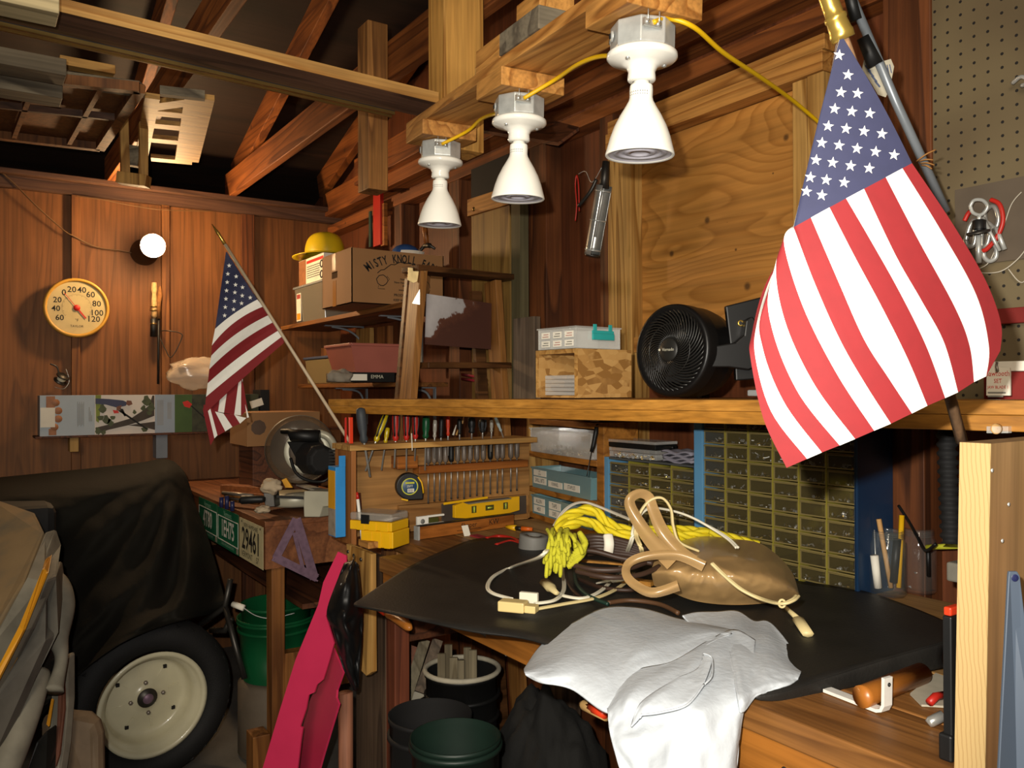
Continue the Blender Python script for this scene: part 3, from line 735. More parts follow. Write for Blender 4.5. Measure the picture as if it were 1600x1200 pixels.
for x in (-2.30, -1.0, .4):
    MB().bb((x - .05, 1.70, 0), (x + .04, 1.78, BZ - .0421)).build('leg', M['leg_grey'], t)
bo = MB().lathe([(.0005, .004), (.004, .003), (.006, .001), (.0065, 0)], (-.80, 1.0119, BZ - .085), (0, -1, 0), 12).build('bolt_head', M['darkmetal'], t)
# ---- hanging shelf
SA, SB = Vector((-2.714, 1.047, 0)), Vector((-.30, 1.352, 0))
sdir = (SB - SA).normalized(); sper = Vector((-sdir.y, sdir.x, 0))
ZS1 = 1.432
def shz(p): return ZS1 - .014 * min(1, max(0, (-.9 - p.x) / 1.8))
t = thing('hanging_shelf', 'long honey-coloured plank shelf crossing the bench at eye level', 'shelf', (-1.5, 1.3, 1.43))
a = SA.copy(); b = SB.copy()
def shelfbar(z0, z1, dep, y0=0.0):
    q = [a + sper * y0, b + sper * y0, b + sper * (y0 + dep), a + sper * (y0 + dep)]
    def zz(p, z): return Vector((p.x, p.y, shz(p) + z))
    return MB().hexa([zz(p, z0) for p in q] + [zz(p, z1) for p in q])
shelfbar(-.022, 0, .20).build('shelf_board', M['shelf_wood'], t, bevel=.001)
shelfbar(-.047, -.0225, .04, -.001).build('front_lip', M['shelf_wood2'], t, bevel=.0015)
q0 = [Vector((-1.75, 1.36, 0)), Vector((-.35, 1.53, 0)), Vector((-.35, 1.84, 0)), Vector((-1.75, 1.84, 0))]
MB().hexa([Vector((p.x, p.y, 1.41)) for p in q0] + [Vector((p.x, p.y, 1.4235)) for p in q0]).build('shelf_board', M['shelf_wood'], t)
def sz(p): return shz(p)
# ---- OSB cubby on the shelf
def obox(mb, c, e1, e2, h, mi=0):
    c = Vector(c); z = Vector((0, 0, h))
    return mb.hexa([c, c + e1, c + e1 + e2, c + e2, c + z, c + e1 + z, c + e1 + e2 + z, c + e2 + z], mi)
oc = P(903, 620, d=2.07); oc.z = sz(oc) + .001
fl = P(838, 620, d=2.20); ex = Vector((fl.x - oc.x, fl.y - oc.y, 0)); ey = Vector((ex.y, -ex.x, 0))
ey = ey.normalized() * .19; exn = ex.normalized(); eyn = ey.normalized(); OH = .124
if ey.dot(_FW) < 0: ey = -ey; eyn = -eyn
t = thing('osb_cubby', 'open-fronted strand board box on the hanging shelf beside the fan', 'box', oc)
th_ = .011
obox(MB(), oc, exn * th_, ey, OH).build('side_panel', M['osb'], t)
obox(MB(), oc + ex - exn * th_, exn * th_, ey, OH).build('side_panel', M['osb'], t)
zz = Vector((0, 0, 1))
obox(MB(), oc + exn * th_ + zz * (OH - th_), ex - exn * 2 * th_, ey, th_).build('top_panel', M['osb'], t)
obox(MB(), oc + exn * th_, ex - exn * 2 * th_, ey, .006).build('bottom_panel', M['osb'], t)
obox(MB(), oc + exn * th_ + eyn * (ey.length - .008) + zz * .006, ex - exn * 2 * th_, eyn * .008, OH - th_ - .006).build('back_panel', M['osb'], t)
fe = MB()
obox(fe, oc - eyn * .0015, exn * th_, eyn * .0014, OH); obox(fe, oc + ex - exn * th_ - eyn * .0015, exn * th_, eyn * .0014, OH); obox(fe, oc + exn * th_ - eyn * .0015 + zz * (OH - th_), ex - exn * 2 * th_, eyn * .0014, th_)
fe.build('pale_edge', M['pine_y'], t)
# five flat clear cases inside
for k in range(5):
    c0 = oc + exn * (th_ + .004) + eyn * .006 + zz * (.0065 + k * .0104)
    o = obox(MB(), c0, ex - exn * (2 * th_ + .022), eyn * .12, .0098).build('flat_case', M['clear'], bevel=.0012)
    tag(o, ['bottom', 'second from the bottom', 'middle', 'second from the top', 'topmost'][k] + ' of the clear flat cases stacked in the strand board box', 'case', 'clear cases in the strand board box')
# organizer on top
t = thing('clear_organizer', 'clear divided organizer with paper labels and a teal latch, on the strand board box', 'organizer', oc + zz * OH)
c0 = oc + exn * -.002 + eyn * -.004 + zz * (OH + .001); X, Y, H = ex - exn * .004 - exn * .012, eyn * .155, .052
c0 = c0 + exn * .004
ob = MB()
wv = .002
obox(ob, c0, X, Y, wv); obox(ob, c0, exn * wv, Y, H); obox(ob, c0 + X - exn * wv, exn * wv, Y, H); obox(ob, c0, X, eyn * wv, H); obox(ob, c0 + Y - eyn * wv, X, eyn * wv, H)
ob.build('case', M['clear'], t)
lid = obox(MB(), c0 - exn * .003 - eyn * .003 + zz * H, X + exn * .006, Y + eyn * .006, .004).build('lid', M['clear'], t, bevel=.001)
dv = MB()
for f in (.34, .67): obox(dv, c0 + X * f + eyn * .003, exn * .0015, Y - eyn * .006, H - .004)
for f in (.5,): obox(dv, c0 + Y * f + exn * .003, X - exn * .006, eyn * .0015, H - .004)
dv.build('divider', M['clear'], t)
lt = MB()
p0 = c0 + eyn * .05 - exn * .004 + zz * .022
obox(lt, p0, exn * -.006, eyn * .075, .016); obox(lt, p0 + zz * .016, exn * -.004, eyn * .075, .008)
obox(lt, p0 + eyn * .004 + zz * .02, exn * -.003, eyn * .012, .02); obox(lt, p0 + eyn * .058 + zz * .02, exn * -.003, eyn * .012, .02)
lt.build('latch', M['teal'], t, bevel=.0012)
for i in range(3):
    for j in range(2):
        lb = MB(); q = c0 + X * (.06 + i * .31) - eyn * .0012 + zz * (.006 + j * .022)
        obox(lb, q, X * .22, eyn * .001, .016)
        l_ = lb.build('label', M['paper'], t)
        sm = MB()
        for k in range(2): obox(sm, q + X * .03 - eyn * .0004 + zz * (.004 + k * .006), X * (.16 - .03 * k), eyn * .0003, .0016, 0)
        sm.build('writing', M['redink'] if (i + j) % 2 else M['ink'], l_)
# ---- fan lying on the shelf
fc = P(1050, 556, d=1.85)
rr = (fc - Vector((0, 0, CAMZ))).normalized(); rl = Vector((rr.y, -rr.x, 0)).normalized()
ang = math.radians(40)
fn = (-Vector((rr.x, rr.y, 0)).normalized() * math.cos(ang) - rl * math.sin(ang) + Vector((0, 0, .05))).normalized()   # facing direction
FR = .104
fc.z = sz(fc) + FR + .003
t = thing('fan', 'black round air circulator fan with spiral grille on the hanging shelf', 'fan', fc)
MB().lathe([(FR * .80, .0), (FR * .93, .006), (FR * .985, .004), (FR, -.004), (FR, -.03), (FR * 1.0, -.034), (FR * .985, -.036), (FR * .985, -.075), (FR * .93, -.105), (FR * .80, -.12), (FR * .3, -.125), (.0005, -.125)], fc, fn, 56).build('shroud', M['fanblack'], t)
A_, B_, D_ = frame(fn)
gr = MB()
for k in range(44):
    pts = []
    for s_ in range(9):
        f = s_ / 8; r_ = .026 + (FR * .90 - .026) * f; a_ = 2 * PI * k / 44 + 1.15 * f ** 1.1
        pts.append(fc + A_ * math.cos(a_) * r_ + B_ * math.sin(a_) * r_ + D_ * (.012 - .010 * f * f))
    gr.tube(pts, .0012, 5, flat=1.6)
gg = gr.build('spiral_grille', M['fangrille'], t)
rg = MB()
for r_ in (.058, FR * .91): rg.tube([fc + A_ * math.cos(2 * PI * k / 48) * r_ + B_ * math.sin(2 * PI * k / 48) * r_ + D_ * (.010 if r_ < .07 else .003) for k in range(48)], .0013, 6, closed=True)
rg.build('ring', M['fangrille'], gg)
hb = MB().lathe([(.0005, .017), (.012, .0165), (.022, .0145), (.028, .011), (.028, .004)], fc, fn, 32).build('hub', M['fanhub'], t)
tu = (Vector((0, 0, 1)) - fn * fn.z).normalized(); tr = tu.cross(fn)
MB().text('Vornado', fc + fn * .0172 + tr * .003, tr, tu, .0095, .0002).add([fc + fn * .0172 - tr * .0215 + tr * .003 * math.cos(a_) + tu * .003 * math.sin(a_) + fn * .0003 for a_ in [2 * PI * k / 10 for k in range(10)]], [tuple(range(10))]).build('lettering', M['paleink'], hb)
bl = MB()
for k in range(3):
    a_ = 2 * PI * k / 3; d1 = A_ * math.cos(a_) + B_ * math.sin(a_); d2 = A_ * math.cos(a_ + .9) + B_ * math.sin(a_ + .9)
    bl.add([fc + d1 * .02 - fn * .02, fc + d1 * .078 - fn * .024, fc + d2 * .08 - fn * .05, fc + d2 * .02 - fn * .045], [(0, 1, 2, 3)])
bl.build('blade', M['black'], t, solid=.002)
# arm and stand
pd = 1.83
arm0, arm1 = P(1108, 560, d=pd), P(1172, 545, d=pd - .03)
ab = MB()
pts = [(1101, 552), (1112, 541), (1150, 535), (1163, 524), (1166, 500), (1176, 494), (1184, 505), (1184, 572), (1170, 578), (1140, 574), (1106, 574)]
ab.prism([P(u, v, d=pd - .045) for u, v in pts], _FW * .03).build('arm', M['fanblack'], t, bevel=.003)
pl_ = [(1134, 478), (1190, 464), (1194, 470), (1203, 585), (1190, 592), (1150, 595), (1149, 575), (1141, 537)]
sp = MB().prism([P(u, v, d=pd - .012) for u, v in pl_], _FW * .018).build('stand_plate', M['fanblack'], t, bevel=.003)
MB().lathe([(.0045, 0), (.007, 0), (.007, .003), (.0045, .003)], P(1157, 505, d=pd - .013), -_FW, 20).build('bushing', M['brass'], sp)
# flat dark thing behind the fan, flat grey case right of it
zf = sz(Vector((-1.3, 1.4, 0)))
o = MB().bb((P(1060, 500, y=1.60).x, 1.60, 1.4245), (P(1096, 500, y=1.60).x, 1.63, P(1095, 484, y=1.60).z)).build('upright_board', M['black_matte'], bevel=.002)
tag(o, 'dark upright board showing just above the top of the fan', 'board')
o = MB().bb((-1.165, 1.36, 1.4335), (-1.02, 1.46, 1.4465)).build('flat_case', M['greyclear'], bevel=.003)
tag(o, 'flat grey plastic case on the hanging shelf right of the fan', 'case')
o = MB().bb((-1.08, 1.50, 1.4245), (-1.0, 1.56, 1.462)).build('small_carton', M['grey'], bevel=.002)
tag(o, 'small grey carton on the shelf half hidden by the large flag', 'box')
# ---- drawer cabinets
random.seed(11)
def glitter(mb, c, e1, e2, h, n):       # loose screws and bits seen through a drawer front
    for _ in range(n):
        p = c + e1 * random.random() + e2 * random.random() + Vector((0, 0, h * random.random() ** 1.5))
        a = Vector((random.uniform(-1, 1), random.uniform(-1, 1), random.uniform(-.5, .5))).normalized() * random.uniform(.004, .011)
        k = random.random()
        if k < .7: mb.bar(p, p + a, .0022, .0022, mi=random.choice((0, 0, 1, 2)))
        else: mb.lathe([(.0012, 0), (.0045, 0), (.0045, .002), (.0012, .002)], p, a, 7, mi=random.choice((0, 1)))
def drawer(par, c, wd, ht, dep, full):
    """c = front lower left corner; the front faces -y"""
    c = Vector(c); X, Y, Z = Vector((1, 0, 0)), Vector((0, 1, 0)), Vector((0, 0, 1))
    f = MB()
    b_ = .0032
    obox(f, c, X * wd, Y * .002, b_); obox(f, c + Z * (ht - b_ * 1.5), X * wd, Y * .002, b_ * 1.5)
    obox(f, c + Z * b_, X * b_, Y * .002, ht - b_ * 2.5); obox(f, c + X * (wd - b_) + Z * b_, X * b_, Y * .002, ht - b_ * 2.5)
    obox(f, c + X * (b_ * .5) - Y * .005 + Z * (ht - b_ * 1.6), X * (wd - b_), Y * .005, .0016)           # lip
    obox(f, c + X * b_ + Y * .001 + Z * b_, X * (wd - 2 * b_), Y * .0008, ht - b_ * 2.5, 1)                # clear window
    obox(f, c + Y * .003, X * wd, Y * (dep - .003), .0015, 1)
    obox(f, c + Y * .003, X * .0012, Y * (dep - .003), ht * .8, 1); obox(f, c + X * (wd - .0012) + Y * .003, X * .0012, Y * (dep - .003), ht * .8, 1)
    d = f.build('drawer', [M['drawerframe'], M['drawerclear']], par)
    if full:
        g_ = MB(); glitter(g_, c + X * .004 + Y * .004 + Z * .003, X * (wd - .009), Y * .02, ht * full * .5, int(5 + 12 * full))
        k = g_.build('loose_hardware', [M['metal'], M['galv'], M['brassy']], d); k['kind'] = 'stuff'
    return d
CY = 1.70
def cabinet(t, x0, x1, z0, z1, ncol, zrows, dep, side_l, side_r, frame_mat, ytop):
    MB().bb((x0 - side_l, CY - .006, z0), (x0, CY + dep, z1)).build('side_panel', frame_mat[0], t, bevel=.001)
    MB().bb((x1, CY - .006, z0), (x1 + side_r, CY + dep, z1)).build('side_panel', frame_mat[1], t, bevel=.001)
    MB().bb((x0, CY - .004, z1 - .006), (x1, CY + dep, z1)).build('top_panel', frame_mat[2], t, bevel=.001)
    MB().bb((x0, CY - .004, z0), (x1, CY + dep, z0 + .006)).build('bottom_panel', frame_mat[2], t)
    MB().bb((x0, CY + dep - .003, z0 + .006), (x1, CY + dep, z1 - .006)).build('back_panel', M['darkblue'], t)
    wcol = (x1 - x0) / ncol
    for i in range(1, ncol):
        x = x0 + wcol * i
        MB().bb((x - .0014, CY - .002, z0 + .006), (x + .0014, CY + .10, z1 - .006)).build('divider', M['drawerrail'], t)
    for i in range(ncol):
        for j in range(len(zrows) - 1):
            za, zb_ = zrows[j], zrows[j + 1]
            drawer(t, (x0 + wcol * i + .002, CY, za + .0012), wcol - .004, (zb_ - za) - .0032, .085, random.choice((0, .25, .4, .6, .9, 1.0)) if j > len(zrows) * .35 else random.choice((0, .2, .35, .5)))
# large one
xa, xb = P(1100, 780, y=CY).x, P(1338, 780, y=CY).x
zA = BZ + .001
pitch = (P(1118, 671, y=CY).z - P(1118, 808, y=CY).z) / 6
z_top = P(1118, 671, y=CY).z + pitch
nr = int((z_top - zA) / pitch); zr = [z_top - pitch * k for k in range(nr, -1, -1)]
t = thing('drawer_cabinet', 'large blue small-parts cabinet of clear drawers partly behind the large flag', 'cabinet', (xa, CY, zA))
zt_ = min(1.40, z_top + .008)
cabinet(t, xa, xb, zA, zt_, 6, zr, .14, P(1100, 780, y=CY).x - P(1087, 780, y=CY).x, .003, (M['cabblue'], M['darkblue'], M['darkblue']), 0)
MB().bb((xb - .001, CY - .006, zA), (xb + .008, CY + .001, zt_)).build('front_edge', M['darkblue'], t)
# small one
xc, xd = P(953, 780, y=CY).x, P(1086, 780, y=CY).x
zS = P(943, 713, y=CY).z
pit2 = (P(985, 727, y=CY).z - P(985, 781, y=CY).z) / 3
zr2 = [zS - .012 - pit2 * k for k in range(7, -1, -1)]
zr2 = [z for z in zr2 if z > BZ + .005]
t = thing('drawer_cabinet', 'smaller blue-edged drawer cabinet between the cubby shelf and the large cabinet', 'cabinet', (xc, CY, zA))
cabinet(t, xc, xd, zA, zS, 4, zr2, .14, xc - P(943, 780, y=CY).x, .003, (M['cabblue'], M['darkblue'], M['darkgreytop']), 0)
# on the small cabinet
def up(u, v, y): return P(u, v, y=y)
zc = zS + .001
for k, (u0, u1, hh, mt, lab) in enumerate(((952, 1025, .030, 'clear', 'clear hinged parts box on the small drawer cabinet, under the dark one'), (944, 1024, .024, 'smokebox', 'dark-lidded flat parts box stacked on the clear one, small cabinet'))):
    x0, x1 = P(u0, 700, y=1.71).x, P(u1, 700, y=1.71).x
    t = thing('parts_box', lab, 'box', (x0, 1.71, zc), 'boxes on the small cabinet')
    MB().bb((x0, 1.71, zc), (x1, 1.80, zc + hh * .6)).build('case', M['clear' if k == 0 else 'black'], t, bevel=.002)
    MB().bb((x0 - .001, 1.709, zc + hh * .6 + .0005), (x1 + .001, 1.801, zc + hh)).build('lid', M['clear'], t, bevel=.002)
    if k == 0:
        g_ = MB(); glitter(g_, Vector((x0 + .02, 1.709, zc + .002)), Vector((x1 - x0 - .03, 0, 0)), Vector((0, .003, 0)), hh * .4, 40)
        q = g_.build('loose_hardware', [M['brassy'], M['galv'], M['brassy']], t); q['kind'] = 'stuff'
    zc += hh + .001
rg = MB()
xr0, xr1 = P(1040, 712, y=1.72).x, P(1086, 712, y=1.72).x
for k in range(5):
    rg.grid(lambda s, q, k=k: Vector((xr0 + (xr1 - xr0) * s + .004 * math.sin(5 * q + k), 1.705 + .10 * q, zS + .004 + k * .0065 + .0035 * math.sin(9 * s + k * 1.7) + .002 * math.sin(17 * q))), 14, 8)
o = rg.build('folded_rags', M['greyrag'], solid=.0045); tag(o, 'grey folded rags on the small drawer cabinet', 'rags')
o = MB().tube(cr([P(1017, 709, y=1.74) + Vector((0, 0, .004)), P(1030, 702, y=1.74), P(1052, 699, y=1.74)], 6), [.006, .006, .006, .007, .007, .007, .006, .006, .006, .005, .005, .004, .004], 8).build('dark_clamp', M['black']); tag(o, 'small black plastic handle lying in front of the folded rags', 'tool')
# ---- cubby shelf unit, turned a little
c0, c1 = P(823, 720, d=3.13), P(943, 720, d=2.62)
e = Vector((c1.x - c0.x, c1.y - c0.y, 0)); W = e.length; en = e.normalized(); ep = Vector((-en.y, en.x, 0))
if ep.dot(_FW) < 0: ep = -ep
K0 = Vector((c0.x, c0.y, BZ + .001)); KH = 1.342 - BZ - .001
t = thing('cubby_shelf', 'wooden cubby with three shelves holding labelled plastic bins', 'shelf unit', K0)
D = .13
obox(MB(), K0, en * .022, ep * D, KH).build('side_panel', M['pine_z'], t, bevel=.001)
obox(MB(), K0 + en * (W - .042), en * .042, ep * D, KH).build('side_panel', M['cubbywood'], t, bevel=.001)
inn = en * (W - .066)
sh_z = [.0, 1.088 - K0.z - .02, 1.221 - K0.z - .022, KH - .022]
for z_, n_ in zip(sh_z, ('bottom_board', 'shelf_board', 'shelf_board', 'top_board')):
    obox(MB(), K0 + en * .023 + zz * z_, inn, ep * D, .02).build(n_, M['cubbywood'], t, bevel=.001)
obox(MB(), K0 + en * .023 + ep * (D - .006) + zz * .0205, inn, ep * .005, KH - .043).build('back_panel', M['stud2'], t)
def bin_(o, L_, dp, h, mt, label, labels):
    t = thing('plastic_bin', label, 'bin', o, 'bins in the cubby')
    b = MB(); tp = .006
    lo = [o + en * tp, o + en * (L_ - tp), o + en * (L_ - tp) + ep * dp, o + en * tp + ep * dp]
    hi = [o + zz * h, o + en * L_ + zz * h, o + en * L_ + ep * dp + zz * h, o + ep * dp + zz * h]
    b.add(lo + hi, [(0, 1, 2, 3), (0, 1, 5, 4), (1, 2, 6, 5), (2, 3, 7, 6), (3, 0, 4, 7)])
    b.build('tub', mt, t, solid=.002)
    rm = MB()
    rm.bar(hi[0] + en * -.003 - ep * .002, hi[1] + en * .003 - ep * .002, .006, .005, zz)
    rm.bar(hi[0] - ep * .002, hi[3], .006, .005, zz)
    rm.build('rim', mt, t)
    for (f0, f1, g0, g1, tx) in labels:
        a_ = o + en * (L_ * f0) + zz * (h * g0) - ep * .0022; nrm = -ep
        lb = MB(); obox(lb, a_, en * (L_ * (f1 - f0)), ep * .0012, h * (g1 - g0)); l_ = lb.build('label', M['paper'], t)
        lines = tx.split('\n'); hh = h * (g1 - g0) / len(lines)
        m_ = MB()
        for k, s_ in enumerate(lines):
            m_.text(s_, a_ + en * (L_ * (f1 - f0) / 2) + zz * (h * (g1 - g0) - hh * (k + .5)), en, zz, hh * .8, .0008, sx=.8)
        m_.build('writing', M['ink'], l_)
    return t
b_in = K0 + en * .042 - ep * .004
t1 = bin_(b_in + zz * (sh_z[2] + .0205), W - .115, D - .01, .085, M['clear'], 'clear plastic bin of small fittings on the top cubby shelf', [])
g_ = MB(); glitter(g_, b_in + zz * (sh_z[2] + .024) + en * .02 + ep * .002, en * (W - .16), ep * .03, .026, 60)
q = g_.build('loose_hardware', [M['paper'], M['galv'], M['brassy']], t1); q['kind'] = 'stuff'
bin_(b_in + en * .012 + zz * (sh_z[1] + .0205), W - .125, D - .01, .072, M['bluebin'], 'blue translucent bin with four handwritten labels on the middle cubby shelf', [(.04, .27, .62, .92, 'ASST\nEXTRA'), (.04, .27, .22, .56, 'DRILL BITS'), (.31, .55, .20, .50, 'FUNNEL'), (.58, .83, .22, .54, 'STAPLES')])
bin_(b_in + en * .012 + zz * (sh_z[0] + .0205), W - .125, D - .01, .066, M['bluebin'], 'blue translucent bin on the lowest cubby shelf beside the yellow rope', [(.04, .24, .55, .92, 'ALLEN'), (.04, .24, .12, .5, 'HEX'), (.32, .52, .5, .9, 'TAPS'), (.32, .52, .1, .46, 'DIES')])
# awl hanging on the cubby edge
t = thing('awl', 'black-handled pick hanging on the front edge of the cubby', 'tool', P(932, 670, d=2.63))
MB().tube([P(932, 667, d=2.60), P(931, 676, d=2.60), P(927, 696, d=2.60), P(924, 706, d=2.60)], [.006, .0075, .007, .006], 8).build('handle', M['black'], t)
MB().tube([P(932, 664, d=2.59), P(934, 663, d=2.68)], .0025, 6).build('nail', M['darkmetal'], t)
MB().tube([P(924, 706, d=2.60), P(918, 738, d=2.60), P(917, 744, d=2.60)], .0016, 6).build('shaft', M['darkmetal'], t)
# dark case under the hanging shelf
o = obox(MB(), K0 + en * (W * .62) + zz * (KH + .002), en * .19, ep * .12, .02).build('flat_case', M['smokebox'], bevel=.002)
tag(o, 'dark flat case on top of the cubby just below the hanging shelf', 'case')
# ================================================================ tool rack closing the left end of the bench
RX0, RX1 = -2.535, -2.40          # back board, front edge of the end board
ZR = 1.279                        # top of the tool rail
t = thing('tool_rack', 'plywood tool rack at the left end of the bench, rail of screwdrivers on top', 'rack', (RX0, 1.0, BZ))
MB().bb((RX0, 1.0, BZ + .001), (RX1, 1.016, ZR - .018)).build('end_board', M['rackwood'], t, bevel=.001)
MB().bb((RX0 - .012, 1.0165, BZ + .001), (RX0, 1.76, ZR - .018)).build('back_board', M['rackply'], t)
MB().bb((RX0 - .012, .995, ZR - .0175), (RX1 + .002, 1.70, ZR)).build('tool_rail', M['pine_y'], t, bevel=.001)
zn = P(740, 729, x=RX0 + .05).z
MB().bb((RX0 + .001, P(655, 735, x=RX0 + .05).y, zn - .014), (RX0 + .05, 1.72, zn + .012)).build('bit_rail', M['orangewood'], t, bevel=.001)
z0 = P(638, 722, x=RX0 + .05).z
MB().bb((RX0 + .001, P(621, 722, x=RX0 + .05).y, z0 - .022), (RX0 + .05, P(653, 722, x=RX0 + .05).y, z0 + .02)).build('small_rail', M['orangewood'], t, bevel=.001)
zl0 = P(720, 795, x=RX0 + .02).z
MB().bb((RX0 + .001, P(620, 795, x=RX0).y, BZ + .002), (RX0 + .02, 1.74, P(720, 782, x=RX0 + .02).z)).build('ledge_board', M['rackply'], t, bevel=.001)
RM = RX0 + .075                   # plane of the tools in the rail
def drv(u_top, v_top, u_bot, v_bot, u_tip, v_tip, kind, c1, c2, r, label, sh=.0028, x=None):
    x = RM if x is None else x
    a, b, c = P(u_top, v_top, x=x), P(u_bot, v_bot, x=x), P(u_tip, v_tip, x=x)
    t = thing('screwdriver' if kind != 'pry' else 'pry_bar', label, 'screwdriver' if kind != 'pry' else 'tool', b, 'screwdrivers in the rack rail')
    ax = (a - b); L_ = ax.length; ax.normalize()
    n = 10
    prof = [(r * .55, 0), (r * .95, L_ * .10), (r * .70, L_ * .22), (r * 1.0, L_ * .42), (r * 1.05, L_ * .75), (r * .9, L_ * .96), (r * .3, L_)]
    h = MB().lathe(prof, b, ax, 14).build('handle', M[c1], t)
    if c2:
        s_ = MB()
        A, B, _ = frame(ax)
        for k in range(4):
            a_ = PI / 4 + k * PI / 2; dv = A * math.cos(a_) + B * math.sin(a_)
            s_.tube([b + ax * L_ * f + dv * r * (1.0 if f > .3 else .72) for f in (.15, .3, .5, .75, .95)], r * .3, 6)
        s_.build('grip_stripe', M[c2], h)
    s = MB().tube([b + ax * .003, b, c], sh, 8).build('shaft', M['metal'], t)
    return t
drv(563, 637, 569, 692, 578, 745, 's', 'grip', None, .0150, 'large grey-handled screwdriver at the left end of the rack rail, handle leaning left', .0038, RM + .045)
drv(604, 646, 587, 690, 571, 736, 's', 'yellowclear', 'black', .0105, 'tilted black and yellow screwdriver crossing the grey-handled one', .0032)
drv(606, 668, 602, 692, 596, 735, 's', 'yellowclear', None, .0075, 'short clear yellow screwdriver beside the tilted yellow and black one')
drv(618, 640, 618, 689, 616, 731, 's', 'red', 'black', .0115, 'red screwdriver with black stripes, first right of the clear yellow one', .0032)
drv(635, 640, 635, 688, 635, 736, 's', 'red', 'black', .0105, 'red screwdriver with black stripes, middle of the three red and black ones')
drv(649, 640, 649, 686, 648, 720, 's', 'red', 'black', .0105, 'red screwdriver with black stripes beside the green handle')
drv(666, 650, 665, 685, 664, 735, 's', 'green', None, .0125, 'green clear-handled screwdriver in the rack rail')
drv(680, 656, 679, 684, 679, 716, 's', 'clearhandle', None, .0068, 'small clear-handled screwdriver right of the green one')
drv(690, 652, 689, 684, 689, 700, 's', 'black', None, .0085, 'slim black screwdriver between the clear and the bright red handles')
drv(700, 646, 700, 681, 700, 712, 's', 'orange_red', None, .0068, 'slim bright red screwdriver standing alone in the rack rail')
drv(718, 654, 718, 679, 718, 700, 's', 'black', None, .0085, 'black screwdriver beside the carpenter pencils')
drv(737, 652, 737, 677, 737, 700, 's', 'black', None, .0130, 'stout black screwdriver right of the pencils')
drv(754, 655, 754, 676, 754, 704, 's', 'black', 'grip', .0115, 'ribbed black screwdriver at the right of the rack rail')
drv(768, 656, 768, 675, 767, 706, 's', 'clearhandle', None, .006, 'thin clear-handled screwdriver right of the ribbed black one')
drv(774, 652, 783, 674, 790, 694, 's', 'paleblue', None, .006, 'pale tilted pocket screwdriver at the right end of the rack rail')
t = thing('pry_tool', 'red flat-handled tool standing at the left corner of the rack rail', 'tool', P(545, 692, x=RX1 - .02))
x = RX1 - .02
MB().prism([P(u, v, x=x) for u, v in ((545.5, 652), (551.5, 652), (552, 693), (546, 693))], (-.008, 0, 0)).build('handle', M['orange_red'], t, bevel=.001)
MB().prism([P(u, v, x=x - .012) for u, v in ((539, 653), (541.5, 652), (542, 692), (539, 692))], (-.004, 0, 0)).build('handle', M['red'], t)
t = thing('steel_rule', 'short bright steel rule hanging over the edge of the tool rail', 'ruler', P(643, 690, x=RX1 + .004))
MB().bar(P(643, 677, x=RX1 + .006), P(644, 704, x=RX1 + .006), .0015, .004, (1, 0, 0)).build('blade', M['paper'], t)
for k, (u0, v0, u1, v1, mt, lab) in enumerate(((713, 664, 708, 680, 'paper', 'pale flat carpenter pencil leaning in the rail'), (726, 646, 722, 662, 'rawwood', 'sharpened wooden pencil point up beside the stout black screwdriver'), (716, 670, 713, 680, 'pine_y', 'short pale pencil stub beside the flat carpenter pencil'))):
    o = MB().tube([P(u0, v0, x=RM), P(u1, v1, x=RM)], [.0015, .004], 6).build('pencil', M[mt]); tag(o, lab, 'pencil', 'pencils in the rack rail')
# nut drivers
us = [669, 678.5, 687, 696, 705, 715, 725, 734.5, 745, 755, 766, 777, 785, 798, 807.5]
for k, u in enumerate(us):
    f = (u - 669) / (807.5 - 669)
    vt, vb, ve = 698 - 8 * f, 724 - 9 * f, 782 - 18 * f + (2 if k % 3 == 0 else 0)
    x = RX0 + .03
    b = P(u, vb, x=x); a = P(u, vt, x=x); c = P(u, ve, x=x)
    t = thing('nut_driver', 'clear-handled nut driver in the bit rail, one of a row', 'nut driver', b, 'nut drivers in the bit rail')
    names = ['first from the left', 'second from the left', 'third from the left', 'fourth from the left', 'fifth from the left', 'sixth from the left', 'seventh from the left', 'eighth and middle one', 'eighth from the right, minus the middle', 'sixth from the right', 'fifth from the right', 'fourth from the right', 'third from the right', 'second from the right', 'rightmost']
    names[8] = 'seventh from the right'
    t['label'] = 'dusty clear-handled nut driver in the bit rail, ' + names[k]
    dark = k in (4, 10)
    MB().lathe([(.005, 0), (.0085, .004), (.0095, .012), (.0095, (a - b).length - .006), (.007, (a - b).length)], b, (0, 0, 1), 10).build('handle', M['greyhandle' if not dark else 'black'], t)
    MB().tube([b + Vector((0, 0, .002)), c], .0030, 8).build('shaft', M['steelrod'], t)
    MB().tube([c, c - Vector((0, 0, .006))], .0036, 6).build('socket', M['darkmetal'], t)
# tape measure
x = RX0 + .065
tc_ = P(640, 760, x=x); nrm = (Vector((0, 0, CAMZ)) - tc_); nrm.z = 0; nrm.normalize()
nrm = (nrm * .55 + Vector((1, 0, 0)) * .45).normalized()
sd_ = Vector((0, 0, 1)).cross(nrm)
t = thing('tape_measure', 'black and yellow tape measure standing against the tool rack', 'tape measure', tc_)
Rt = .044
def tp(a, b, d=0): return tc_ + sd_ * a + zz * b + nrm * d
prof = [tp(Rt * math.cos(a), Rt * math.sin(a)) for a in [math.radians(k) for k in range(20, 262, 11)]] + [tp(-.005, -.046), tp(.046, -.046), tp(.047, -.026), tp(.043, -.01)]
MB().prism(prof, -nrm * .034).build('body', M['black'], t, bevel=.004)
ye = MB().tube([tp(.028, .030, .002), tp(.040, .012, .002), tp(.044, -.006, .002), tp(.046, -.024, .002)], .0028, 6); ye.bar(tp(-.028, -.040, .001), tp(-.006, -.046, .001), .004, .005)
ye.build('yellow_trim', M['yellow'], t)
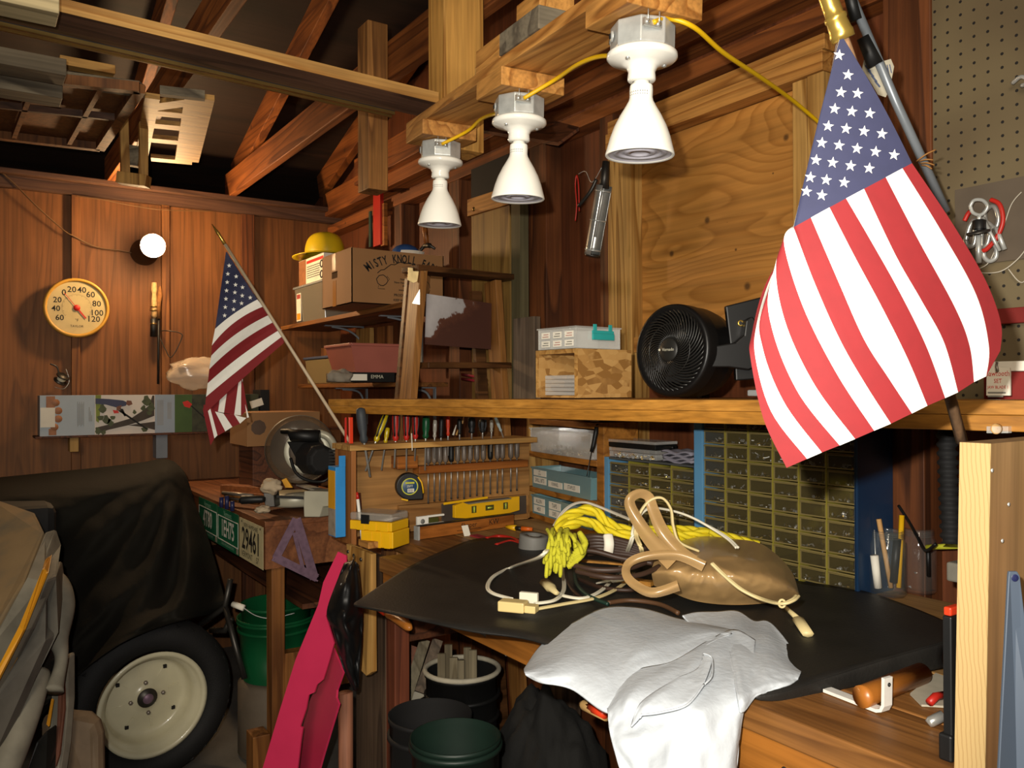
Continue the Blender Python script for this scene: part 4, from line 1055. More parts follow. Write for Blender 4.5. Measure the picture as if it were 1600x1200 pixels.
d_ = MB().lathe([(.0005, .0035), (.026, .0035), (.027, .003), (.027, .001)], tc_ + nrm * .001, nrm, 28).build('dial', M['dialblue'], t)
MB().lathe([(.0245, .0036), (.0265, .0042), (.028, .0036)], tc_ + nrm * .001, nrm, 28).build('ring', M['lime'], d_)
lb = MB(); lb.box(tp(0, .012, .005), (.030, .0006, .006), Matrix((sd_, nrm, zz)).transposed(), 0); lb.box(tp(.003, -.013, .005), (.022, .0006, .012), Matrix((sd_, nrm, zz)).transposed(), 1)
for k in range(6): lb.box(tp(-.005 + k * .003, -.013, .0056), (.0012, .0004, .009), Matrix((sd_, nrm, zz)).transposed(), 2)
lb.text('25FT', tp(0, .001, .005), sd_, zz, .010, .0003, 1)
lb.build('label', [M['lime'], M['paper'], M['ink']], d_)
# lower ledge: levels and rulers
def plank(name, A, B, h, th, mt, label, cat, dz=0, up=(0, 0, 1), grp=None):
    a, b = Vector(A), Vector(B)
    o = MB().bar(a + zz * (h / 2 + dz), b + zz * (h / 2 + dz), th, h, up).build(name, mt, bevel=.0008)
    if label: tag(o, label, cat, grp)
    return o
# yellow torpedo level
A, B = P(711, 814, x=RX0 + .075), P(812, 800, x=RX0 + .05)
A.z = B.z = 1.012
t = thing('spirit_level', 'yellow torpedo level with three vials leaning on the rack', 'level', A)
ax = (B - A).normalized(); L_ = (B - A).length; up_ = (zz - Vector((-1, 0, 0)) * .0); nl = ax.cross(zz).normalized()
if nl.x < 0: nl = -nl
lb = MB(); hh = .050
poly = [A, A + ax * .045 - zz * .006, A + ax * (L_ - .045) - zz * .006, A + ax * L_, A + ax * L_ + zz * hh, A + ax * (L_ - .03) + zz * hh, A + ax * (L_ - .045) + zz * (hh - .004), A + ax * .05 + zz * (hh - .006), A + ax * .035 + zz * hh, A + zz * (hh - .008)]
lb.prism(poly, -nl * .016)
lb.build('body', M['yellow'], t, bevel=.0015)
for f, ver in ((.28, 1), (.52, 0), (.77, 1)):
    c = A + ax * L_ * f + zz * .022
    MB().box(c + nl * .0006, (.020 if ver else .036, .0015, .024 if ver else .018), Matrix((ax, nl, zz)).transposed()).build('vial_window', M['olive'], t)
    MB().tube([c + nl * .002 + (zz if ver else ax) * -.010, c + nl * .002 + (zz if ver else ax) * .010], .003, 8).build('vial', M['limeglass'], t)
MB().bar(A + ax * .05 + zz * (hh - .005), A + ax * (L_ - .045) + zz * (hh - .003), .017, .003, zz).build('top_rail', M['grey'], t)
o = plank('grey_sheet', P(690, 818, x=RX0 + .03), P(822, 802, x=RX0 + .03), .066, .004, M['greymetal'], 'dull grey metal blade leaning on the rack behind the yellow level', 'tool')
o.data.transform(Matrix.Translation((0, 0, .0)))
o = plank('yellow_strip', P(693, 789, x=RX0 + .036), P(762, 779, x=RX0 + .036), .008, .004, M['yellow'], 'thin yellow strip along the top of the grey blade', 'strip')
# white line level
A, B = P(651, 823, x=RX0 + .07), P(694, 816, x=RX0 + .06); B.z = A.z
t = thing('line_level', 'small white plastic level between the yellow case and the yellow level', 'level', A)
ax = (B - A).normalized(); nl = ax.cross(zz); nl = nl if nl.x > 0 else -nl
Mx2 = Matrix((ax, nl, zz)).transposed(); L_ = (B - A).length
bm_ = MB(); bm_.box(A + ax * .022 + zz * .016, (.044, .012, .034), Mx2)
bm_.box(A + ax * (L_ * .5 + .02) + zz * .030, (L_ - .044, .012, .007), Mx2); bm_.box(A + ax * (L_ * .5 + .02) + zz * .003, (L_ - .044, .012, .008), Mx2)
bm_.build('body', M['white'], t, bevel=.002)
MB().lathe([(.0005, .001), (.008, .001), (.0085, 0)], A + ax * .02 + zz * .016 + nl * .006, nl, 16).build('round_vial', M['grey'], t)
MB().box(A + ax * (L_ * .5 + .01) + zz * .016, (.04, .006, .016), Mx2).build('vial', M['olive'], t)
# long wooden level with lettering
A, B = P(653, 846, x=RX0 + .16), P(800, 822, x=RX0 + .115)
A.z = B.z = BZ + .002
t = thing('wooden_level', 'long brown wooden straightedge with black lettering lying on the bench', 'level', A)
ax = (B - A).normalized(); nl = ax.cross(zz); nl = nl if nl.x > 0 else -nl; Mx2 = Matrix((ax, nl, zz)).transposed(); L_ = (B - A).length; hh = .040
MB().box((A + B) / 2 + zz * hh / 2, (L_, .022, hh), Mx2).build('body', M['orangewood'], t, bevel=.001)
MB().box((A + B) / 2 + zz * (hh + .0015), (L_, .022, .003), Mx2).build('black_top', M['black'], t)
MB().box(A - ax * .004 + zz * hh / 2, (.007, .024, hh + .004), Mx2).build('end_cap', M['galv'], t)
wr = MB().text('Shaper', A + ax * L_ * .50 + zz * hh * .62 + nl * .0112, ax, zz, .024, .0004).text('KW', A + ax * L_ * .77 + zz * hh * .62 + nl * .0112, ax, zz, .026, .0004)
wr.box(A + ax * L_ * .50 + zz * hh * .28 + nl * .0114, (.10, .0003, .0015), Mx2); wr.build('lettering', M['ink'], t)
t0 = P(726, 820, x=RX0 + .19); t1 = P(733, 846, x=RX0 + .21)
o = MB().bar(P(726, 821, x=RX0 + .175), P(733, 847, x=RX0 + .20), .024, .0012, (1, 0, .4)).build('paper_strip', M['paper']); tag(o, 'narrow white strip leaning across the wooden straightedge', 'strip')
# two yellow bit cases
C0 = P(614, 858, z=BZ + .001)
cx = Vector((0, 1, 0)); cy = Vector((-1, 0, 0))       # along the rack, into the rack
e1 = (P(651, 846, z=BZ) - C0); e1.z = 0; e1 = e1.normalized(); e2 = Vector((-e1.y, e1.x, 0))
if e2.dot(Vector((-1, 0, 0))) < 0: e2 = -e2
def casebox(o, L1, L2, h, label, clear):
    t = thing('bit_case', label, 'case', o, 'yellow bit cases')
    o = Vector(o)
    b = MB(); obox(b, o, e1 * L1, e2 * L2, h); bo_ = b.build('base', M['yellow'], t, bevel=.003)
    rb = MB()
    for f in (.08, .36, .64): obox(rb, o - e1 * .0022 + e2 * (L2 * f), e1 * .002, e2 * (L2 * .18), h * .92)
    rb.build('rib', M['yellow'], bo_, bevel=.0008)
    if clear:
        obox(MB(), o + zz * (h + .001), e1 * L1, e2 * L2, .024).build('lid', M['smokelid'], t, bevel=.006)
        ins = MB()
        for k in range(6): ins.tube([o + e1 * (L1 * (.15 + .13 * k)) + e2 * .012 + zz * (h + .003), o + e1 * (L1 * (.15 + .13 * k)) + e2 * (L2 - .012) + zz * (h + .003)], .0022, 6)
        q = ins.build('drill_bits', M['steelrod'], t); q['kind'] = 'stuff'
        obox(MB(), o + e2 * (L2 * .52) - e1 * .003 + zz * (h * .7), e1 * .004, e2 * .03, .028).build('latch', M['black'], t, bevel=.001)
    return t
casebox(C0, .098, .115, .050, 'lower yellow plastic bit case on the bench, carrying another case', False)
casebox(C0 + zz * .051 + e2 * .002 - e1 * .004, .10, .150, .028, 'upper yellow bit case with clear lid and black latch', True)
# marker, rod, scraps at the rack corner
t = thing('marker_pen', 'white pen with red cap leaning in the rack corner', 'pen', P(559, 838, x=RX1 + .02))
MB().tube([P(566, 842, x=RX1 + .02), P(559, 780, x=RX1 + .005)], .005, 10).build('barrel', M['white'], t)
MB().tube([P(559, 780, x=RX1 + .005), P(558, 769, x=RX1)], [.0055, .0035], 10).build('cap', M['red'], t)
o = MB().tube([P(548, 836, x=RX1 - .03), P(547, 706, x=RX1 - .03)], .005, 8).build('dark_rod', M['leg_red']); tag(o, 'thin dark rod standing upright against the rack end', 'rod')
o = MB().tube([P(565, 812, x=RX0 + .04), P(562, 770, x=RX0 + .02)], .0035, 8).build('pencil', M['leg_red']); tag(o, 'dark pencil leaning on the rack back behind the white pen', 'pencil', 'pencils in the rack rail')
wb = MB(); q0 = P(541, 848, z=BZ); 
o = obox(wb, P(566, 862, z=BZ + .001) + Vector((-.10, .03, 0)), Vector((.075, 0, 0)) , Vector((0, .05, 0)), .02).build('wood_block', M['pine_x'], bevel=.002); tag(o, 'small pale wood block on the bench corner under the white pen', 'wood block')
# blue hang pack
x = RX0 + .05
o = thing('hang_pack', 'blue and orange cardboard pack hanging on the outside of the rack', 'packet', P(527, 770, y=.985))
ya_ = .950
X0, X1 = P(513, 780, y=ya_).x, P(524.5, 780, y=ya_).x
y2 = min(P(540, 780, x=X1).y, .999)
zt_, zb_ = P(524, 730, y=ya_).z, P(524, 840, y=ya_).z
MB().bb((X0, ya_, zb_), (X1, y2, zt_)).build('carton', M['blue'], o, bevel=.001)
MB().bb((X0 + .002, ya_ - .001, zb_ + .085), (X1 - .004, ya_ - .0001, zt_ - .012)).build('orange_window', M['amber'], o)
MB().bb((X0 + .002, ya_ - .001, zb_ + .003), (X1 - .003, ya_ - .0001, zb_ + .084)).build('paper_panel', M['dustpaper'], o)
MB().bb((X1 - .0015, (ya_ + y2) / 2 - .005, zt_), (X1 - .0003, y2, zt_ + .034)).build('hang_tab', M['blue'], o)
# small things on the bench behind the mat
t = thing('red_pliers', 'red-handled pliers lying open on the bench behind the black mat', 'pliers', P(800, 840, z=BZ))
pl = lambda u, v: P(u, v, z=BZ + .012)
MB().tube(cr([pl(760, 842), pl(778, 838), pl(800, 841), pl(815, 849)], 5), .006, 8).build('handle', M['red'], t)
MB().tube(cr([pl(775, 852), pl(795, 846), pl(808, 848), pl(815, 851)], 5), .006, 8).build('handle', M['red'], t)
MB().tube([pl(815, 850), pl(832, 856)], [.009, .004], 8).build('jaw', M['darkmetal'], t)
t = thing('orange_screwdriver', 'small screwdriver with yellow and orange handle lying behind the mat', 'screwdriver', P(810, 825, z=BZ))
MB().tube([pl(791, 823), pl(806, 825)], [.006, .010], 10).build('cap', M['yellow'], t)
MB().tube([pl(806, 825), pl(815, 826)], .007, 10).build('collar', M['black'], t)
MB().tube([pl(815, 826), pl(832, 827)], [.0085, .006], 10).build('handle', M['orange'], t)
t = thing('grey_roll', 'dark grey roll of tape lying on the bench left of the yellow rope', 'roll', P(838, 855, z=BZ))
MB().lathe([(.02, 0), (.042, 0), (.043, .004), (.043, .046), (.042, .05), (.02, .05), (.02, 0)], P(832, 862, z=BZ + .001), (.1, .05, 1), 28).build('tape', M['grey'], t)
o = MB().bar(P(740, 836, z=BZ + .004), P(838, 862, z=BZ + .004), .03, .004).build('red_sheet', M['redcloth']); tag(o, 'flat red scrap lying on the bench beside the grey roll', 'scrap')
# ================================================================ the two stick flags
def catm(pts, t):
    n = len(pts) - 1; x = min(max(t, 0), .99999) * n; i = int(x); f = x - i
    p0, p1, p2, p3 = pts[max(i - 1, 0)], pts[i], pts[i + 1], pts[min(i + 2, n)]
    return tuple(.5 * (2 * b + (c - a) * f + (2 * a - 5 * b + 4 * c - d) * f * f + (3 * b - a - 3 * c + d) * f ** 3) for a, b, c, d in zip(p0, p1, p2, p3))
def star_poly(c, right, up, r):
    vs = []
    for k in range(10):
        a = PI / 2 + k * PI / 5; q = r if k % 2 == 0 else r * .40
        vs.append(c + right * math.cos(a) * q + up * math.sin(a) * q)
    return vs
def fl_depth(u, v, base):   # gentle billow of the large flag
    return base + .035 * ((u - 1350) / 190) ** 2 - .02 * math.sin((v - 300) / 170)
DB = .84
# columns = stripe borders, from the flag's top edge (right) to its bottom edge (left): canton line point, way points, fly-end point
colz = {
 0: [(1425, 255), (1498, 365), (1545, 440), (1563, 500), (1562, 548)],
 1: [(1410, 263), (1470, 360), (1525, 460), (1545, 540), (1541, 588)],
 2: [(1384, 277), (1435, 375), (1492, 480), (1515, 540), (1522, 597)],
 3: [(1350, 295), (1400, 400), (1440, 470), (1475, 535), (1497, 613)],
 4: [(1322, 310), (1360, 375), (1405, 455), (1447, 540), (1477, 622)],
 5: [(1296, 324), (1335, 400), (1378, 480), (1418, 560), (1449, 634)],
 6: [(1267, 340), (1310, 440), (1350, 530), (1388, 590), (1425, 646)],
 7: [(1240, 355), (1272, 440), (1312, 530), (1352, 600), (1392, 662)],
 8: [(1240, 352, .02), (1225, 380), (1255, 480), (1308, 585), (1366, 673)],
 9: [(1244, 350, .026), (1213, 408), (1226, 500), (1272, 600), (1336, 686)],
 10: [(1248, 348, .032), (1203, 445), (1208, 520), (1248, 615), (1312, 696)],
 11: [(1252, 346, .038), (1192, 480), (1192, 545), (1226, 630), (1284, 707)],
 12: [(1256, 344, .044), (1206, 430, .03), (1182, 508, .008), (1181, 562), (1206, 645), (1261, 717)],
 13: [(1260, 342, .05), (1198, 440, .03), (1174, 525, .01), (1173, 562), (1193, 655), (1229, 731)]}
colz[0] = [(1425, 255), (1490, 352), (1540, 438), (1564, 505), (1563, 548)]
NC, NR1, NR2 = 13, 14, 34
def cloth_pt(k, row):
    """row 0..NR1 = canton part, NR1..NR1+NR2 = striped part"""
    q3 = lambda p: (p[0], p[1], p[2] if len(p) > 2 else 0.0)
    S_ = q3(colz[k][0])
    if row <= NR1:
        t = row / NR1
        ap = (1318 - k * .9, 60 + k * .3, 0.0 if k <= 7 else .004 * (k - 6))
        u, v, e = (ap[i] * (1 - t) + S_[i] * t for i in range(3))
        if k == 0: u += 4 * math.sin(PI * t)
        u -= (2 * math.sin(PI * t) if k == 7 else 0)
    else:
        u, v, e = catm([q3(p) for p in colz[k]], (row - NR1) / NR2)
    return u, v, fl_depth(u, v, DB) + e
def cp(kf, row):
    k = min(int(kf), NC - 1); f = kf - k
    a, b = cloth_pt(k, row), cloth_pt(k + 1, row)
    return P(a[0] * (1 - f) + b[0] * f, a[1] * (1 - f) + b[1] * f, d=a[2] * (1 - f) + b[2] * f)
SUBC = 3
fl = MB()
nu, nv = NC * SUBC, NR1 + NR2
fl.grid(lambda s, t: cp(s * NC, int(round(t * nv))), nu, nv, mfn=lambda i, j: 2 if (j < NR1 and i // SUBC < 7) else (0 if (i // SUBC) % 2 == 0 else 1))
stars = [(1311, 86, 1), (1325, 117), (1300, 116, .6), (1314, 144), (1340, 146), (1291, 142, .6), (1304, 170), (1331, 174), (1359, 177), (1283, 170, .6), (1294, 197), (1322, 201), (1350, 205), (1378, 209), (1275, 196, .5), (1284, 223), (1311, 227), (1339, 232), (1368, 237), (1397, 242), (1267, 223, .5), (1275, 250), (1301, 254), (1329, 259), (1358, 263), (1259, 250, .5), (1266, 277), (1291, 281), (1319, 285), (1252, 277, .5), (1260, 299), (1284, 305)]
st = MB()
for s_ in stars:
    if len(s_) > 2 and s_[2] < 1: continue
    u, v = s_[:2]; d = fl_depth(u, v, DB) - .0012
    ring = []
    for k in range(10):
        a = PI / 2 + k * PI / 5 - .12; q = 9.2 if k % 2 == 0 else 3.7
        uu, vv = u + q * math.cos(a), v - q * math.sin(a)
        ring.append(P(uu, vv, d=fl_depth(uu, vv, DB) - .0012))
    c = P(u, v, d=d)
    st.add([c] + ring, [(0, 1 + k, 1 + (k + 1) % 10) for k in range(10)], 1)
root = thing('american_flag', 'large stick flag of stars and stripes hanging nearest, right of the lamps', 'flag', P(1500, 690, d=.99))
fo = fl.build('flag_cloth', [M['flagred'], M['flagwhite'], M['flagblue']], root, weld=True)
st.build('stars', [M['flagred'], M['flagwhite']], fo)
sd0, sd1 = P(1292, 0, d=.845), P(1503, 690, d=1.03)
MB().tube([P(1314, 55, d=.872), P(1400, 300, d=.925), P(1503, 690, d=1.03)], .0068, 12).build('stick', M['flagstick'], root)
A0, A1 = P(1280, -40, d=.862), P(1318, 62, d=.874); ax = A1 - A0
L_ = ax.length
MB().lathe([(.002, 0), (.0085, L_ * .12), (.0095, L_ * .5), (.0095, L_ * .62), (.0115, L_ * .64), (.0115, L_ * .69), (.0105, L_ * .72), (.0115, L_ * .86), (.0125, L_ * .90), (.0120, L_), (.008, L_)], A0, ax, 18).build('gold_finial', M['brassgold'], root)
# ---- far flag (stuck in the tool rack)
def fd(u, v): return 2.64 + (v - 690) * -.0002 + (u - 400) * -.0003
rows = []
# stripe borders from the canton's upper edge down to the lowest red stripe: [stick end ... left silhouette]
def quad(a, c, b, t): return tuple((1 - t) ** 2 * a[i] + 2 * t * (1 - t) * c[i] + t * t * b[i] for i in range(2))
stick_pts = [(354, 393), (402, 468), (411, 479), (422.5, 491), (430.5, 501.5), (439, 514), (443, 524), (443.5, 536)]
left_pts = [(353, 394), (336, 514), (331, 540), (330, 556), (327, 577), (324.5, 599), (322, 620), (319, 648)]
ctl = [(353, 394), (362, 489), (362, 498), (366, 517), (370, 532), (374, 553), (376, 574), (370, 598)]
fb = MB()
ns = 14
pts = [[quad(stick_pts[r], ctl[r], left_pts[r], i / ns) for i in range(ns + 1)] for r in range(8)]
vs, fs, ms = [], [], []
def addrow(rowA, rowB, mi, n=1, depth=0):
    for i in range(ns):
        for j in range(n):
            q = []
            for (rr_, f, ii) in ((0, j / n, i), (0, j / n, i + 1), (0, (j + 1) / n, i + 1), (0, (j + 1) / n, i)):
                a, b = rowA[ii], rowB[ii]; u, v = a[0] * (1 - f) + b[0] * f, a[1] * (1 - f) + b[1] * f
                q.append(P(u, v, d=fd(u, v) + .012 * math.sin((u + v) / 17) + depth))
            o = len(fb.v); fb.v += q; fb.f.append([o, o + 1, o + 2, o + 3]); fb.m.append(mi); fb.sm.append(True)
addrow(pts[0], pts[1], 2, 8)
for r in range(1, 7): addrow(pts[r], pts[r + 1], 1 if r % 2 else 0, 2)
# lower fold: the fly end hangs behind and folds forward
def strip(poly, mi, dep): fb.add([P(u, v, d=fd(u, v) + dep) for u, v in poly], [tuple(range(len(poly)))], mi, True)
strip([(320, 640), (345, 612), (341, 640), (338, 655), (322, 640)], 0, .03)
S0 = [(336, 622, 355, 605), (340, 625, 355, 606)]
bands = [((320, 636), (342, 616), (339, 643), (318, 650), 0), ((342, 616), (356, 604), (350, 645), (339, 643), 1), ((356, 604), (374, 587), (366, 648), (350, 645), 0), ((374, 587), (380, 583), (378.5, 605), (376.5, 650), 1), ((374, 587), (377, 600), (376.5, 649), (366, 648), 1), ((377, 590), (380, 600), (387, 640), (376.5, 650), 0), ((380, 610), (386, 640), (389, 652), (386, 653), 1)]
for a, b, c, d, mi in bands: strip([a, b, c, d], mi, .035)
low = [((318, 632), (323, 634), (335, 685), (329, 696), 0), ((317, 640), (319, 632), (329, 696), (323, 668), 0), ((323, 634), (328, 636), (340, 680), (332, 688), 1), ((328, 636), (336, 643), (352, 674), (340, 681), 0), ((336, 643), (349, 646), (363, 667), (352, 674), 1), ((349, 646), (366, 648), (375, 662), (363, 667), 0), ((366, 648), (380, 652), (385, 653), (375, 662), 1)]
for a, b, c, d, mi in low: strip([a, b, c, d], mi, .005)
root = thing('american_flag', 'small stick flag of stars and stripes leaning from the tool rack, farther away', 'flag', P(545, 690, d=2.58))
fo = fb.build('flag_cloth', [M['flagred'], M['flagwhite'], M['flagblue']], root)
st = MB()
for u, v in [(358, 415), (356, 428), (369, 432), (355, 441), (368, 445), (379, 449), (354, 454), (367, 457), (378.5, 462), (391, 465), (353, 467), (366, 470.5), (377.5, 474), (352, 480), (365, 483.5), (351, 493)]:
    r_ = 3.7
    d = fd(u, v) + .012 * math.sin((u + v) / 17) - .004
    st.add([P(u + (r_ if k % 2 == 0 else r_ * .4) * math.cos(PI / 2 + k * PI / 5), v - (r_ if k % 2 == 0 else r_ * .4) * math.sin(PI / 2 + k * PI / 5), d=d) for k in range(10)], [tuple(range(10))])
st.build('stars', M['flagwhite'], fo)
MB().tube([P(352, 382, d=2.655), P(546, 690, d=2.58)], .0052, 10).build('stick', M['palestick'], root)
MB().tube([P(331, 350, d=2.66), P(341, 365, d=2.66), P(343, 368, d=2.66), P(351, 381, d=2.655)], [.001, .006, .0045, .0058], 10).build('spear_finial', M['brassgold'], root)
# ================================================================ black mat and what lies on it
G = lambda u, v, h=0.0: P(u, v, z=.980 + h)
top = [(553, 944, -.012), (600, 912, -.004), (640, 886, 0), (700, 858, 0), (757, 841, .002), (860, 846, .002), (1000, 862, .002), (1150, 891, .002), (1250, 909, .004), (1340, 922, .006), (1420, 948, .008), (1478, 972, .012)]
bot = [(553, 946, -.012), (600, 956, -.008), (660, 970, -.006), (740, 987, -.010), (830, 1000, -.012), (920, 1032, -.012), (1010, 1066, -.008), (1100, 1086, -.002), (1200, 1086, .0), (1290, 1060, .010), (1390, 1029, .028), (1477, 1004, .042)]
def mat_pt(s, t):
    a, b = catm(top, s), catm(bot, s)
    A, B = G(*a), G(*b)
    p = A * (1 - t) + B * t
    return p + Vector((0, 0, .004 * math.sin(PI * t) * math.sin(5 * s)))
mm = MB().grid(mat_pt, 60, 18)
def lip(s, t):          # the near edge curls under
    p = mat_pt(s, 1); k = max(0, (s - .70) / .30) ** .7
    a = t * PI * .9
    return p + Vector((0, -.001, 0)) + Vector((.0, -math.sin(a) * .012 * k, -(1 - math.cos(a)) * .021 * k))
mm.grid(lip, 60, 8)
o = mm.build('rubber_mat', M['rubber'], solid=.004, weld=True); tag(o, 'large black rubber mat draped over the workbench', 'mat')
# ---- white cloth
def net(rows, nu, nv, mb, bulge=0, nz=.004, seed=0, fq=9):
    def f(s, t):
        cs = [catm(r, s) for r in rows]
        u, v, d = catm(cs, t)
        w_ = noise1(s * fq + seed, t * fq * .7, seed) * nz + noise1(s * fq * 2.3, t * fq * 2 + seed, 3) * nz * .4
        return P(u, v, d=d + w_)
    mb.grid(f, nu, nv)
cl = MB()
net([[(823, 1040, 1.50), (850, 1004, 1.60), (905, 968, 1.70), (950, 949, 1.74), (1005, 951, 1.74), (1060, 967, 1.68), (1105, 975, 1.64), (1146, 984, 1.60)],
     [(819, 1046, 1.42), (848, 1030, 1.45), (905, 1000, 1.52), (950, 985, 1.56), (1005, 978, 1.58), (1060, 982, 1.56), (1105, 982, 1.55), (1147, 986, 1.55)],
     [(820, 1052, 1.37), (850, 1050, 1.36), (900, 1040, 1.38), (955, 1050, 1.36), (995, 1020, 1.42), (1055, 1010, 1.46), (1104, 994, 1.50), (1146, 988, 1.52)],
     [(824, 1056, 1.37), (845, 1066, 1.34), (893, 1075, 1.33), (956, 1112, 1.27), (994, 1054, 1.36), (1052, 1040, 1.40), (1108, 1006, 1.47), (1143, 990, 1.52)],
     [(832, 1054, 1.40), (850, 1062, 1.38), (895, 1070, 1.37), (955, 1100, 1.31), (996, 1046, 1.39), (1052, 1030, 1.43), (1106, 1000, 1.49), (1142, 988, 1.53)]], 64, 40, cl, nz=.006, seed=1)
net([[(948, 1098, 1.30), (990, 1050, 1.365), (1050, 1034, 1.395), (1105, 1002, 1.48), (1146, 984, 1.53), (1180, 1000, 1.48)],
     [(950, 1118, 1.25), (985, 1085, 1.262), (1040, 1064, 1.305), (1095, 1040, 1.365), (1146, 1030, 1.395), (1176, 1040, 1.37)],
     [(953, 1145, 1.22), (990, 1130, 1.215), (1040, 1115, 1.222), (1095, 1098, 1.232), (1150, 1080, 1.26), (1166, 1092, 1.265)],
     [(962, 1180, 1.20), (995, 1170, 1.185), (1045, 1160, 1.195), (1095, 1150, 1.20), (1145, 1140, 1.215), (1157, 1140, 1.235)],
     [(975, 1230, 1.19), (1005, 1230, 1.172), (1045, 1230, 1.185), (1090, 1230, 1.175), (1140, 1230, 1.19), (1149, 1225, 1.215)],
     [(985, 1300, 1.20), (1010, 1300, 1.18), (1045, 1300, 1.20), (1090, 1300, 1.18), (1135, 1300, 1.20), (1147, 1290, 1.23)]], 56, 50, cl, nz=.012, seed=5, fq=6)
net([[(1066, 962, 1.66), (1088, 957, 1.70), (1120, 956, 1.71), (1152, 955, 1.71), (1178, 970, 1.66), (1202, 972, 1.64), (1232, 1006, 1.52), (1250, 1040, 1.41)],
     [(1080, 975, 1.63), (1100, 975, 1.63), (1125, 978, 1.61), (1150, 982, 1.58), (1178, 995, 1.53), (1202, 1000, 1.51), (1232, 1028, 1.44), (1252, 1046, 1.39)],
     [(1120, 990, 1.53), (1130, 1000, 1.50), (1140, 1015, 1.44), (1155, 1025, 1.40), (1178, 1030, 1.39), (1202, 1040, 1.36), (1232, 1050, 1.34), (1251, 1052, 1.345)],
     [(1140, 1000, 1.50), (1146, 1035, 1.38), (1150, 1075, 1.265), (1160, 1085, 1.245), (1180, 1072, 1.278), (1204, 1068, 1.29), (1232, 1068, 1.30), (1246, 1062, 1.32)],
     [(1140, 1010, 1.48), (1150, 1050, 1.36), (1154, 1105, 1.245), (1162, 1112, 1.23), (1182, 1088, 1.26), (1204, 1082, 1.28), (1230, 1072, 1.31), (1242, 1064, 1.33)]], 60, 40, cl, nz=.006, seed=9, fq=8)
# loose strap folded in front, with its stitched edge
net([[(986, 1136, 1.20), (1002, 1098, 1.232), (1055, 1062, 1.292), (1090, 1045, 1.335), (1099, 1022, 1.385)],
     [(1000, 1122, 1.202), (1020, 1095, 1.222), (1058, 1072, 1.268), (1092, 1056, 1.305), (1106, 1022, 1.375)],
     [(1002, 1116, 1.208), (1034, 1112, 1.208), (1074, 1100, 1.218), (1100, 1068, 1.272), (1113, 1030, 1.355)]], 30, 12, cl, nz=.003, seed=3)
o = cl.build('white_cloth', M['whitecloth'], solid=.0022); tag(o, 'crumpled white cloth hanging over the front of the bench', 'cloth')
hm = MB()
for pts in ([(956, 1112, 1.262), (975, 1080, 1.31), (994, 1054, 1.352), (1052, 1040, 1.392), (1108, 1006, 1.462), (1143, 990, 1.512)], [(1099, 1021, 1.378), (1108, 1024, 1.365), (1113, 1032, 1.35), (1112, 1056, 1.29), (1100, 1070, 1.266)], [(1002, 1117, 1.204), (1034, 1113, 1.204), (1074, 1101, 1.213), (1100, 1069, 1.266)]):
    hm.tube([P(*catm(pts, i / 24)[:2], d=catm(pts, i / 24)[2]) for i in range(25)], .0016, 6)
h_ = hm.build('hem', M['whitecloth'], o)
# ---- cords
def D(v): return .47 * FPX / max(v - 607, 1)          # distance of the mat's surface at picture height v
def cordpts(pts):
    out = []
    for p in pts:
        u, v = p[:2]
        if len(p) > 2: out.append(P(u, v, d=p[2]))
        else: out.append(P(u, v, z=.984 + .003))
    return cr(out, 8)
def twin(name, pts, mt, label, group, r=.0029):
    path = cordpts(pts); a, b = [], []
    for i, p in enumerate(path):
        t = (path[min(i + 1, len(path) - 1)] - path[max(i - 1, 0)]).normalized()
        s_ = Vector((0, 0, 1)).cross(t); s_ = s_.normalized() if s_.length > .05 else Vector((1, 0, 0))
        a.append(p + s_ * r * .85); b.append(p - s_ * r * .85)
    root = thing(name, label, 'cord', path[0], group)
    MB().tube(a, r, 8).tube(b, r, 8).build('flex', mt, root)
    return root, path
g = 'white cords on the black mat'
c1, path1 = twin('white_cable', [(836, 943), (866, 938), (880, 924), (881, 905), (877, 880), (870, 862), (858, 858, 1.80), (840, 872, 1.76), (800, 886), (772, 900), (762, 916), (770, 927), (800, 936)], M['cordwhite'], 'white twin cord looping from the tan connector under the yellow frayed end', g)
c2, path2 = twin('white_cable', [(836, 952), (880, 944), (935, 933), (975, 912), (1000, 882), (1003, 862, 1.78), (994, 835, 1.80), (998, 806, 1.80), (1014, 783, 1.80), (1034, 778, 1.80), (1048, 795, 1.80), (1052, 822, 1.80), (1062, 847, 1.80), (1092, 861, 1.80)], M['cordcream'], 'cream twin cord from the tan connector rising in a tall loop through the bag handle', g)
c3, path3 = twin('white_cable', [(868, 925), (885, 932), (915, 934), (945, 918), (968, 888), (985, 850, 1.83), (994, 815, 1.84), (1012, 795, 1.85), (1040, 796, 1.88), (1075, 806, 1.9), (1110, 824, 1.9), (1138, 842, 1.86), (1152, 856, 1.82)], M['cordwhite'], 'white twin cord from the ivory plug curving up and behind the bag handles', g)
c4, path4 = twin('white_cable', [(866, 822, 1.98), (880, 800, 2.0), (896, 788, 2.02), (914, 785, 2.03), (934, 791, 2.02), (958, 801, 2.0), (985, 812, 1.95)], M['greycord'], 'greyish cord arching highest behind the yellow rope', g)
c5, path5 = twin('white_cable', [(1112, 880, 1.62), (1135, 902, 1.60), (1160, 922, 1.58), (1190, 936, 1.56), (1220, 943, 1.50), (1238, 938, 1.50), (1246, 931, 1.52)], M['cordcream'], 'cream cord lying over the front of the tan plastic bag', g)
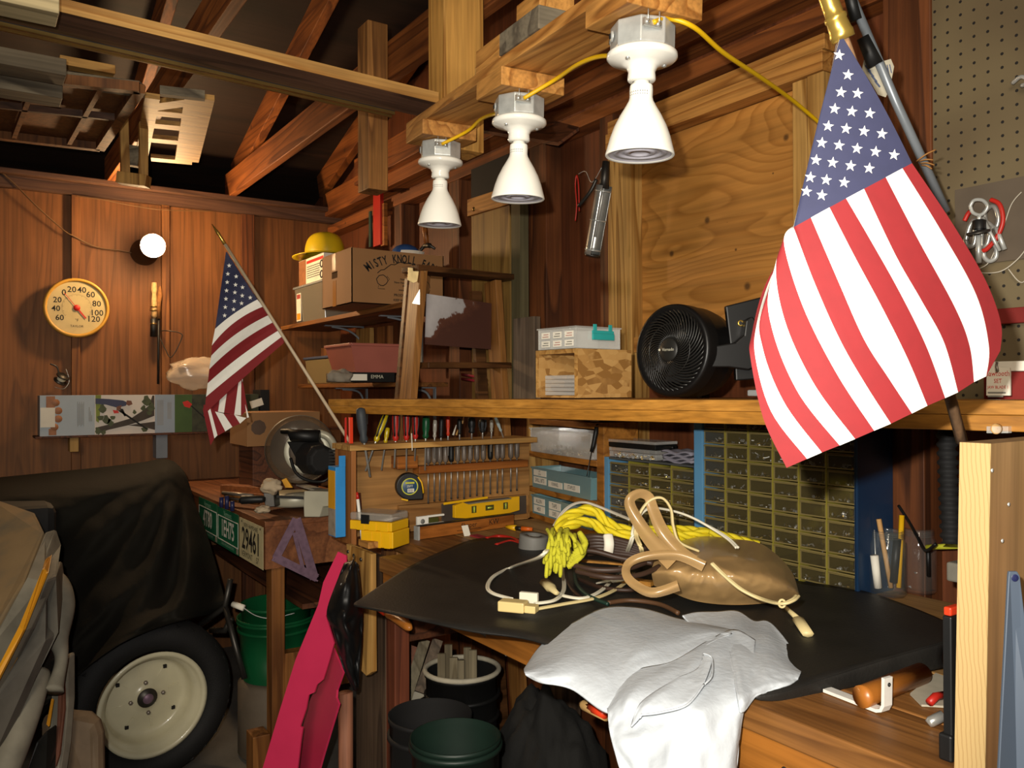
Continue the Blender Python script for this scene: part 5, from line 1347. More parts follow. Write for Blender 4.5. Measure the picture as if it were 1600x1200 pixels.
# connectors and plugs
t = thing('cord_connector', 'tan multi-outlet cord connector lying at the front left of the mat', 'connector', G(805, 960))
q0, q1 = G(777, 958), G(818, 962); e = (q1 - q0).normalized(); n_ = Vector((-e.y, e.x, 0)); H_ = .022
b = obox(MB(), q0 + zz * .003, e * (q1 - q0).length, n_ * .034, H_).build('body', M['ivorytan'], t, bevel=.003)
r0 = G(818, 962); obox(MB(), r0 + zz * .004 + n_ * .004, e * .024, n_ * .026, H_ * .7).build('plug', M['ivorytan'], t, bevel=.002)
t = thing('flat_plug', 'white flat plug seated behind the tan connector', 'plug', G(822, 945))
obox(MB(), G(806, 948) + zz * .003 + n_ * .02, e * .042, n_ * .012, .024).build('body', M['cordwhite'], t, bevel=.002)
t = thing('ivory_plug', 'ivory two-pin plug lying below the yellow frayed end', 'plug', G(855, 912))
a, b_ = P(870, 927, z=1.0), P(851, 910, z=1.0); ax = (b_ - a)
MB().tube([a, a + ax * .4, a + ax * .45, b_], [.006, .009, .013, .013], 8, flat=.75).build('body', M['cordcream'], t)
pr = thing('x', '', '', a); bpy.data.objects.remove(pr)
sdv = ax.cross(zz).normalized()
for s_ in (-1, 1): MB().bar(b_ + sdv * .006 * s_, b_ + sdv * .006 * s_ + ax.normalized() * .014, .0012, .005, zz).build('pin', M['brassy'], t)
t = thing('cord_plug', 'cream plug at the end of the cord on the mat right of the bag', 'plug', G(1255, 980))
a, m_, b_ = P(1224, 946, z=.995), P(1246, 966, z=.99), P(1262, 990, z=.99)
MB().tube([a, m_], [.004, .0055], 8).build('strain_relief', M['cordcream'], t)
MB().tube([m_, m_ + (b_ - m_) * .1, b_], [.0065, .0125, .0115], 8, flat=.6).build('body', M['cordcream'], t)
MB().tube([P(1222 + 5 * math.cos(x_), 943 + 6 * math.sin(x_), d=1.5) for x_ in [2 * PI * k / 14 for k in range(14)]], .0022, 6, closed=True).build('tie_ring', M['cordcream'], t)
t = thing('outlet_tap', 'white outlet tap with two slots among the brown cords', 'outlet', G(965, 905))
a, b_ = P(955, 906, z=1.0), P(981, 900, z=1.012); ax = b_ - a
MB().tube([a - ax * .9, a, a + ax * .1, b_, b_ + ax * .08], [.004, .007, .016, .017, .012], 10, flat=.55).build('body', M['cordwhite'], t)
for s_ in (.45, .75): MB().box(a + ax * s_ + zz * .0095 - _FW * .004, (.003, .008, .002)).build('slot', M['ink'], t)
# ---- brown bundle of cords
g = 'brown cords bundled behind the white cords'
browns = [([(880, 868, 1.82), (920, 860, 1.80), (970, 872, 1.78), (1020, 880, 1.76)], .006, 'thick dark brown cord along the top of the bundle'),
 ([(885, 880, 1.78), (930, 890, 1.74), (980, 888, 1.74), (1025, 872, 1.78)], .006, 'dark brown cord sagging across the middle of the bundle'),
 ([(900, 892, 1.74), (950, 902, 1.70), (1000, 898, 1.72), (1030, 885, 1.76)], .0055, 'brown cord just above the wooden slat'),
 ([(884, 878), (884, 900), (893, 920), (908, 934)], .004, 'brown cord dropping straight down to the mat left of the white outlet tap'),
 ([(905, 905), (940, 918), (985, 922), (1010, 915)], .005, 'dark brown cord in front of the wooden slat')]
for pts, r_, lab in browns:
    o = MB().tube(cordpts(pts), r_, 8).build('brown_cable', M['browncord']); tag(o, lab, 'cord', g)
o = MB().tube(cordpts([(897, 885), (900, 910), (915, 928), (935, 938), (950, 944)]), .0045, 8).build('green_cable', M['greencord']); tag(o, 'dark green cord curving down beside the yellow frayed end', 'cord')
o = MB().tube(cordpts([(950, 942), (985, 938), (1030, 944), (1060, 958)]), .005, 8).build('brown_cable', M['browncord2']); tag(o, 'flat brown cord lying on the mat behind the white cloth', 'cord', g)
t = thing('dark_bundle', 'dark brown coil of cords wrapped in tape beside the yellow rope', 'cord', P(930, 862, d=1.86))
for k in range(6): MB().tube(cr([P(895, 846 + 5 * k, d=1.93), P(930, 838 + 5 * k, d=1.90), P(975, 846 + 4 * k, d=1.90), P(1010, 858 + 3 * k, d=1.9)], 6), .0075, 8).build('coil', M['browncord'], t)
MB().tube(cr([P(950, 836, d=1.885), P(952, 850, d=1.872), P(950, 868, d=1.88)], 5), .012, 8, flat=.5).build('tape', M['paper'], t)
for k, (pa, pb, lab) in enumerate((((925, 898), (1020, 912), 'yellowish wooden slat among the brown cords on the mat'), ((908, 876), (985, 882), 'thin pale wooden strip on top of the brown cords'))):
    o = MB().bar(P(*pa, z=.998 + .02 * k), P(*pb, z=.998 + .02 * k), .022 - .008 * k, .010 - .005 * k).build('lath', M['shelf_wood']); tag(o, lab, 'slat')
# ---- yellow rope with frayed end
def twist(path, r, mb, turns=60, n=3, rs=None):
    L = [0]
    for i in range(1, len(path)): L.append(L[-1] + (path[i] - path[i - 1]).length)
    for k in range(n):
        pts = []
        for i, p in enumerate(path):
            t = (path[min(i + 1, len(path) - 1)] - path[max(i - 1, 0)]).normalized(); A, B, _ = frame(t)
            a = turns * L[i] + 2 * PI * k / n
            pts.append(p + (A * math.cos(a) + B * math.sin(a)) * r)
        mb.tube(pts, r * .95, 7)
root = thing('yellow_rope', 'bright yellow twisted rope with a frayed tasselled end, on the mat', 'rope', P(900, 850, d=1.85))
rp = MB()
path = cr([P(868, 838, d=1.88), P(880, 812, d=1.93), P(905, 800, d=1.96), P(930, 800, d=1.97), P(955, 820, d=1.96), P(990, 830, d=1.95), P(1040, 828, d=1.97), P(1085, 830, d=2.0), P(1130, 838, d=2.0), P(1185, 853, d=2.02)], 26)
twist(path, .0065, rp)
path = cr([P(866, 846, d=1.87), P(890, 822, d=1.90), P(920, 816, d=1.93), P(950, 832, d=1.93), P(985, 836, d=1.92), P(1030, 832, d=1.96), P(1070, 838, d=1.97), P(1105, 832, d=1.99)], 26)
twist(path, .0065, rp)
path = cr([P(872, 826, d=1.92), P(895, 808, d=1.95), P(918, 795, d=1.98), P(938, 806, d=1.98), P(960, 826, d=1.97), P(1000, 830, d=1.97)], 26)
twist(path, .006, rp)
rp.build('rope', M['ropeyellow'], root)
random.seed(5)
fr = MB()
for k in range(60):
    a = random.uniform(-1.0, 1.0); u0, v0 = 876 + 26 * a * random.random(), 842 + random.uniform(-16, 14)
    ln = random.uniform(16, 34) if k < 42 else random.uniform(30, 58)
    du = random.uniform(-12, 14) if k < 42 else random.uniform(-26, 4)
    d0 = 1.79 + random.uniform(-.03, .02)
    vend = min(v0 + ln, 903)
    fr.tube(cr([P(u0, v0, d=d0 + .03), P(u0 + du * .6, v0 + ln * .4, d=d0 - .012), P(u0 + du, vend, d=d0 - .02 if vend < 880 else min(d0 - .02, D(vend) - .01))], 5), [.0046] * 10 + [.003], 6)
for k in range(7): fr.tube(cr([P(905 + k * 1.5, 832 + k * 3, d=1.79), P(915 - k, 850 + k * 3, d=1.77), P(898 - k * 2, 862 + k * 4, d=1.765)], 5), .0065, 7)
fr.build('frayed_end', M['ropegreen'], root)
# ---- tan plastic bag
root = thing('plastic_bag', 'tan translucent plastic carrier bag with its handles standing up, on the mat', 'bag', G(1140, 940))
bagrows = [[(1034, 862, 1.86), (1060, 847, 1.93), (1100, 838, 1.97), (1145, 842, 1.98), (1185, 848, 1.97), (1215, 868, 1.94), (1238, 895, 1.90), (1248, 925, 1.84)],
           [(1024, 874, 1.80), (1062, 868, 1.80), (1106, 864, 1.80), (1150, 868, 1.80), (1190, 876, 1.81), (1221, 892, 1.82), (1240, 911, 1.83), (1250, 930, 1.82)],
           [(1018, 892, 1.77), (1055, 897, 1.71), (1106, 899, 1.69), (1150, 901, 1.69), (1190, 905, 1.71), (1221, 914, 1.74), (1241, 923, 1.78), (1251, 932, 1.81)],
           [(1022, 915, 1.80), (1050, 926, 1.78), (1082, 938, 1.76), (1120, 944, 1.755), (1160, 945, 1.755), (1200, 942, 1.77), (1230, 937, 1.79), (1249, 934, 1.81)]]
from mathutils import noise as _ns
def crease(u, v):
    a = math.atan2(v - 872, u - 1105); r = math.hypot(u - 1105, v - 872)
    f = .010 * (1 - abs(math.sin(a * 5.5 + noise1(u / 60, v / 60, 2) * 2.2))) * min(1, r / 40)
    return f + .016 * (_ns.ridged_multi_fractal(Vector((u / 62, v / 44, 1.7)), .9, 2.1, 4, 1.0, 2.0) - 1.0) * .5
def bagfront(s, t):
    u, v, d = catm([catm(r, s) for r in bagrows], t); return P(u, v, d=d - crease(u, v) * math.sin(PI * min(max(t, .04), .96)) ** .5)
def bagback(s, t):
    a, b = catm(bagrows[0], s), catm(bagrows[3], s); u = a[0] + (b[0] - a[0]) * t; v = a[1] + (b[1] - a[1]) * t
    return P(u, v - 14 * math.sin(PI * t) ** .5 * 0, d=a[2] * (1 - t) + b[2] * t + .10 * math.sin(PI * t) * math.sin(PI * min(max(s, .02), .98)))
MB().grid(bagfront, 90, 44).grid(bagback, 90, 16).build('body', M['bagplastic'], root, weld=True)
def band(pts, wpx, parent=root):
    m_ = MB(); n = 40
    P3 = [catm([p + (0,) if len(p) < 3 else p for p in pts], i / n) for i in range(n + 1)]
    def f(s, t):
        i = int(round(s * n)); u, v, d = P3[i]
        u2, v2, _ = P3[min(i + 1, n)]; u1, v1, _ = P3[max(i - 1, 0)]
        tx, ty = u2 - u1, v2 - v1; l_ = math.hypot(tx, ty) or 1
        w_ = wpx(s) if callable(wpx) else wpx
        o = (t - .5) * w_
        return P(u - ty / l_ * o, v + tx / l_ * o, d=d + .0025 * math.sin(t * 5 + s * 9) - .006 * math.sin(PI * t))
    m_.grid(f, n, 8)
    return m_.build('handle', M['bagplastic'], parent)
band([(1052, 880, 1.70), (1022, 850, 1.74), (1000, 820, 1.77), (985, 792, 1.78), (986, 778, 1.78), (1000, 771, 1.79), (1014, 777, 1.80), (1020, 795, 1.80), (1035, 830, 1.80), (1060, 862, 1.78), (1082, 880, 1.76)], lambda s: 22 - 8 * math.sin(PI * s) + 10 * abs(s - .5))
band([(1100, 885, 1.66), (1060, 868, 1.68), (1015, 868, 1.70), (985, 878, 1.70), (978, 895, 1.67), (990, 912, 1.64), (1020, 926, 1.60), (1060, 915, 1.60)], lambda s: 13 + 8 * abs(s - .5))
# ================================================================ left wall
def LX(u, v, o=.03): return P(u, v, x=XL + o)
X_ = Vector((1, 0, 0)); Y_ = Vector((0, 1, 0))
# dial thermometer
c = LX(120, 481, .05); R_ = .152
t = thing('dial_thermometer', 'large round yellow-rimmed dial thermometer on the left wall', 'thermometer', c)
dp = lambda a, r, o=0.0: c + Y_ * (math.cos(a) * r) + zz * (math.sin(a) * r) + X_ * o
MB().lathe([(R_ * .5, -.018), (R_ * .97, -.016), (R_, -.006), (R_ * .99, .006), (R_ * .95, .012), (R_ * .90, .009), (R_ * .88, .002)], c, X_, 56).build('rim', M['amberrim'], t)
f = MB().lathe([(.0005, .001), (R_ * .885, .001)], c, X_, 56, smooth=False).build('face', M['creamface'], t)
nm = MB()
for s_, ang, sz_ in (('0', 128, .036), ('20', 104, .036), ('40', 76, .036), ('60', 48, .036), ('80', 15, .036), ('100', -14, .036), ('120', -36, .036), ('20', 158, .034), ('40', 185, .034), ('60', 215, .034)):
    a = math.radians(ang); nm.text(s_, dp(a, R_ * .62, .0015), Y_, zz, sz_ * 1.16, .0004, bold=.012)
for k in range(49):
    a = math.radians(-38 + k * 256 / 48); r0 = R_ * (.40 if k % 4 == 0 else .43)
    nm.bar(dp(a, r0, .0018), dp(a, R_ * .46, .0018), .0012, .0005, X_)
nm.text('°F', dp(-PI / 2, R_ * .42, .0015), Y_, zz, .020, .0004).text('TAYLOR', dp(-PI / 2, R_ * .62, .0015), Y_, zz, .016, .0004)
nm.build('numerals', M['ink'], f)
nd = MB(); a = math.radians(-52)
nd.bar(c + X_ * .005, dp(a, R_ * .44, .005), .007, .001, X_); nd.bar(c + X_ * .005, dp(a + PI, R_ * .60, .005), .003, .001, X_)
nd.lathe([(.0005, .008), (.014, .007), (.016, .003)], c, X_, 20)
nd.build('needle', M['needle'], t)
# bare bulb
c = P(239, 384, x=XL + .25)
t = thing('wall_bulb', 'glowing round lamp in a dark socket on the left wall', 'light bulb', P(232, 388, x=XL))
c0 = Vector((XL, c.y, c.z))
MB().lathe([(.070, 0), (.070, .02), (.050, .035), (.034, .06), (.034, .10), (.046, .16), (.056, .215), (.058, .236), (.054, .236)], c0 + X_ * .001, X_, 28).build('base', M['darkbakelite'], t)
MB().ball(c, .059, 24).build('bulb', M['bulbglow'], t)
# cord to it
def wallcord(name, pts, r, mt, lab, cat='cord'):
    o = MB().tube(cr([LX(u, v, o) for u, v, o in pts], 8), r, 7).build(name, mt); return tag(o, lab, cat)
wallcord('lamp_cable', [(-20, 250, .05), (20, 285, .05), (60, 325, .05), (100, 360, .04), (115, 369, .04), (150, 386, .02), (190, 392, .02), (210, 396, .02), (222, 398, .02)], .0038, M['tancord'], 'thin tan cord running along the left wall to the glowing bulb')
wallcord('wall_wire', [(118, 306, .05), (160, 312, .05), (205, 321, .05), (255, 328, .05), (330, 330, .05)], .0025, M['tancord'], 'thin wire sagging just under the plate above the glowing bulb')
# two rod handles
t = thing('fishing_rod_handle', 'cork fishing rod handle hung on the wall stud below the bulb', 'rod', LX(240, 500), 'rod handles on the stud')
def wx(u, v, o=.055): return P(u, v, x=XL + o)
MB().lathe([(.007, 0), (.015, .01), (.014, .10), (.011, .13), (.016, .15), (.013, .19)], wx(241, 497), zz, 12).build('cork_grip', M['cork'], t)
MB().tube([wx(240, 498), wx(240, 526)], [.016, .018], 10).build('reel_seat', M['black'], t)
bd = MB()
for v in (478, 484, 505): bd.tube([wx(240, v), wx(240, v + 2)], .0178, 10)
bd.build('band', M['brassrail'], t)
t = thing('fishing_rod_handle', 'second thinner rod handle behind the cork one, right against the stud', 'rod', LX(250, 500), 'rod handles on the stud')
MB().tube([wx(250, 447, .045), wx(250, 460, .045), wx(248, 475, .045), wx(248, 498, .045)], [.004, .013, .012, .012], 10).build('cork_grip', M['corkdark'], t)
MB().tube([wx(248, 498, .045), wx(247, 600, .04)], .006, 8).build('blank', M['black'], t)
t = thing('wire_hook', 'bent dark wire hook sticking out from the stud below the rod handles', 'hook', LX(262, 540))
MB().tube(cr([wx(250, 528, .04), wx(258, 545, .06), wx(268, 558, .08), wx(284, 528, .10), (wx(280, 520, .10)), wx(262, 517, .09), wx(252, 517, .04)], 5), .0028, 6).build('wire', M['darkmetal'], t)
# reel hanging lower left
t = thing('fishing_reel', 'small dark fishing reel hanging under the thermometer', 'reel', LX(96, 590))
c = wx(96, 592, .06)
MB().lathe([(.0, -.02), (.030, -.018), (.032, -.012), (.018, -.008), (.018, .010), (.032, .014), (.030, .02), (.0, .022)], c, Vector((.5, .4, .8)), 20).build('spool', M['darkmetal'], t)
MB().tube(cr([c + Y_ * -.01 + zz * .02, c + Y_ * -.02 + zz * .06, c + Y_ * -.05 + zz * .075], 4), .004, 6).build('foot', M['darkmetal'], t)
MB().lathe([(.019, -.007), (.021, 0), (.019, .009)], c, Vector((.5, .4, .8)), 20).build('line', M['paleink'], t)
MB().tube(cr([c + Y_ * .02 + zz * .05, c + Y_ * .035 + zz * -.01, c + Y_ * .01 - zz * .05, c - Y_ * .03 - zz * .04], 5), .0015, 6).build('bail_wire', M['metal'], t)
# long printed carton on its brackets
xf = XL + .20
BL, BR = P(62, 650, x=xf), P(331, 640, x=xf)
zt0, zb0 = P(62, 618, x=xf).z, P(62, 682, x=xf).z
bx_ = thing('long_carton', 'long white printed carton lying on brackets along the left wall', 'box', (XL + .1, (BL.y + BR.y) / 2, zb0))
y0, y1 = BL.y, BR.y + .25; HH = zt0 - zb0
body = MB().bb((XL + .065, y0, zb0), (xf, y1, zt0)).build('carton', M['cartonside'], bx_, bevel=.001)
def fy(u): return P(u, 645, x=xf).y
def fz(f): return zb0 + HH * f
def face(ya, yb, fa, fb, mt, o, name='print'):
    return MB().bb((xf + o - .0006, ya, fz(fa)), (xf + o, yb, fz(fb))).build(name, mt, body)
face(y0 + .001, fy(148), .0, 1, M['cartonwhite'], .0008, 'white_panel')
face(fy(148), fy(242), .0, 1, M['photosky'], .0008, 'tree_picture')
face(fy(242), fy(273), .0, 1, M['cartonblue'], .0008, 'text_panel')
face(fy(273), fy(300), .0, 1, M['photogreen'], .0008, 'lawn_picture')
face(fy(300), y1 - .001, .0, 1, M['photodark'], .0008, 'garden_picture')
PM = [M['photosky'], M['photolime'], M['photobark'], M['photoleaf'], M['photojean'], M['photoskin'], M['needle'], M['ink']]
pc = MB()
def pt_(u, f): return Vector((xf + .0016, fy(u), fz(f)))
def blob(pts, mi): pc.add([pt_(u, f) + Vector((.0003 * mi, 0, 0)) for u, f in pts], [tuple(range(len(pts)))], mi)
blob([(149, 1), (158, 1), (156, .5), (150, .55)], 1); blob([(150, .55), (156, .5), (154, .3), (150, .35)], 1)
blob([(149, .18), (178, .28), (205, .40), (222, .58), (233, .72), (238, .98), (241, .98), (241, .45), (222, .33), (200, .22), (170, .12), (150, .02)], 2)     # trunk and boughs
blob([(200, .22), (242, .30), (242, .08), (225, .16)], 2)
for u, f, r in ((160, .66, 6), (157, .42, 5), (166, .38, 6), (172, .30, 5), (163, .82, 4), (176, .42, 4), (229, .85, 7), (236, .68, 6), (224, .66, 4), (233, .52, 4), (153, .10, 5), (162, .06, 4), (210, .56, 3), (226, .10, 5)):
    blob([(u + r * math.cos(a) * (1 + .3 * math.sin(3 * a + u)), f + r / 62 * math.sin(a) * (1 + .3 * math.cos(2 * a + u))) for a in [2 * PI * k / 9 for k in range(9)]], 3)
blob([(149, .92), (170, .90), (192, .86), (200, .80), (196, .72), (182, .68), (165, .76), (149, .78)], 4)      # jeans and jacket of the printed figure
blob([(198, .86), (205, .85), (207, .76), (201, .72), (197, .76)], 5); blob([(182, .70), (190, .74), (188, .62), (182, .60)], 5)
blob([(176, .62), (184, .60), (186, .54), (178, .53)], 6)
blob([(184, .60), (188, .62), (232, .10), (228, .10)], 7); blob([(187, .66), (192, .64), (197, .46), (194, .45)], 7)
pc.build('picture', PM, body); pc = MB()
blob([(285, .80), (293, .84), (300, .74), (296, .64), (288, .68)], 6); blob([(297, .70), (300, .70), (322, .35), (320, .34)], 7)
pc.build('small_picture', PM, body)
tx = MB()
for k in range(7): tx.bb((xf + .0009, fy(121 + k * 1.6), fz(.22 + .02 * (k % 3))), (xf + .0013, fy(121.6 + k * 1.6), fz(.84 - .05 * (k % 2))))
for k in range(3): tx.bb((xf + .0009, fy(139 + k * 2), fz(.34)), (xf + .0013, fy(139.8 + k * 2), fz(.70 - .1 * k)))
tx.build('small_print', M['greyink'], body); tx = MB()
for k in range(5): tx.bb((xf + .0009, fy(246 + k * 2), fz(.2)), (xf + .0013, fy(246.8 + k * 2), fz(.86)))
for k in range(3): tx.bb((xf + .0009, fy(262 + k * 2.2), fz(.36)), (xf + .0013, fy(262.9 + k * 2.2), fz(.8)))
tx.build('small_print', M['greyink'], body)
br = MB()
for k in range(4): br.lathe([(.0005, .0012), (.017, .0011), (.018, .0005)], Vector((xf + .0005, fy(91 - (k == 0) * 4 - (k == 3) * 6), fz(.82 - k * .2))), X_, 12)
br.bb((xf + .0009, fy(72), fz(.62)), (xf + .0015, fy(86), fz(.98))); br.bb((xf + .0009, fy(76), fz(.02)), (xf + .0015, fy(88), fz(.18)))
br.build('brown_print', M['brickprint'], body)
MB().bb((xf + .0016, fy(63), fz(.22)), (xf + .0021, fy(86), fz(.70))).build('end_label', M['paper'], body)
for u0, u1, v0, v1, mt, lab in ((109, 123, 676, 706, 'pine_z', 'short pale wood block bracketing the long carton at its left'), (244, 262, 676, 716, 'greypaint', 'grey painted upright bracket under the long carton')):
    b = P((u0 + u1) / 2, v1, x=XL + .12)
    o = MB().bb((XL + .031, P(u0, v1, x=XL + .12).y, b.z), (XL + .12, P(u1, v1, x=XL + .12).y, zb0 - .011)).build('shelf_bracket', M[mt], bevel=.002); tag(o, lab, 'bracket')
o = MB().bb((XL + .031, y0 - .02, zb0 - .010), (xf + .01, y1 + .5, zb0 - .001)).build('wall_shelf', M['dark_wood']); tag(o, 'thin dark shelf board under the long white carton', 'shelf')
# film bag lying on the carton
def pb(s, t):
    th_, ph = PI * t, 2 * PI * s
    x, y, z = math.sin(th_) * math.cos(ph), math.sin(th_) * math.sin(ph), math.cos(th_)
    k = 1 + .22 * noise1(x * 2 + 5, y * 2, z * 2) + .1 * noise1(x * 7, y * 7, z * 7 + 4)
    c = P(312, 583, x=XL + .13)
    p = c + Vector((x * .08 * k, y * .16 * k, z * .085 * k))
    p.z = max(p.z, zt0 + .001); return p
o = MB().grid(pb, 40, 24).build('film_bag', M['pinkfilm'], weld=True); tag(o, 'crumpled pale see-through bag lying on the long carton behind the small flag', 'bag')
# dark carton with red print further right, on the same shelf
p = P(404, 628, x=XL + .2)
t = thing('dark_carton', 'small black carton with red print and white tag behind the small flag', 'box', p)
ya, yb = P(384, 628, x=XL + .2).y, P(421, 628, x=XL + .2).y
ya = max(ya, y1 + .01)
MB().bb((XL + .06, ya, zb0), (XL + .2, yb, P(404, 609, x=XL + .2).z)).build('carton', M['black_matte'], t, bevel=.001)
MB().bb((XL + .2002, ya + .02, zb0 + .01), (XL + .201, yb - .05, zb0 + .09)).build('red_print', M['redcloth'], t)
MB().box(P(401, 630, x=XL + .203), (.001, .07, .04), (.3, 0, 0)).build('tag', M['paper'], t)
# ================================================================ shelves in the far corner, stepladder, tools on the long wall
US, LS = 1.820, 1.482                 # shelf tops
t = thing('wall_shelf', 'upper plank shelf in the far corner holding the printed cardboard box', 'shelf', (-4.0, 1.9, US), 'shelves in the far corner')
MB().bb((XL + .035, 1.55, US - .022), (-3.1, YM - .086, US)).build('plank', M['shelfplank'], t, bevel=.002)
for x in (-4.25, -3.55):
    b = MB(); b.bar((x, 1.62, US - .026), (x, YM - .087, US - .026), .02, .006, zz); b.bar((x, YM - .091, US - .026), (x, YM - .091, US - .26), .02, .006, Y_)
    b.tube(cr([(x, 1.66, US - .03), (x, 1.76, US - .05), (x, 1.83, US - .11), (x, YM - .09, US - .21)], 6), .006, 6)
    b.build('bracket', M['greypaint'], t)
t = thing('wall_shelf', 'lower narrow shelf in the far corner holding the pink bin', 'shelf', (-4.0, 1.9, LS), 'shelves in the far corner')
MB().bb((-4.62, 1.60, LS - .02), (-3.30, YM - .086, LS)).build('plank', M['shelfplank'], t, bevel=.002)
for x in (-4.2, -3.42):
    b = MB(); b.bar((x, 1.66, LS - .024), (x, YM - .087, LS - .024), .02, .006, zz); b.bar((x, YM - .091, LS - .024), (x, YM - .091, LS - .22), .02, .006, Y_)
    b.tube(cr([(x, 1.70, LS - .03), (x, 1.80, LS - .05), (x, YM - .09, LS - .17)], 6), .006, 6); b.build('bracket', M['greypaint'], t)
# printed cardboard box, overhanging the shelf
bxx, bx0 = -3.315, -3.66; by0, by1 = 1.385, 1.83; bz0, bz1 = US + .001, US + .237
t = thing('cardboard_box', 'brown cardboard farm box with black print, overhanging the upper corner shelf', 'box', (bx0, by0, bz0))
cb = MB()
th_ = .004
cb.bb((bx0, by0, bz0), (bxx, by1, bz0 + th_)); cb.bb((bx0, by0, bz0), (bx0 + th_, by1, bz1)); cb.bb((bxx - th_, by0, bz0), (bxx, by1, bz1))
cb.bb((bx0, by1 - th_, bz0), (bxx, by1, bz1))
# near side with a hand hole
hx0, hx1, hz0, hz1 = -3.545, -3.475, bz0 + .125, bz0 + .155
cb.bb((bx0, by0, bz0), (hx0, by0 + th_, bz1)); cb.bb((hx1, by0, bz0), (bxx, by0 + th_, bz1)); cb.bb((hx0, by0, bz0), (hx1, by0 + th_, hz0)); cb.bb((hx0, by0, hz1), (hx1, by0 + th_, bz1))
cbo = cb.build('carton', M['cardboard'], t)
fl_ = MB().add([(bx0, by0, bz1), (bxx, by0, bz1), (bxx - .02, by0 + .12, bz1 - .035), (bx0 + .02, by0 + .12, bz1 - .035)], [(0, 1, 2, 3)]).build('flap', M['cardboard'], t, solid=.004)
MB().bb((-3.535, by0 - .0012, hz1 + .005), (-3.495, by0 - .0004, bz1)).bb((-3.53, by0 - .0012, bz0), (-3.49, by0 - .0004, hz0 - .01)).build('tape', M['tapeglossy'], cbo)
pr = MB()
def bp(y, z): return Vector((bxx + .0008, y, z))
yc = P(632, 430, x=bxx).y; 
txt = 'MISTY KNOLL FARMS'
for k, ch in enumerate(txt):
    f = (k - (len(txt) - 1) / 2); a = f * .092
    pos = bp(yc + .26 * math.sin(a), bz1 - .215 + .183 * math.cos(a))
    rt_ = Vector((0, math.cos(a), -math.sin(a))); pr.text(ch, pos, rt_, X_.cross(rt_), .052, .0003, sx=.62, bold=.024)
for k, (s_, dz, sz_) in enumerate((('New Haven', .115, .013), ('New Haven, VT 05472', .100, .013), ('802-453', .086, .012), ('www.mistyknoll', .068, .012), ('PRODUCT OF VT', .044, .016), ('KEEP REFRIGERATED', .022, .014))):
    pr.text(s_, bp(yc + .01, bz0 + dz), Y_, zz, sz_, .0003, bold=.02)
hl = [bp(yc - .13 + .26 * k / 16, bz0 + .135 + .055 * math.sin(PI * k / 16) + .004 * math.sin(k * 2.1)) for k in range(17)]
pr.tube(hl, .0018, 4)
yb = yc - .115
tk = [(0, .06), (.012, .078), (.03, .082), (.045, .07), (.05, .055), (.042, .04), (.03, .03), (.018, .03), (.006, .04), (0, .06)]
pr.tube([bp(yb - .02 + a * 1.1, bz0 + .055 + b * .9) for a, b in tk], .0018, 4)
pr.tube([bp(yb + .03, bz0 + .125), bp(yb + .042, bz0 + .112), bp(yb + .033, bz0 + .104)], .0011, 4); pr.tube([bp(yb - .01, bz0 + .082), bp(yb - .012, bz0 + .068), bp(yb + .02, bz0 + .068)], .0011, 4)
pr.tube([bp(yb + .22 + .022 * math.cos(k * .4), bz0 + .085 + .03 * math.sin(k * .4)) for k in range(16)], .0011, 4)
pr.build('black_print', M['ink'], cbo)
# hard hat on a carton on a clear bin
q = P(476, 497, z=US); q = Vector((-4.22, 1.56, US))
t = thing('storage_tub', 'clear plastic tub with printed label at the left end of the upper shelf', 'tub', q)
tx0, tx1 = P(463, 480, y=1.57).x, P(509, 480, y=1.57).x
zt_ = P(480, 447, y=1.57).z
MB().hexa([(tx0 + .01, 1.57, US + .001), (tx1 - .01, 1.57, US + .001), (tx1 - .01, 1.80, US + .001), (tx0 + .01, 1.80, US + .001), (tx0, 1.56, zt_), (tx1, 1.56, zt_), (tx1, 1.82, zt_), (tx0, 1.82, zt_)]).build('tub', M['tubgrey'], t, bevel=.004)
MB().bb((tx0 - .008, 1.553, zt_ - .004), (tx1 + .008, 1.827, zt_ + .008)).build('rim', M['greyclear'], t, bevel=.002)
lb = MB().bb((tx0 + .03, 1.561, US + .012), (tx0 + .10, 1.5645, zt_ - .03)).build('label', M['paper'], t)
MB().bb((tx0 + .036, 1.5605, US + .02), (tx0 + .094, 1.5612, US + .055)).build('yellow_print', M['amber'], lb); MB().bb((tx0 + .036, 1.5605, zt_ - .06), (tx0 + .094, 1.5612, zt_ - .036)).build('red_print', M['redink'], lb)
zc0 = zt_ + .009; zc1 = P(490, 403, y=1.60).z
t = thing('product_carton', 'small white printed carton standing on the clear tub, under the hard hat', 'box', (tx0 + .05, 1.6, zc0))
cx0, cx1 = P(467, 430, y=1.58).x, P(506, 430, y=1.58).x; cxm = cx0 + (cx1 - cx0) * .30
co = MB().bb((cx0, 1.58, zc0), (cx1, 1.74, zc1)).build('carton', M['paper'], t, bevel=.001)
MB().bb((cx0 + .002, 1.5795, zc0 + .002), (cxm, 1.5799, zc1 - .002)).build('brown_picture', M['brickprint'], co)
p_ = MB().bb((cxm + .01, 1.5795, zc1 - .03), (cx1 - .005, 1.5799, zc1 - .014)).build('red_print', M['needle'], co)
gp = MB()
for k in range(6): gp.bb((cxm + .015, 1.5795, zc1 - .05 - k * .012), (cx1 - .06, 1.5799, zc1 - .046 - k * .012))
for dz in (.035, .09): gp.tube([Vector((cx1 - .03 + .018 * math.cos(a), 1.5794, zc0 + dz + .018 * math.sin(a))) for a in [2 * PI * k / 16 for k in range(16)]], .004, 5, closed=True)
gp.build('black_print', M['ink'], co)
hc = Vector(((cx0 + cx1) / 2 + .01, 1.655, zc1 + .002))
t = thing('hard_hat', 'yellow hard hat resting on the white carton at the far corner', 'helmet', hc)
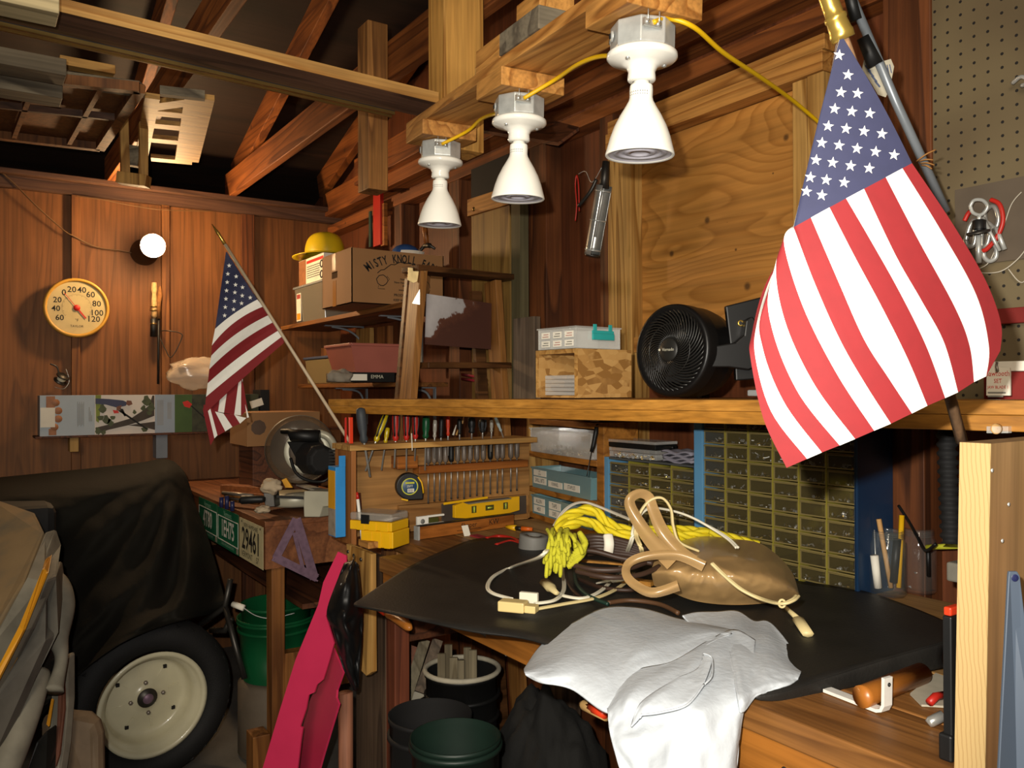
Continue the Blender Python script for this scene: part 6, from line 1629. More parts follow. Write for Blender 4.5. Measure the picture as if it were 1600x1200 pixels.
def hat(s, tt):
    a = 2 * PI * s; f = tt
    r = math.cos(f * PI / 2) ** .62; z = math.sin(f * PI / 2) ** .9
    rib = 1 + .02 * (math.exp(-((math.sin(a)) * 5) ** 2))
    return hc + Vector((math.cos(a) * .125 * r, math.sin(a) * .105 * r, .018 + .118 * z * rib))
MB().grid(hat, 40, 14).build('shell', M['hatyellow'], t, weld=True)
br = MB()
def rim_(a, r0, r1, z):
    pk = max(0, math.cos(a - 3.75)); return hc + Vector((math.cos(a) * (r0 + r1 * pk), math.sin(a) * (r0 * .86 + r1 * pk), z - .012 * pk * (r1 > 0)))
n_b = 48
br.add([rim_(2 * PI * k / n_b, .138, .060, .014) for k in range(n_b)] + [rim_(2 * PI * k / n_b, .118, 0, .021) for k in range(n_b)], [(k, (k + 1) % n_b, n_b + (k + 1) % n_b, n_b + k) for k in range(n_b)], 0, True).build('brim', M['hatyellow'], t, solid=.005)
# blue cap and bits on top of the cardboard box (behind it, on the wall ledge)
t = thing('cloth_hat', 'blue and white cap lying on top of the farm box', 'cap', (-3.5, 1.62, bz1))
hc2 = P(634, 388, x=-3.42); hc2.z = bz1 + .004
MB().ball(hc2 + zz * .012, .055, 16, sx=1, sy=1.2, sz=.75).build('crown', M['blueclothcap'], t)
MB().prism([hc2 + Vector((.02 + .065 * math.cos(a), .075 * math.sin(a), .0)) for a in [-.9 + .3 * k for k in range(7)]], (.012, 0, .012)).build('visor', M['paper'], t)
# lower shelf contents
t = thing('plastic_tub', 'hazy plastic tub with blue lid on the lower corner shelf', 'tub', P(512, 595, y=1.64))
a, b = P(479, 575, y=1.64), P(553, 575, y=1.64); zt_ = P(510, 560, y=1.64).z
MB().hexa([(a.x + .015, 1.64, LS + .001), (b.x - .015, 1.64, LS + .001), (b.x - .015, 1.80, LS + .001), (a.x + .015, 1.80, LS + .001), (a.x, 1.63, zt_), (b.x, 1.63, zt_), (b.x, 1.81, zt_), (a.x, 1.81, zt_)]).build('tub', M['hazytub'], t, bevel=.006)
MB().bb((a.x - .008, 1.622, zt_ + .001), (b.x + .008, 1.818, zt_ + .014)).build('lid', M['slateblue'], t, bevel=.003)
o = MB().bb((P(502, 550, y=1.66).x, 1.66, zt_ + .015), (P(520, 550, y=1.66).x, 1.72, P(510, 543, y=1.66).z)).build('wood_block', M['stud']); tag(o, 'small wood block on the lid of the hazy tub', 'wood block')
zk = P(580, 582, x=-3.36).z
t = thing('black_carton', 'flat black carton with white label under the pink bin', 'box', (-3.36, 1.61, LS))
ya, yb = P(546, 590, x=-3.33).y, P(617, 590, x=-3.33).y
MB().bb((-3.60, ya, LS + .001), (-3.33, min(yb, YM - .09), zk)).build('carton', M['black'], t, bevel=.001)
MB().bb((-3.3299, ya + .005, LS + .008), (-3.3292, ya + (yb - ya) * .38, zk - .008)).build('label', M['paper'], t)
MB().text('EMMA', Vector((-3.3296, ya + (yb - ya) * .60, (LS + zk) / 2 + .002)), Y_, zz, .022, .0004).build('lettering', M['paleink'], t)
t = thing('pink_bin', 'pinkish plastic bin on the black carton in the far corner', 'bin', (-3.4, 1.7, zk))
ya, yb = P(556, 570, x=-3.36).y, min(P(624, 570, x=-3.36).y, YM - .10); zt_ = P(580, 539, x=-3.36).z; xb0 = -3.62
tb = MB()
lo = [Vector((-3.36, ya, zk + .001)), Vector((-3.36, yb, zk + .001)), Vector((xb0, yb, zk + .001)), Vector((xb0, ya, zk + .001))]
hi = [Vector((-3.34, ya - .03, zt_)), Vector((-3.34, yb + .005, zt_)), Vector((xb0 - .02, yb + .005, zt_)), Vector((xb0 - .02, ya - .03, zt_))]
tb.add(lo + hi, [(0, 1, 2, 3), (0, 1, 5, 4), (1, 2, 6, 5), (2, 3, 7, 6), (3, 0, 4, 7)]).build('tub', M['pinkbin'], t, solid=.004)
rm = MB()
for i in range(4): rm.bar(hi[i], hi[(i + 1) % 4], .016, .012, zz)
rm.build('rim', M['pinkbin'], t, bevel=.002)
def wad(s, tt):
    th_, ph = PI * tt, 2 * PI * s; x, y, z = math.sin(th_) * math.cos(ph), math.sin(th_) * math.sin(ph), math.cos(th_)
    k = 1 + .3 * noise1(x * 2 + 1, y * 2, z * 2) ; c = P(531, 590, x=-3.35)
    p = c + Vector((x * .045 * k, y * .055 * k, z * .035 * k)); p.z = max(p.z, LS + .001); return p
o = MB().grid(wad, 28, 18).build('rag_wad', M['greyrag2'], weld=True); tag(o, 'crumpled pale grey rag at the edge of the lower corner shelf', 'rag')
# upright boards behind the pink bin
for k, (u0, u1, v0, mt, lab) in enumerate(((558, 578, 515, 'pine_z', 'pale board end standing behind the pink bin'), (588, 608, 512, 'stud', 'browner board end standing behind the pink bin, right of the pale one'))):
    o = MB().bb((P(u0, 530, y=1.82).x, 1.815, LS + .001), (P(u1, 530, y=1.82).x, 1.843, P(u0, v0, y=1.82).z)).build('board_end', M[mt]); tag(o, lab, 'board')
# wooden stepladder
t = thing('stepladder', 'old paint-spattered wooden stepladder standing behind the tool rack', 'ladder', (-2.72, 1.55, 0))
LT, RT = P(651, 412, d=3.0), P(776, 432, d=3.27)
def rail(uvt, uvb, dt, db, wpx, mt='ladderwood'):
    a, b = P(*uvt, d=dt), P(*uvb, d=db); b = a + (b - a) * ((a.z - .02) / (a.z - b.z))
    a = Vector(a); b = Vector(b)
    return a, b
La, Lb = rail((655, 418), (638, 622), 2.99, 2.93, 30)
Ra, Rb = rail((770, 440), (780, 600), 3.25, 3.23, 26)
if Lb.z < .02: pass
MB().bar(La, Lb, .030, .082, (1, 0, 0)).build('rail', M['ladderwood'], t, bevel=.002)
MB().bar(Ra, Rb, .030, .082, (1, 0, 0)).build('rail', M['ladderwood'], t, bevel=.002)
MB().bar(P(640, 420, d=2.97), P(796, 435, d=3.29), .10, .022, (0, 0, 1)).build('top_step', M['ladderdark'], t, bevel=.003)
MB().bar(P(656, 571, d=2.95), P(786, 571, d=3.22), .10, .022, (0, 0, 1)).build('step', M['ladderdark'], t, bevel=.003)
MB().bar(P(640, 772, d=2.92), P(790, 752, d=3.2), .10, .022, (0, 0, 1)).build('step', M['ladderdark'], t, bevel=.003)
for dx in (0,):
    a = La + Vector((-.10, .02, -.03)); b = Lb + Vector((-.10, .02, 0)); b.z = .02; MB().bar(a, b, .024, .045, (0, 1, 0)).build('rear_rail', M['ladderdark'], t)
    a = Ra + Vector((-.10, -.02, -.03)); b = Rb + Vector((-.10, -.02, 0)); b.z = .02; MB().bar(a, b, .024, .045, (0, 1, 0)).build('rear_rail', M['ladderdark'], t)
pl_ = MB().prism([P(u, v, d=2.955) for u, v in ((638, 418), (664, 421), (664, 440), (658, 442), (653, 439), (646, 442), (640, 439), (637, 437))], (-.004, .001, 0)).build('hinge_plate', M['pewter'], t)
o2 = MB().prism([P(u, v, d=2.93) for u, v in ((648, 466), (656, 452), (656, 476), (644, 474))], (-.003, 0, 0)).build('metal_clip', M['metal'], t)
a0 = [P(667, 459, d=3.02), P(768, 474, d=3.23), P(767, 546, d=3.21), P(664, 538, d=3.0)]
t2 = MB().prism(a0, (-.004, 0, 0)).build('paint_sheet', M['paintsheet']); tag(t2, 'flaking painted metal sheet hung between the stepladder rails', 'sheet')
t3 = thing('red_shears', 'red-handled tool lying under the lower ladder step on the wall side', 'tool', P(735, 588, y=1.8))
MB().tube([P(722, 585, y=1.8), P(752, 590, y=1.8)], .006, 6).tube([P(722, 592, y=1.8), P(752, 596, y=1.8)], .006, 6).build('handle', M['redcloth'], t3)
# ---- things hanging on the long wall between the studs
def hang(u0, u1, v0, v1, y, th, mt, name, lab, cat):
    o = slab_y(u0, u1, v0, v1, y, th).build(name, M[mt], bevel=.001); return tag(o, lab, cat)
hang(583, 594, 302, 384, 1.80, .02, 'red', 'red_bar', 'dark red straight bar hanging on the wall behind the farm box', 'tool')
hang(594.5, 600, 318, 384, 1.81, .02, 'orangewood', 'lath', 'orange-brown slat hanging right beside the red bar', 'slat')
hang(576, 579, 330, 386, 1.82, .01, 'greencord', 'dark_rod', 'thin dark green rod left of the red bar', 'rod')
t = thing('hammer', 'claw hammer hanging head down on the wall left of the far lamp', 'hammer', P(666, 370, y=1.8))
MB().tube([P(660, 335, y=1.8), P(664, 360, y=1.8), P(667, 382, y=1.8)], [.010, .014, .011], 10).build('handle', M['orangewood'], t)
MB().tube(cr([P(656, 392, y=1.78), P(664, 384, y=1.8), P(672, 384, y=1.8), P(680, 389, y=1.82)], 4), [.008] * 4 + [.012] * 5 + [.006] * 4, 8).build('head', M['darkmetal'], t)
hang(737, 797, 318, 642, 1.815, .016, 'greenply', 'plywood_board', 'tall pale plywood board standing against the long wall right of the stepladder', 'board')
t = thing('cleat', 'short pale cleat board with two bolts across the top of the pale plywood board', 'board', P(765, 320, y=1.80))
cl_ = MB().prism([P(u, v, y=1.798) for u, v in ((730, 312), (797, 290), (797, 318), (730, 338))], (0, .016, 0)).build('board', M['pine_x'], t, bevel=.001)
for u, v in ((740, 327), (787, 309)): MB().lathe([(.0005, .004), (.008, .003), (.010, 0)], P(u, v, y=1.7979), (0, -1, 0), 12).build('bolt', M['brassrail'], t)
hang(736, 796, 252, 303, 1.83, .012, 'black_matte', 'dark_slab', 'flat dark slab above the pale cleat', 'sheet')
hang(799, 813, 292, 640, 1.80, .04, 'greygreen', 'grey_post', 'narrow grey-green post standing right of the pale plywood board', 'post')
hang(802, 834, 496, 640, 1.72, .03, 'oldgreyz', 'grey_board', 'short weathered grey board standing behind the hanging shelf beside the strand board box', 'board')
# caulking gun
t = thing('caulking_gun', 'bright metal caulking gun with red wire handle hanging on the stud left of the window', 'caulking gun', P(935, 320, y=1.78))
a, b = P(944, 290, y=1.78), P(925, 398, y=1.78); ax = (b - a).normalized(); A_, B_, _ = frame(ax); rB = .0255
def trough(s, tt):
    ang = -2.3 + 4.6 * s - PI / 2
    return a + (b - a) * tt + (A_ * math.cos(ang) + B_ * math.sin(ang)) * rB
bodyg = MB().grid(trough, 20, 10).build('barrel', M['metal'], t, solid=.0015)
rg = MB()
for f in (.08, .5, .93): rg.tube([a + (b - a) * f + (A_ * math.cos(x) + B_ * math.sin(x)) * (rB + .001) for x in [2 * PI * k / 24 for k in range(24)]], .0022, 6, closed=True)
rg.build('band', M['galv'], bodyg)
MB().tube([a - ax * .05, b - ax * .06], .0045, 8).build('push_rod', M['galv'], t)
MB().lathe([(.0005, 0), (rB, 0), (rB, .006), (.006, .008)], b - ax * .002, ax, 20).build('front_cap', M['darkmetal'], t)
MB().tube([P(947, 252, y=1.78), P(945, 275, y=1.78), a + ax * .01], [.012, .015, .018], 8).build('frame_head', M['darkmetal'], t)
MB().tube(cr([P(932, 280, y=1.77), P(922, 300, y=1.76), P(904, 322, y=1.75)], 5), .0065, 8).build('trigger', M['darkmetal'], t)
MB().tube(cr([P(899, 345, y=1.77), P(901, 320, y=1.77), P(899, 290, y=1.77), P(901, 274, y=1.77), P(904, 290, y=1.77), P(905, 330, y=1.77)], 6), .0025, 6).build('red_wire', M['red'], t)
MB().tube(cr([P(904, 272, y=1.77), P(915, 268, y=1.77), P(925, 285, y=1.77), P(940, 262, y=1.77)], 6), .0012, 5).build('hanging_wire', M['galv'], t)
# ================================================================ saw table beyond the bench
TZ = .968; TX1 = P(412, 856, y=.92).x; TY0 = .925; TX0 = -4.70
t = thing('saw_table', 'reddish plywood work table in the corner carrying the miter saw', 'table', (-3.8, 1.3, 0))
MB().bb((TX0, TY0, TZ - .02), (TX1, 1.50, TZ)).build('tabletop', M['tablered'], t, bevel=.002)
MB().bb((TX0, TY0 + .001, TZ - .175), (TX1, TY0 + .03, TZ - .0201)).build('front_apron', M['tablered'], t)
MB().bb((TX1 - .03, TY0 + .0301, TZ - .175), (TX1, 1.50, TZ - .0201)).build('end_apron', M['tablered'], t)
lx0, lx1 = P(405, 1000, y=.96).x, P(440, 1000, y=.96).x
MB().bb((TX1 - .10, TY0 + .035, 0), (TX1 - .035, TY0 + .085, TZ - .0201)).build('leg', M['legorange'], t, bevel=.003)
MB().bb((TX0 + .05, TY0 + .035, 0), (TX0 + .11, TY0 + .085, TZ - .0201)).build('leg', M['legorange'], t)
MB().bb((TX0 + .05, 1.42, 0), (TX0 + .11, 1.47, TZ - .0201)).build('leg', M['legorange'], t)
MB().bb((TX1 - .10, 1.42, 0), (TX1 - .035, 1.47, TZ - .0201)).build('leg', M['legorange'], t)
MB().bb((TX1 - .095, TY0 + .086, .30), (TX1 - .04, 1.42, .46)).build('side_board', M['legorange'], t, bevel=.002)
MB().bb((TX1 - .14, TY0 - .03, .0), (TX1 - .05, TY0 + .034, .17)).build('foot_block', M['legorange'], t, bevel=.003)
MB().bb((TX0 + .1, 1.1, .60), (TX1 - .1, 1.45, .62)).build('under_shelf', M['dark_wood'], t)
# number plates
yp = TY0 - .0015
def plate(u0, v0, u1, v1, bg, lab, fn):
    x0, x1 = P(u0, v0, y=yp).x, P(u1, v1, y=yp).x; x1 = min(x1, TX1)
    zt_ = P(u1, v1, y=yp).z; zb_ = zt_ - .152 * (x1 - x0) / .30
    t = thing('license_plate', lab, 'license plate', ((x0 + x1) / 2, yp, zb_), 'license plates on the saw table')
    pl_ = MB().bb((x0, yp - .0012, zb_), (x1, yp, zt_)).build('plate', bg, t, bevel=.0004)
    fn(t, pl_, x0, x1, zb_, zt_)
def bolts(t, x0, x1, zb_, zt_):
    for x in (x0 + .035, x1 - .035): MB().lathe([(.0005, .0012), (.004, .001), (.0045, 0)], Vector((x, yp - .0013, zt_ - .012)), (0, -1, 0), 8).build('bolt', M['darkmetal'], t)
def frame_lines(mb, x0, x1, za, zb_, w_=.004):
    for a, b in (((x0, za), (x1, za)), ((x1, za), (x1, zb_)), ((x1, zb_), (x0, zb_)), ((x0, zb_), (x0, za))):
        mb.bar((a[0], yp - .0016, a[1]), (b[0], yp - .0016, b[1]), w_, .0006, (0, -1, 0))
def cream(t, p_, x0, x1, zb_, zt_):
    bolts(t, x0, x1, zb_, zt_); xm, h = (x0 + x1) / 2, zt_ - zb_
    MB().text('29461', (xm, yp - .0013, zb_ + h * .50), X_, zz, h * .74, .0006, sx=.82, bold=.02).build('number', M['ink'], p_)
    MB().text('NEW HAMPSHIRE', (xm, yp - .0013, zb_ + h * .86), X_, zz, h * .15, .0006).text('VERMONT', (xm - .05, yp - .0013, zb_ + h * .13), X_, zz, h * .2, .0006).text('57', (xm + .085, yp - .0013, zb_ + h * .13), X_, zz, h * .2, .0006).build('small_lettering', M['ink'], p_)
def green(num):
    def f(t, p_, x0, x1, zb_, zt_):
        xm, h = (x0 + x1) / 2, zt_ - zb_
        MB().text(num, (xm, yp - .0013, zb_ + h * .48), X_, zz, h * .60, .0006, sx=.76, bold=.02).build('number', M['white'], p_)
        MB().text('Vermont', (xm, yp - .0013, zb_ + h * .88), X_, zz, h * .2, .0006).text('GREEN MOUNTAIN STATE', (xm, yp - .0013, zb_ + h * .09), X_, zz, h * .10, .0006).build('small_lettering', M['palegreen'], p_)
        ln = MB(); frame_lines(ln, x0 + .006, x1 - .006, zb_ + h * .17, zb_ + h * .78); ln.build('white_border', M['white'], p_)
        MB().bb((x1 - .03, yp - .0018, zb_ + .004), (x1 - .004, yp - .0013, zb_ + .026)).build('sticker', M['dustpaper'], p_)
    return f
plate(374.5, 806, 411.5, 824, M['platecream'], 'cream license plate numbered 29461 at the corner of the saw table', cream)
plate(340.5, 789, 373, 805, M['plategreen'], 'green license plate numbered 1EH75 beside the cream plate', green('1EH75'))
plate(311, 774, 339.5, 788.5, M['plategreen'], 'green license plate half hidden behind the black tarpaulin', green('4T80'))
# speed square hanging on the end of the table
xs = TX1 + .004
def sx_(u, v): return P(u, v, x=xs)
t = thing('speed_square', 'dusty purple-grey triangular speed square hanging on the end of the saw table', 'square', sx_(461, 812))
T0, T1, T2 = sx_(457, 811), sx_(427, 873), sx_(495, 907); T0b = sx_(468, 810)
out = [T0, T0b, T2, T1]
i0, i1, i2 = sx_(454, 848), sx_(439, 871), sx_(466, 883)
ms = MB(); tm = lerp(T0, T0b, .5)
nb = [0]
def sb(a, b, w_): nb[0] += .0005; ms.bar(a + X_ * (.0015 + nb[0]), b + X_ * (.0015 + nb[0]), w_, .003, (1, 0, 0))
sb(tm, lerp(T1, i1, .3), .030); sb(T1 + zz * .008, T2 + zz * .010, .030); sb(tm, lerp(T2, i2, .15), .034); sb(sx_(459, 832), sx_(474, 893), .014)
ms.build('blade', M['squaregrey'], t)
MB().bar(T1 + X_ * .006, T2 + X_ * .006, .012, .006, (0, 0, 1)).build('fence', M['squaregrey'], t)
tk = MB()
for k in range(13): p = lerp(sx_(437, 875), sx_(463, 885), k / 12) + X_ * .0032; tk.bb(p - Vector((0, .0008, .004)), p + Vector((.0004, .0008, .004)))
tk.build('scale_marks', M['paleink'], t)
# ---- miter saw
sc_ = P(476, 792, z=TZ); sc_ = Vector((-3.27, 1.20, TZ))
t = thing('miter_saw', 'power miter saw with big round blade guard and black motor, on the saw table', 'saw', sc_)
dS = 3.32
def sp(u, v, d=dS): return P(u, v, d=d)
# base with turntable and foot
bz_ = TZ + .001
zt1 = P(470, 768, d=3.3).z
c0 = P(462, 778, d=3.33)
MB().lathe([(.0005, .0), (.118, .0), (.122, -.006), (.122, -.034), (.112, -.044), (.0005, -.044)], Vector((c0.x, c0.y, P(470, 770, d=3.33).z)), zz, 36).build('turntable', M['sawgrey'], t)
zt_ = P(495, 767, d=3.22).z
bb_ = MB()
pa = [P(u, v, d=3.12) for u, v in ((475, 767), (520, 768), (520, 791), (504, 792), (499, 808), (475, 808), (474, 790))]
bb_.prism(pa, (-.03, .12, 0)); bb_.build('base_foot', M['sawgrey'], t, bevel=.003)
MB().bb((sc_.x - .16, sc_.y - .02, zt1 - .002), (sc_.x + .12, sc_.y + .02, zt1 + .005)).build('fence', M['galv'], t)
kf = MB().prism([P(432, 774, d=3.17), P(474, 776, d=3.17), P(474, 780, d=3.17), P(432, 778, d=3.17)], _FW * .004).build('scale', M['black'], t)
gc = sp(469, 702, 3.36); gn = (-_FW * .80 + Vector((.25, -.5, 0))).normalized(); gn = (Vector((0, 0, CAMZ)) - gc); gn.z = 0; gn.normalize()
RG = 53 * 3.36 / FPX
MB().lathe([(.0005, .012), (RG * .93, .012), (RG, .006), (RG, -.03), (RG * .93, -.036), (.0005, -.036)], gc, gn, 48).build('blade_guard', M['guardsmoke'], t)
MB().lathe([(RG * .99, .008), (RG * 1.012, 0), (RG * .99, -.034)], gc, gn, 48).build('guard_rim', M['grey'], t)
MB().lathe([(.0005, 0), (RG * .86, 0), (RG * .86, .002), (.0005, .002)], gc - gn * .012, gn, 40).build('saw_blade', M['steelrod'], t)
MB().lathe([(RG * .52, .014), (RG * .64, .016), (RG * .66, .014), (RG * .66, .0)], sp(480, 705, 3.34), gn, 36).build('guard_ring', M['sawgrey'], t)
mt_ = sp(489, 716, 3.28)
ma = (gn * .9 + _RT * .35).normalized()
MB().lathe([(.0005, .105), (.046, .105), (.060, .085), (.066, .03), (.068, -.02), (.060, -.04)], mt_, ma, 9, smooth=False, up=(.3, 0, 1)).build('motor_housing', M['black_matte'], t, bevel=.006)
vs_ = MB()
for k in range(7): vs_.bar(mt_ + ma * .105 + Vector((0, 0, -.036 + .012 * k)) + _RT * .025, mt_ + ma * .105 + Vector((0, 0, -.036 + .012 * k)) + _RT * .075, .004, .008, zz)
vs_.build('vent_slot', M['black_matte'], t)
MB().tube(cr([sp(454, 716, 3.26), sp(462, 738, 3.24), sp(480, 750, 3.23), sp(505, 752, 3.22), sp(520, 740, 3.24)], 6), .006, 8).build('cable', M['black'], t)
MB().tube([sp(440, 674, 3.30), sp(452, 674, 3.29), sp(456, 680, 3.28), sp(499, 682, 3.28)], [.010, .012, .024, .026], 12).build('trigger_handle', M['black'], t)
MB().prism([sp(448, 690, 3.30), sp(492, 690, 3.28), sp(496, 716, 3.28), sp(462, 716, 3.30)], _FW * .03).build('arm_link', M['black'], t, bevel=.004)
MB().tube(cr([sp(496, 676, 3.32), sp(512, 682, 3.32), sp(521, 695, 3.33), sp(524, 715, 3.34)], 5), .016, 10).build('arm', M['sawgrey'], t)
MB().prism([sp(440, 750, 3.27), sp(447, 747, 3.27), sp(457, 762, 3.27), sp(446, 762, 3.27)], _FW * .01).build('yellow_flag', M['amber'], t)
MB().tube([P(375, 780, d=3.12), P(378, 781, d=3.12), P(410, 780, d=3.13), P(414, 780, d=3.13)], [.012, .017, .014, .009], 12).build('lock_handle', M['black'], t)
MB().prism([P(411, 770, d=3.16), P(428, 768, d=3.17), P(430, 792, d=3.17), P(414, 793, d=3.16)], (-.03, .03, 0)).build('detent_bracket', M['darkmetal'], t, bevel=.003)
# gloves
def blobg(c, rx, ry, rz, seed, mt, lab, floor_):
    def f(s, tt):
        th_, ph = PI * tt, 2 * PI * s; x, y, z = math.sin(th_) * math.cos(ph), math.sin(th_) * math.sin(ph), math.cos(th_)
        k = 1 + .35 * noise1(x * 2 + seed, y * 2, z * 2) + .12 * noise1(x * 6, y * 6 + seed, z * 6)
        p = c + _RT * (x * rx * k) + _F0 * (y * ry * k) + zz * (z * rz * k); p.z = max(p.z, floor_); return p
    o = MB().grid(f, 30, 18).build('work_glove', M[mt], weld=True); return tag(o, lab, 'glove')
blobg(P(424, 760, d=3.16), .040, .03, .028, 2, 'glovebeige', 'beige cloth glove draped on the saw beside the black lock handle', TZ)
fg = bpy.data.objects['work_glove']
blobg(P(411, 796, d=3.11), .028, .025, .014, 6, 'glovebeige', 'crumpled beige glove end under the black lock handle of the saw', TZ + .001)
# boards and sockets on the table
for k, (u0, v0, u1, v1, z_, hh, th_, mt, lab) in enumerate(((352, 742, 428, 742, TZ, .055, .06, 'tablered2', 'reddish board lying at the back of the saw table'), (365, 757, 440, 756, TZ, .03, .05, 'tablered2', 'low reddish board in front of the other one, saw table'))):
    a, b = P(u0, v0, d=3.75 - .05 * k), P(u1, v1, d=3.62 - .05 * k); a.z = b.z = TZ + .002 + hh / 2
    o = MB().bar(a, b, th_, hh).build('board', M[mt], bevel=.002); tag(o, lab, 'board')
zk = TZ + .001
tr_ = thing('bit_holder', 'wooden holder of dark blue and brass bits at the edge of the saw table', 'tool holder', P(356, 775, z=TZ))
q = P(342, 776, z=zk); e_ = Vector((1, 0, 0)); 
MB().bb((q.x, q.y + .01, zk), (q.x + .22, q.y + .12, zk + .018)).build('block', M['tablered2'], tr_)
for k, (u, v0, v1) in enumerate(((346, 752, 772), (354.5, 750, 776), (363, 761, 780))):
    p = P(u, v1, d=3.28 - .05 * k); MB().tube([Vector((p.x, p.y, zk + .018)), Vector((p.x, p.y, zk + .018 + (v1 - v0) * 3.2 / FPX * .8))], .0085, 10).build('socket', M['deepblue'], tr_)
for k in range(4):
    a, b = P(348 + 4 * k, 756 + 4 * k, d=3.45), P(395 + 3 * k, 752 + 5 * k, d=3.35); a.z = b.z = zk + .024 + .010 * (3 - k)
    o = MB().tube([a, b], .0075, 8).build('chisel', M['legorange' if k % 2 else 'steelrod']); tag(o, ['uppermost brass-coloured rod lying behind the blue bits', 'second rod from the top behind the blue bits, dull steel', 'third rod from the top behind the blue bits', 'lowest rod lying behind the blue bits'][k], 'rod', 'rods on the saw table')
    if k % 2: o['label'] = o['label']
# cardboard box behind the saw
t = thing('brown_carton', 'plain brown carton with a dark splash mark behind the miter saw', 'box', P(440, 740, d=3.9))
pc_ = [P(386, 645, d=3.95), P(520, 660, d=3.75), P(520, 740, d=3.75), P(386, 698, d=3.95)]
xq = -3.68; ya, yb = P(386, 670, x=xq).y, P(500, 670, x=xq).y
MB().bb((xq - .28, ya, P(390, 698, x=xq).z), (xq, min(yb, 1.58), P(390, 645, x=xq).z)).build('carton', M['cardboard'], t, bevel=.002)
MB().lathe([(.0005, .0006), (.03, .0005), (.034, 0)], Vector((xq, P(404, 668, x=xq).y, P(404, 668, x=xq).z)), X_, 9).build('mark', M['darkprint'], t)
o = MB().bb((xq - .24, ya + .03, TZ + .001), (xq - .02, min(yb, 1.50), P(390, 698, x=xq).z - .001)).build('crate', M['dark_wood'], bevel=.003); tag(o, 'dark wooden crate under the brown carton behind the saw', 'crate')
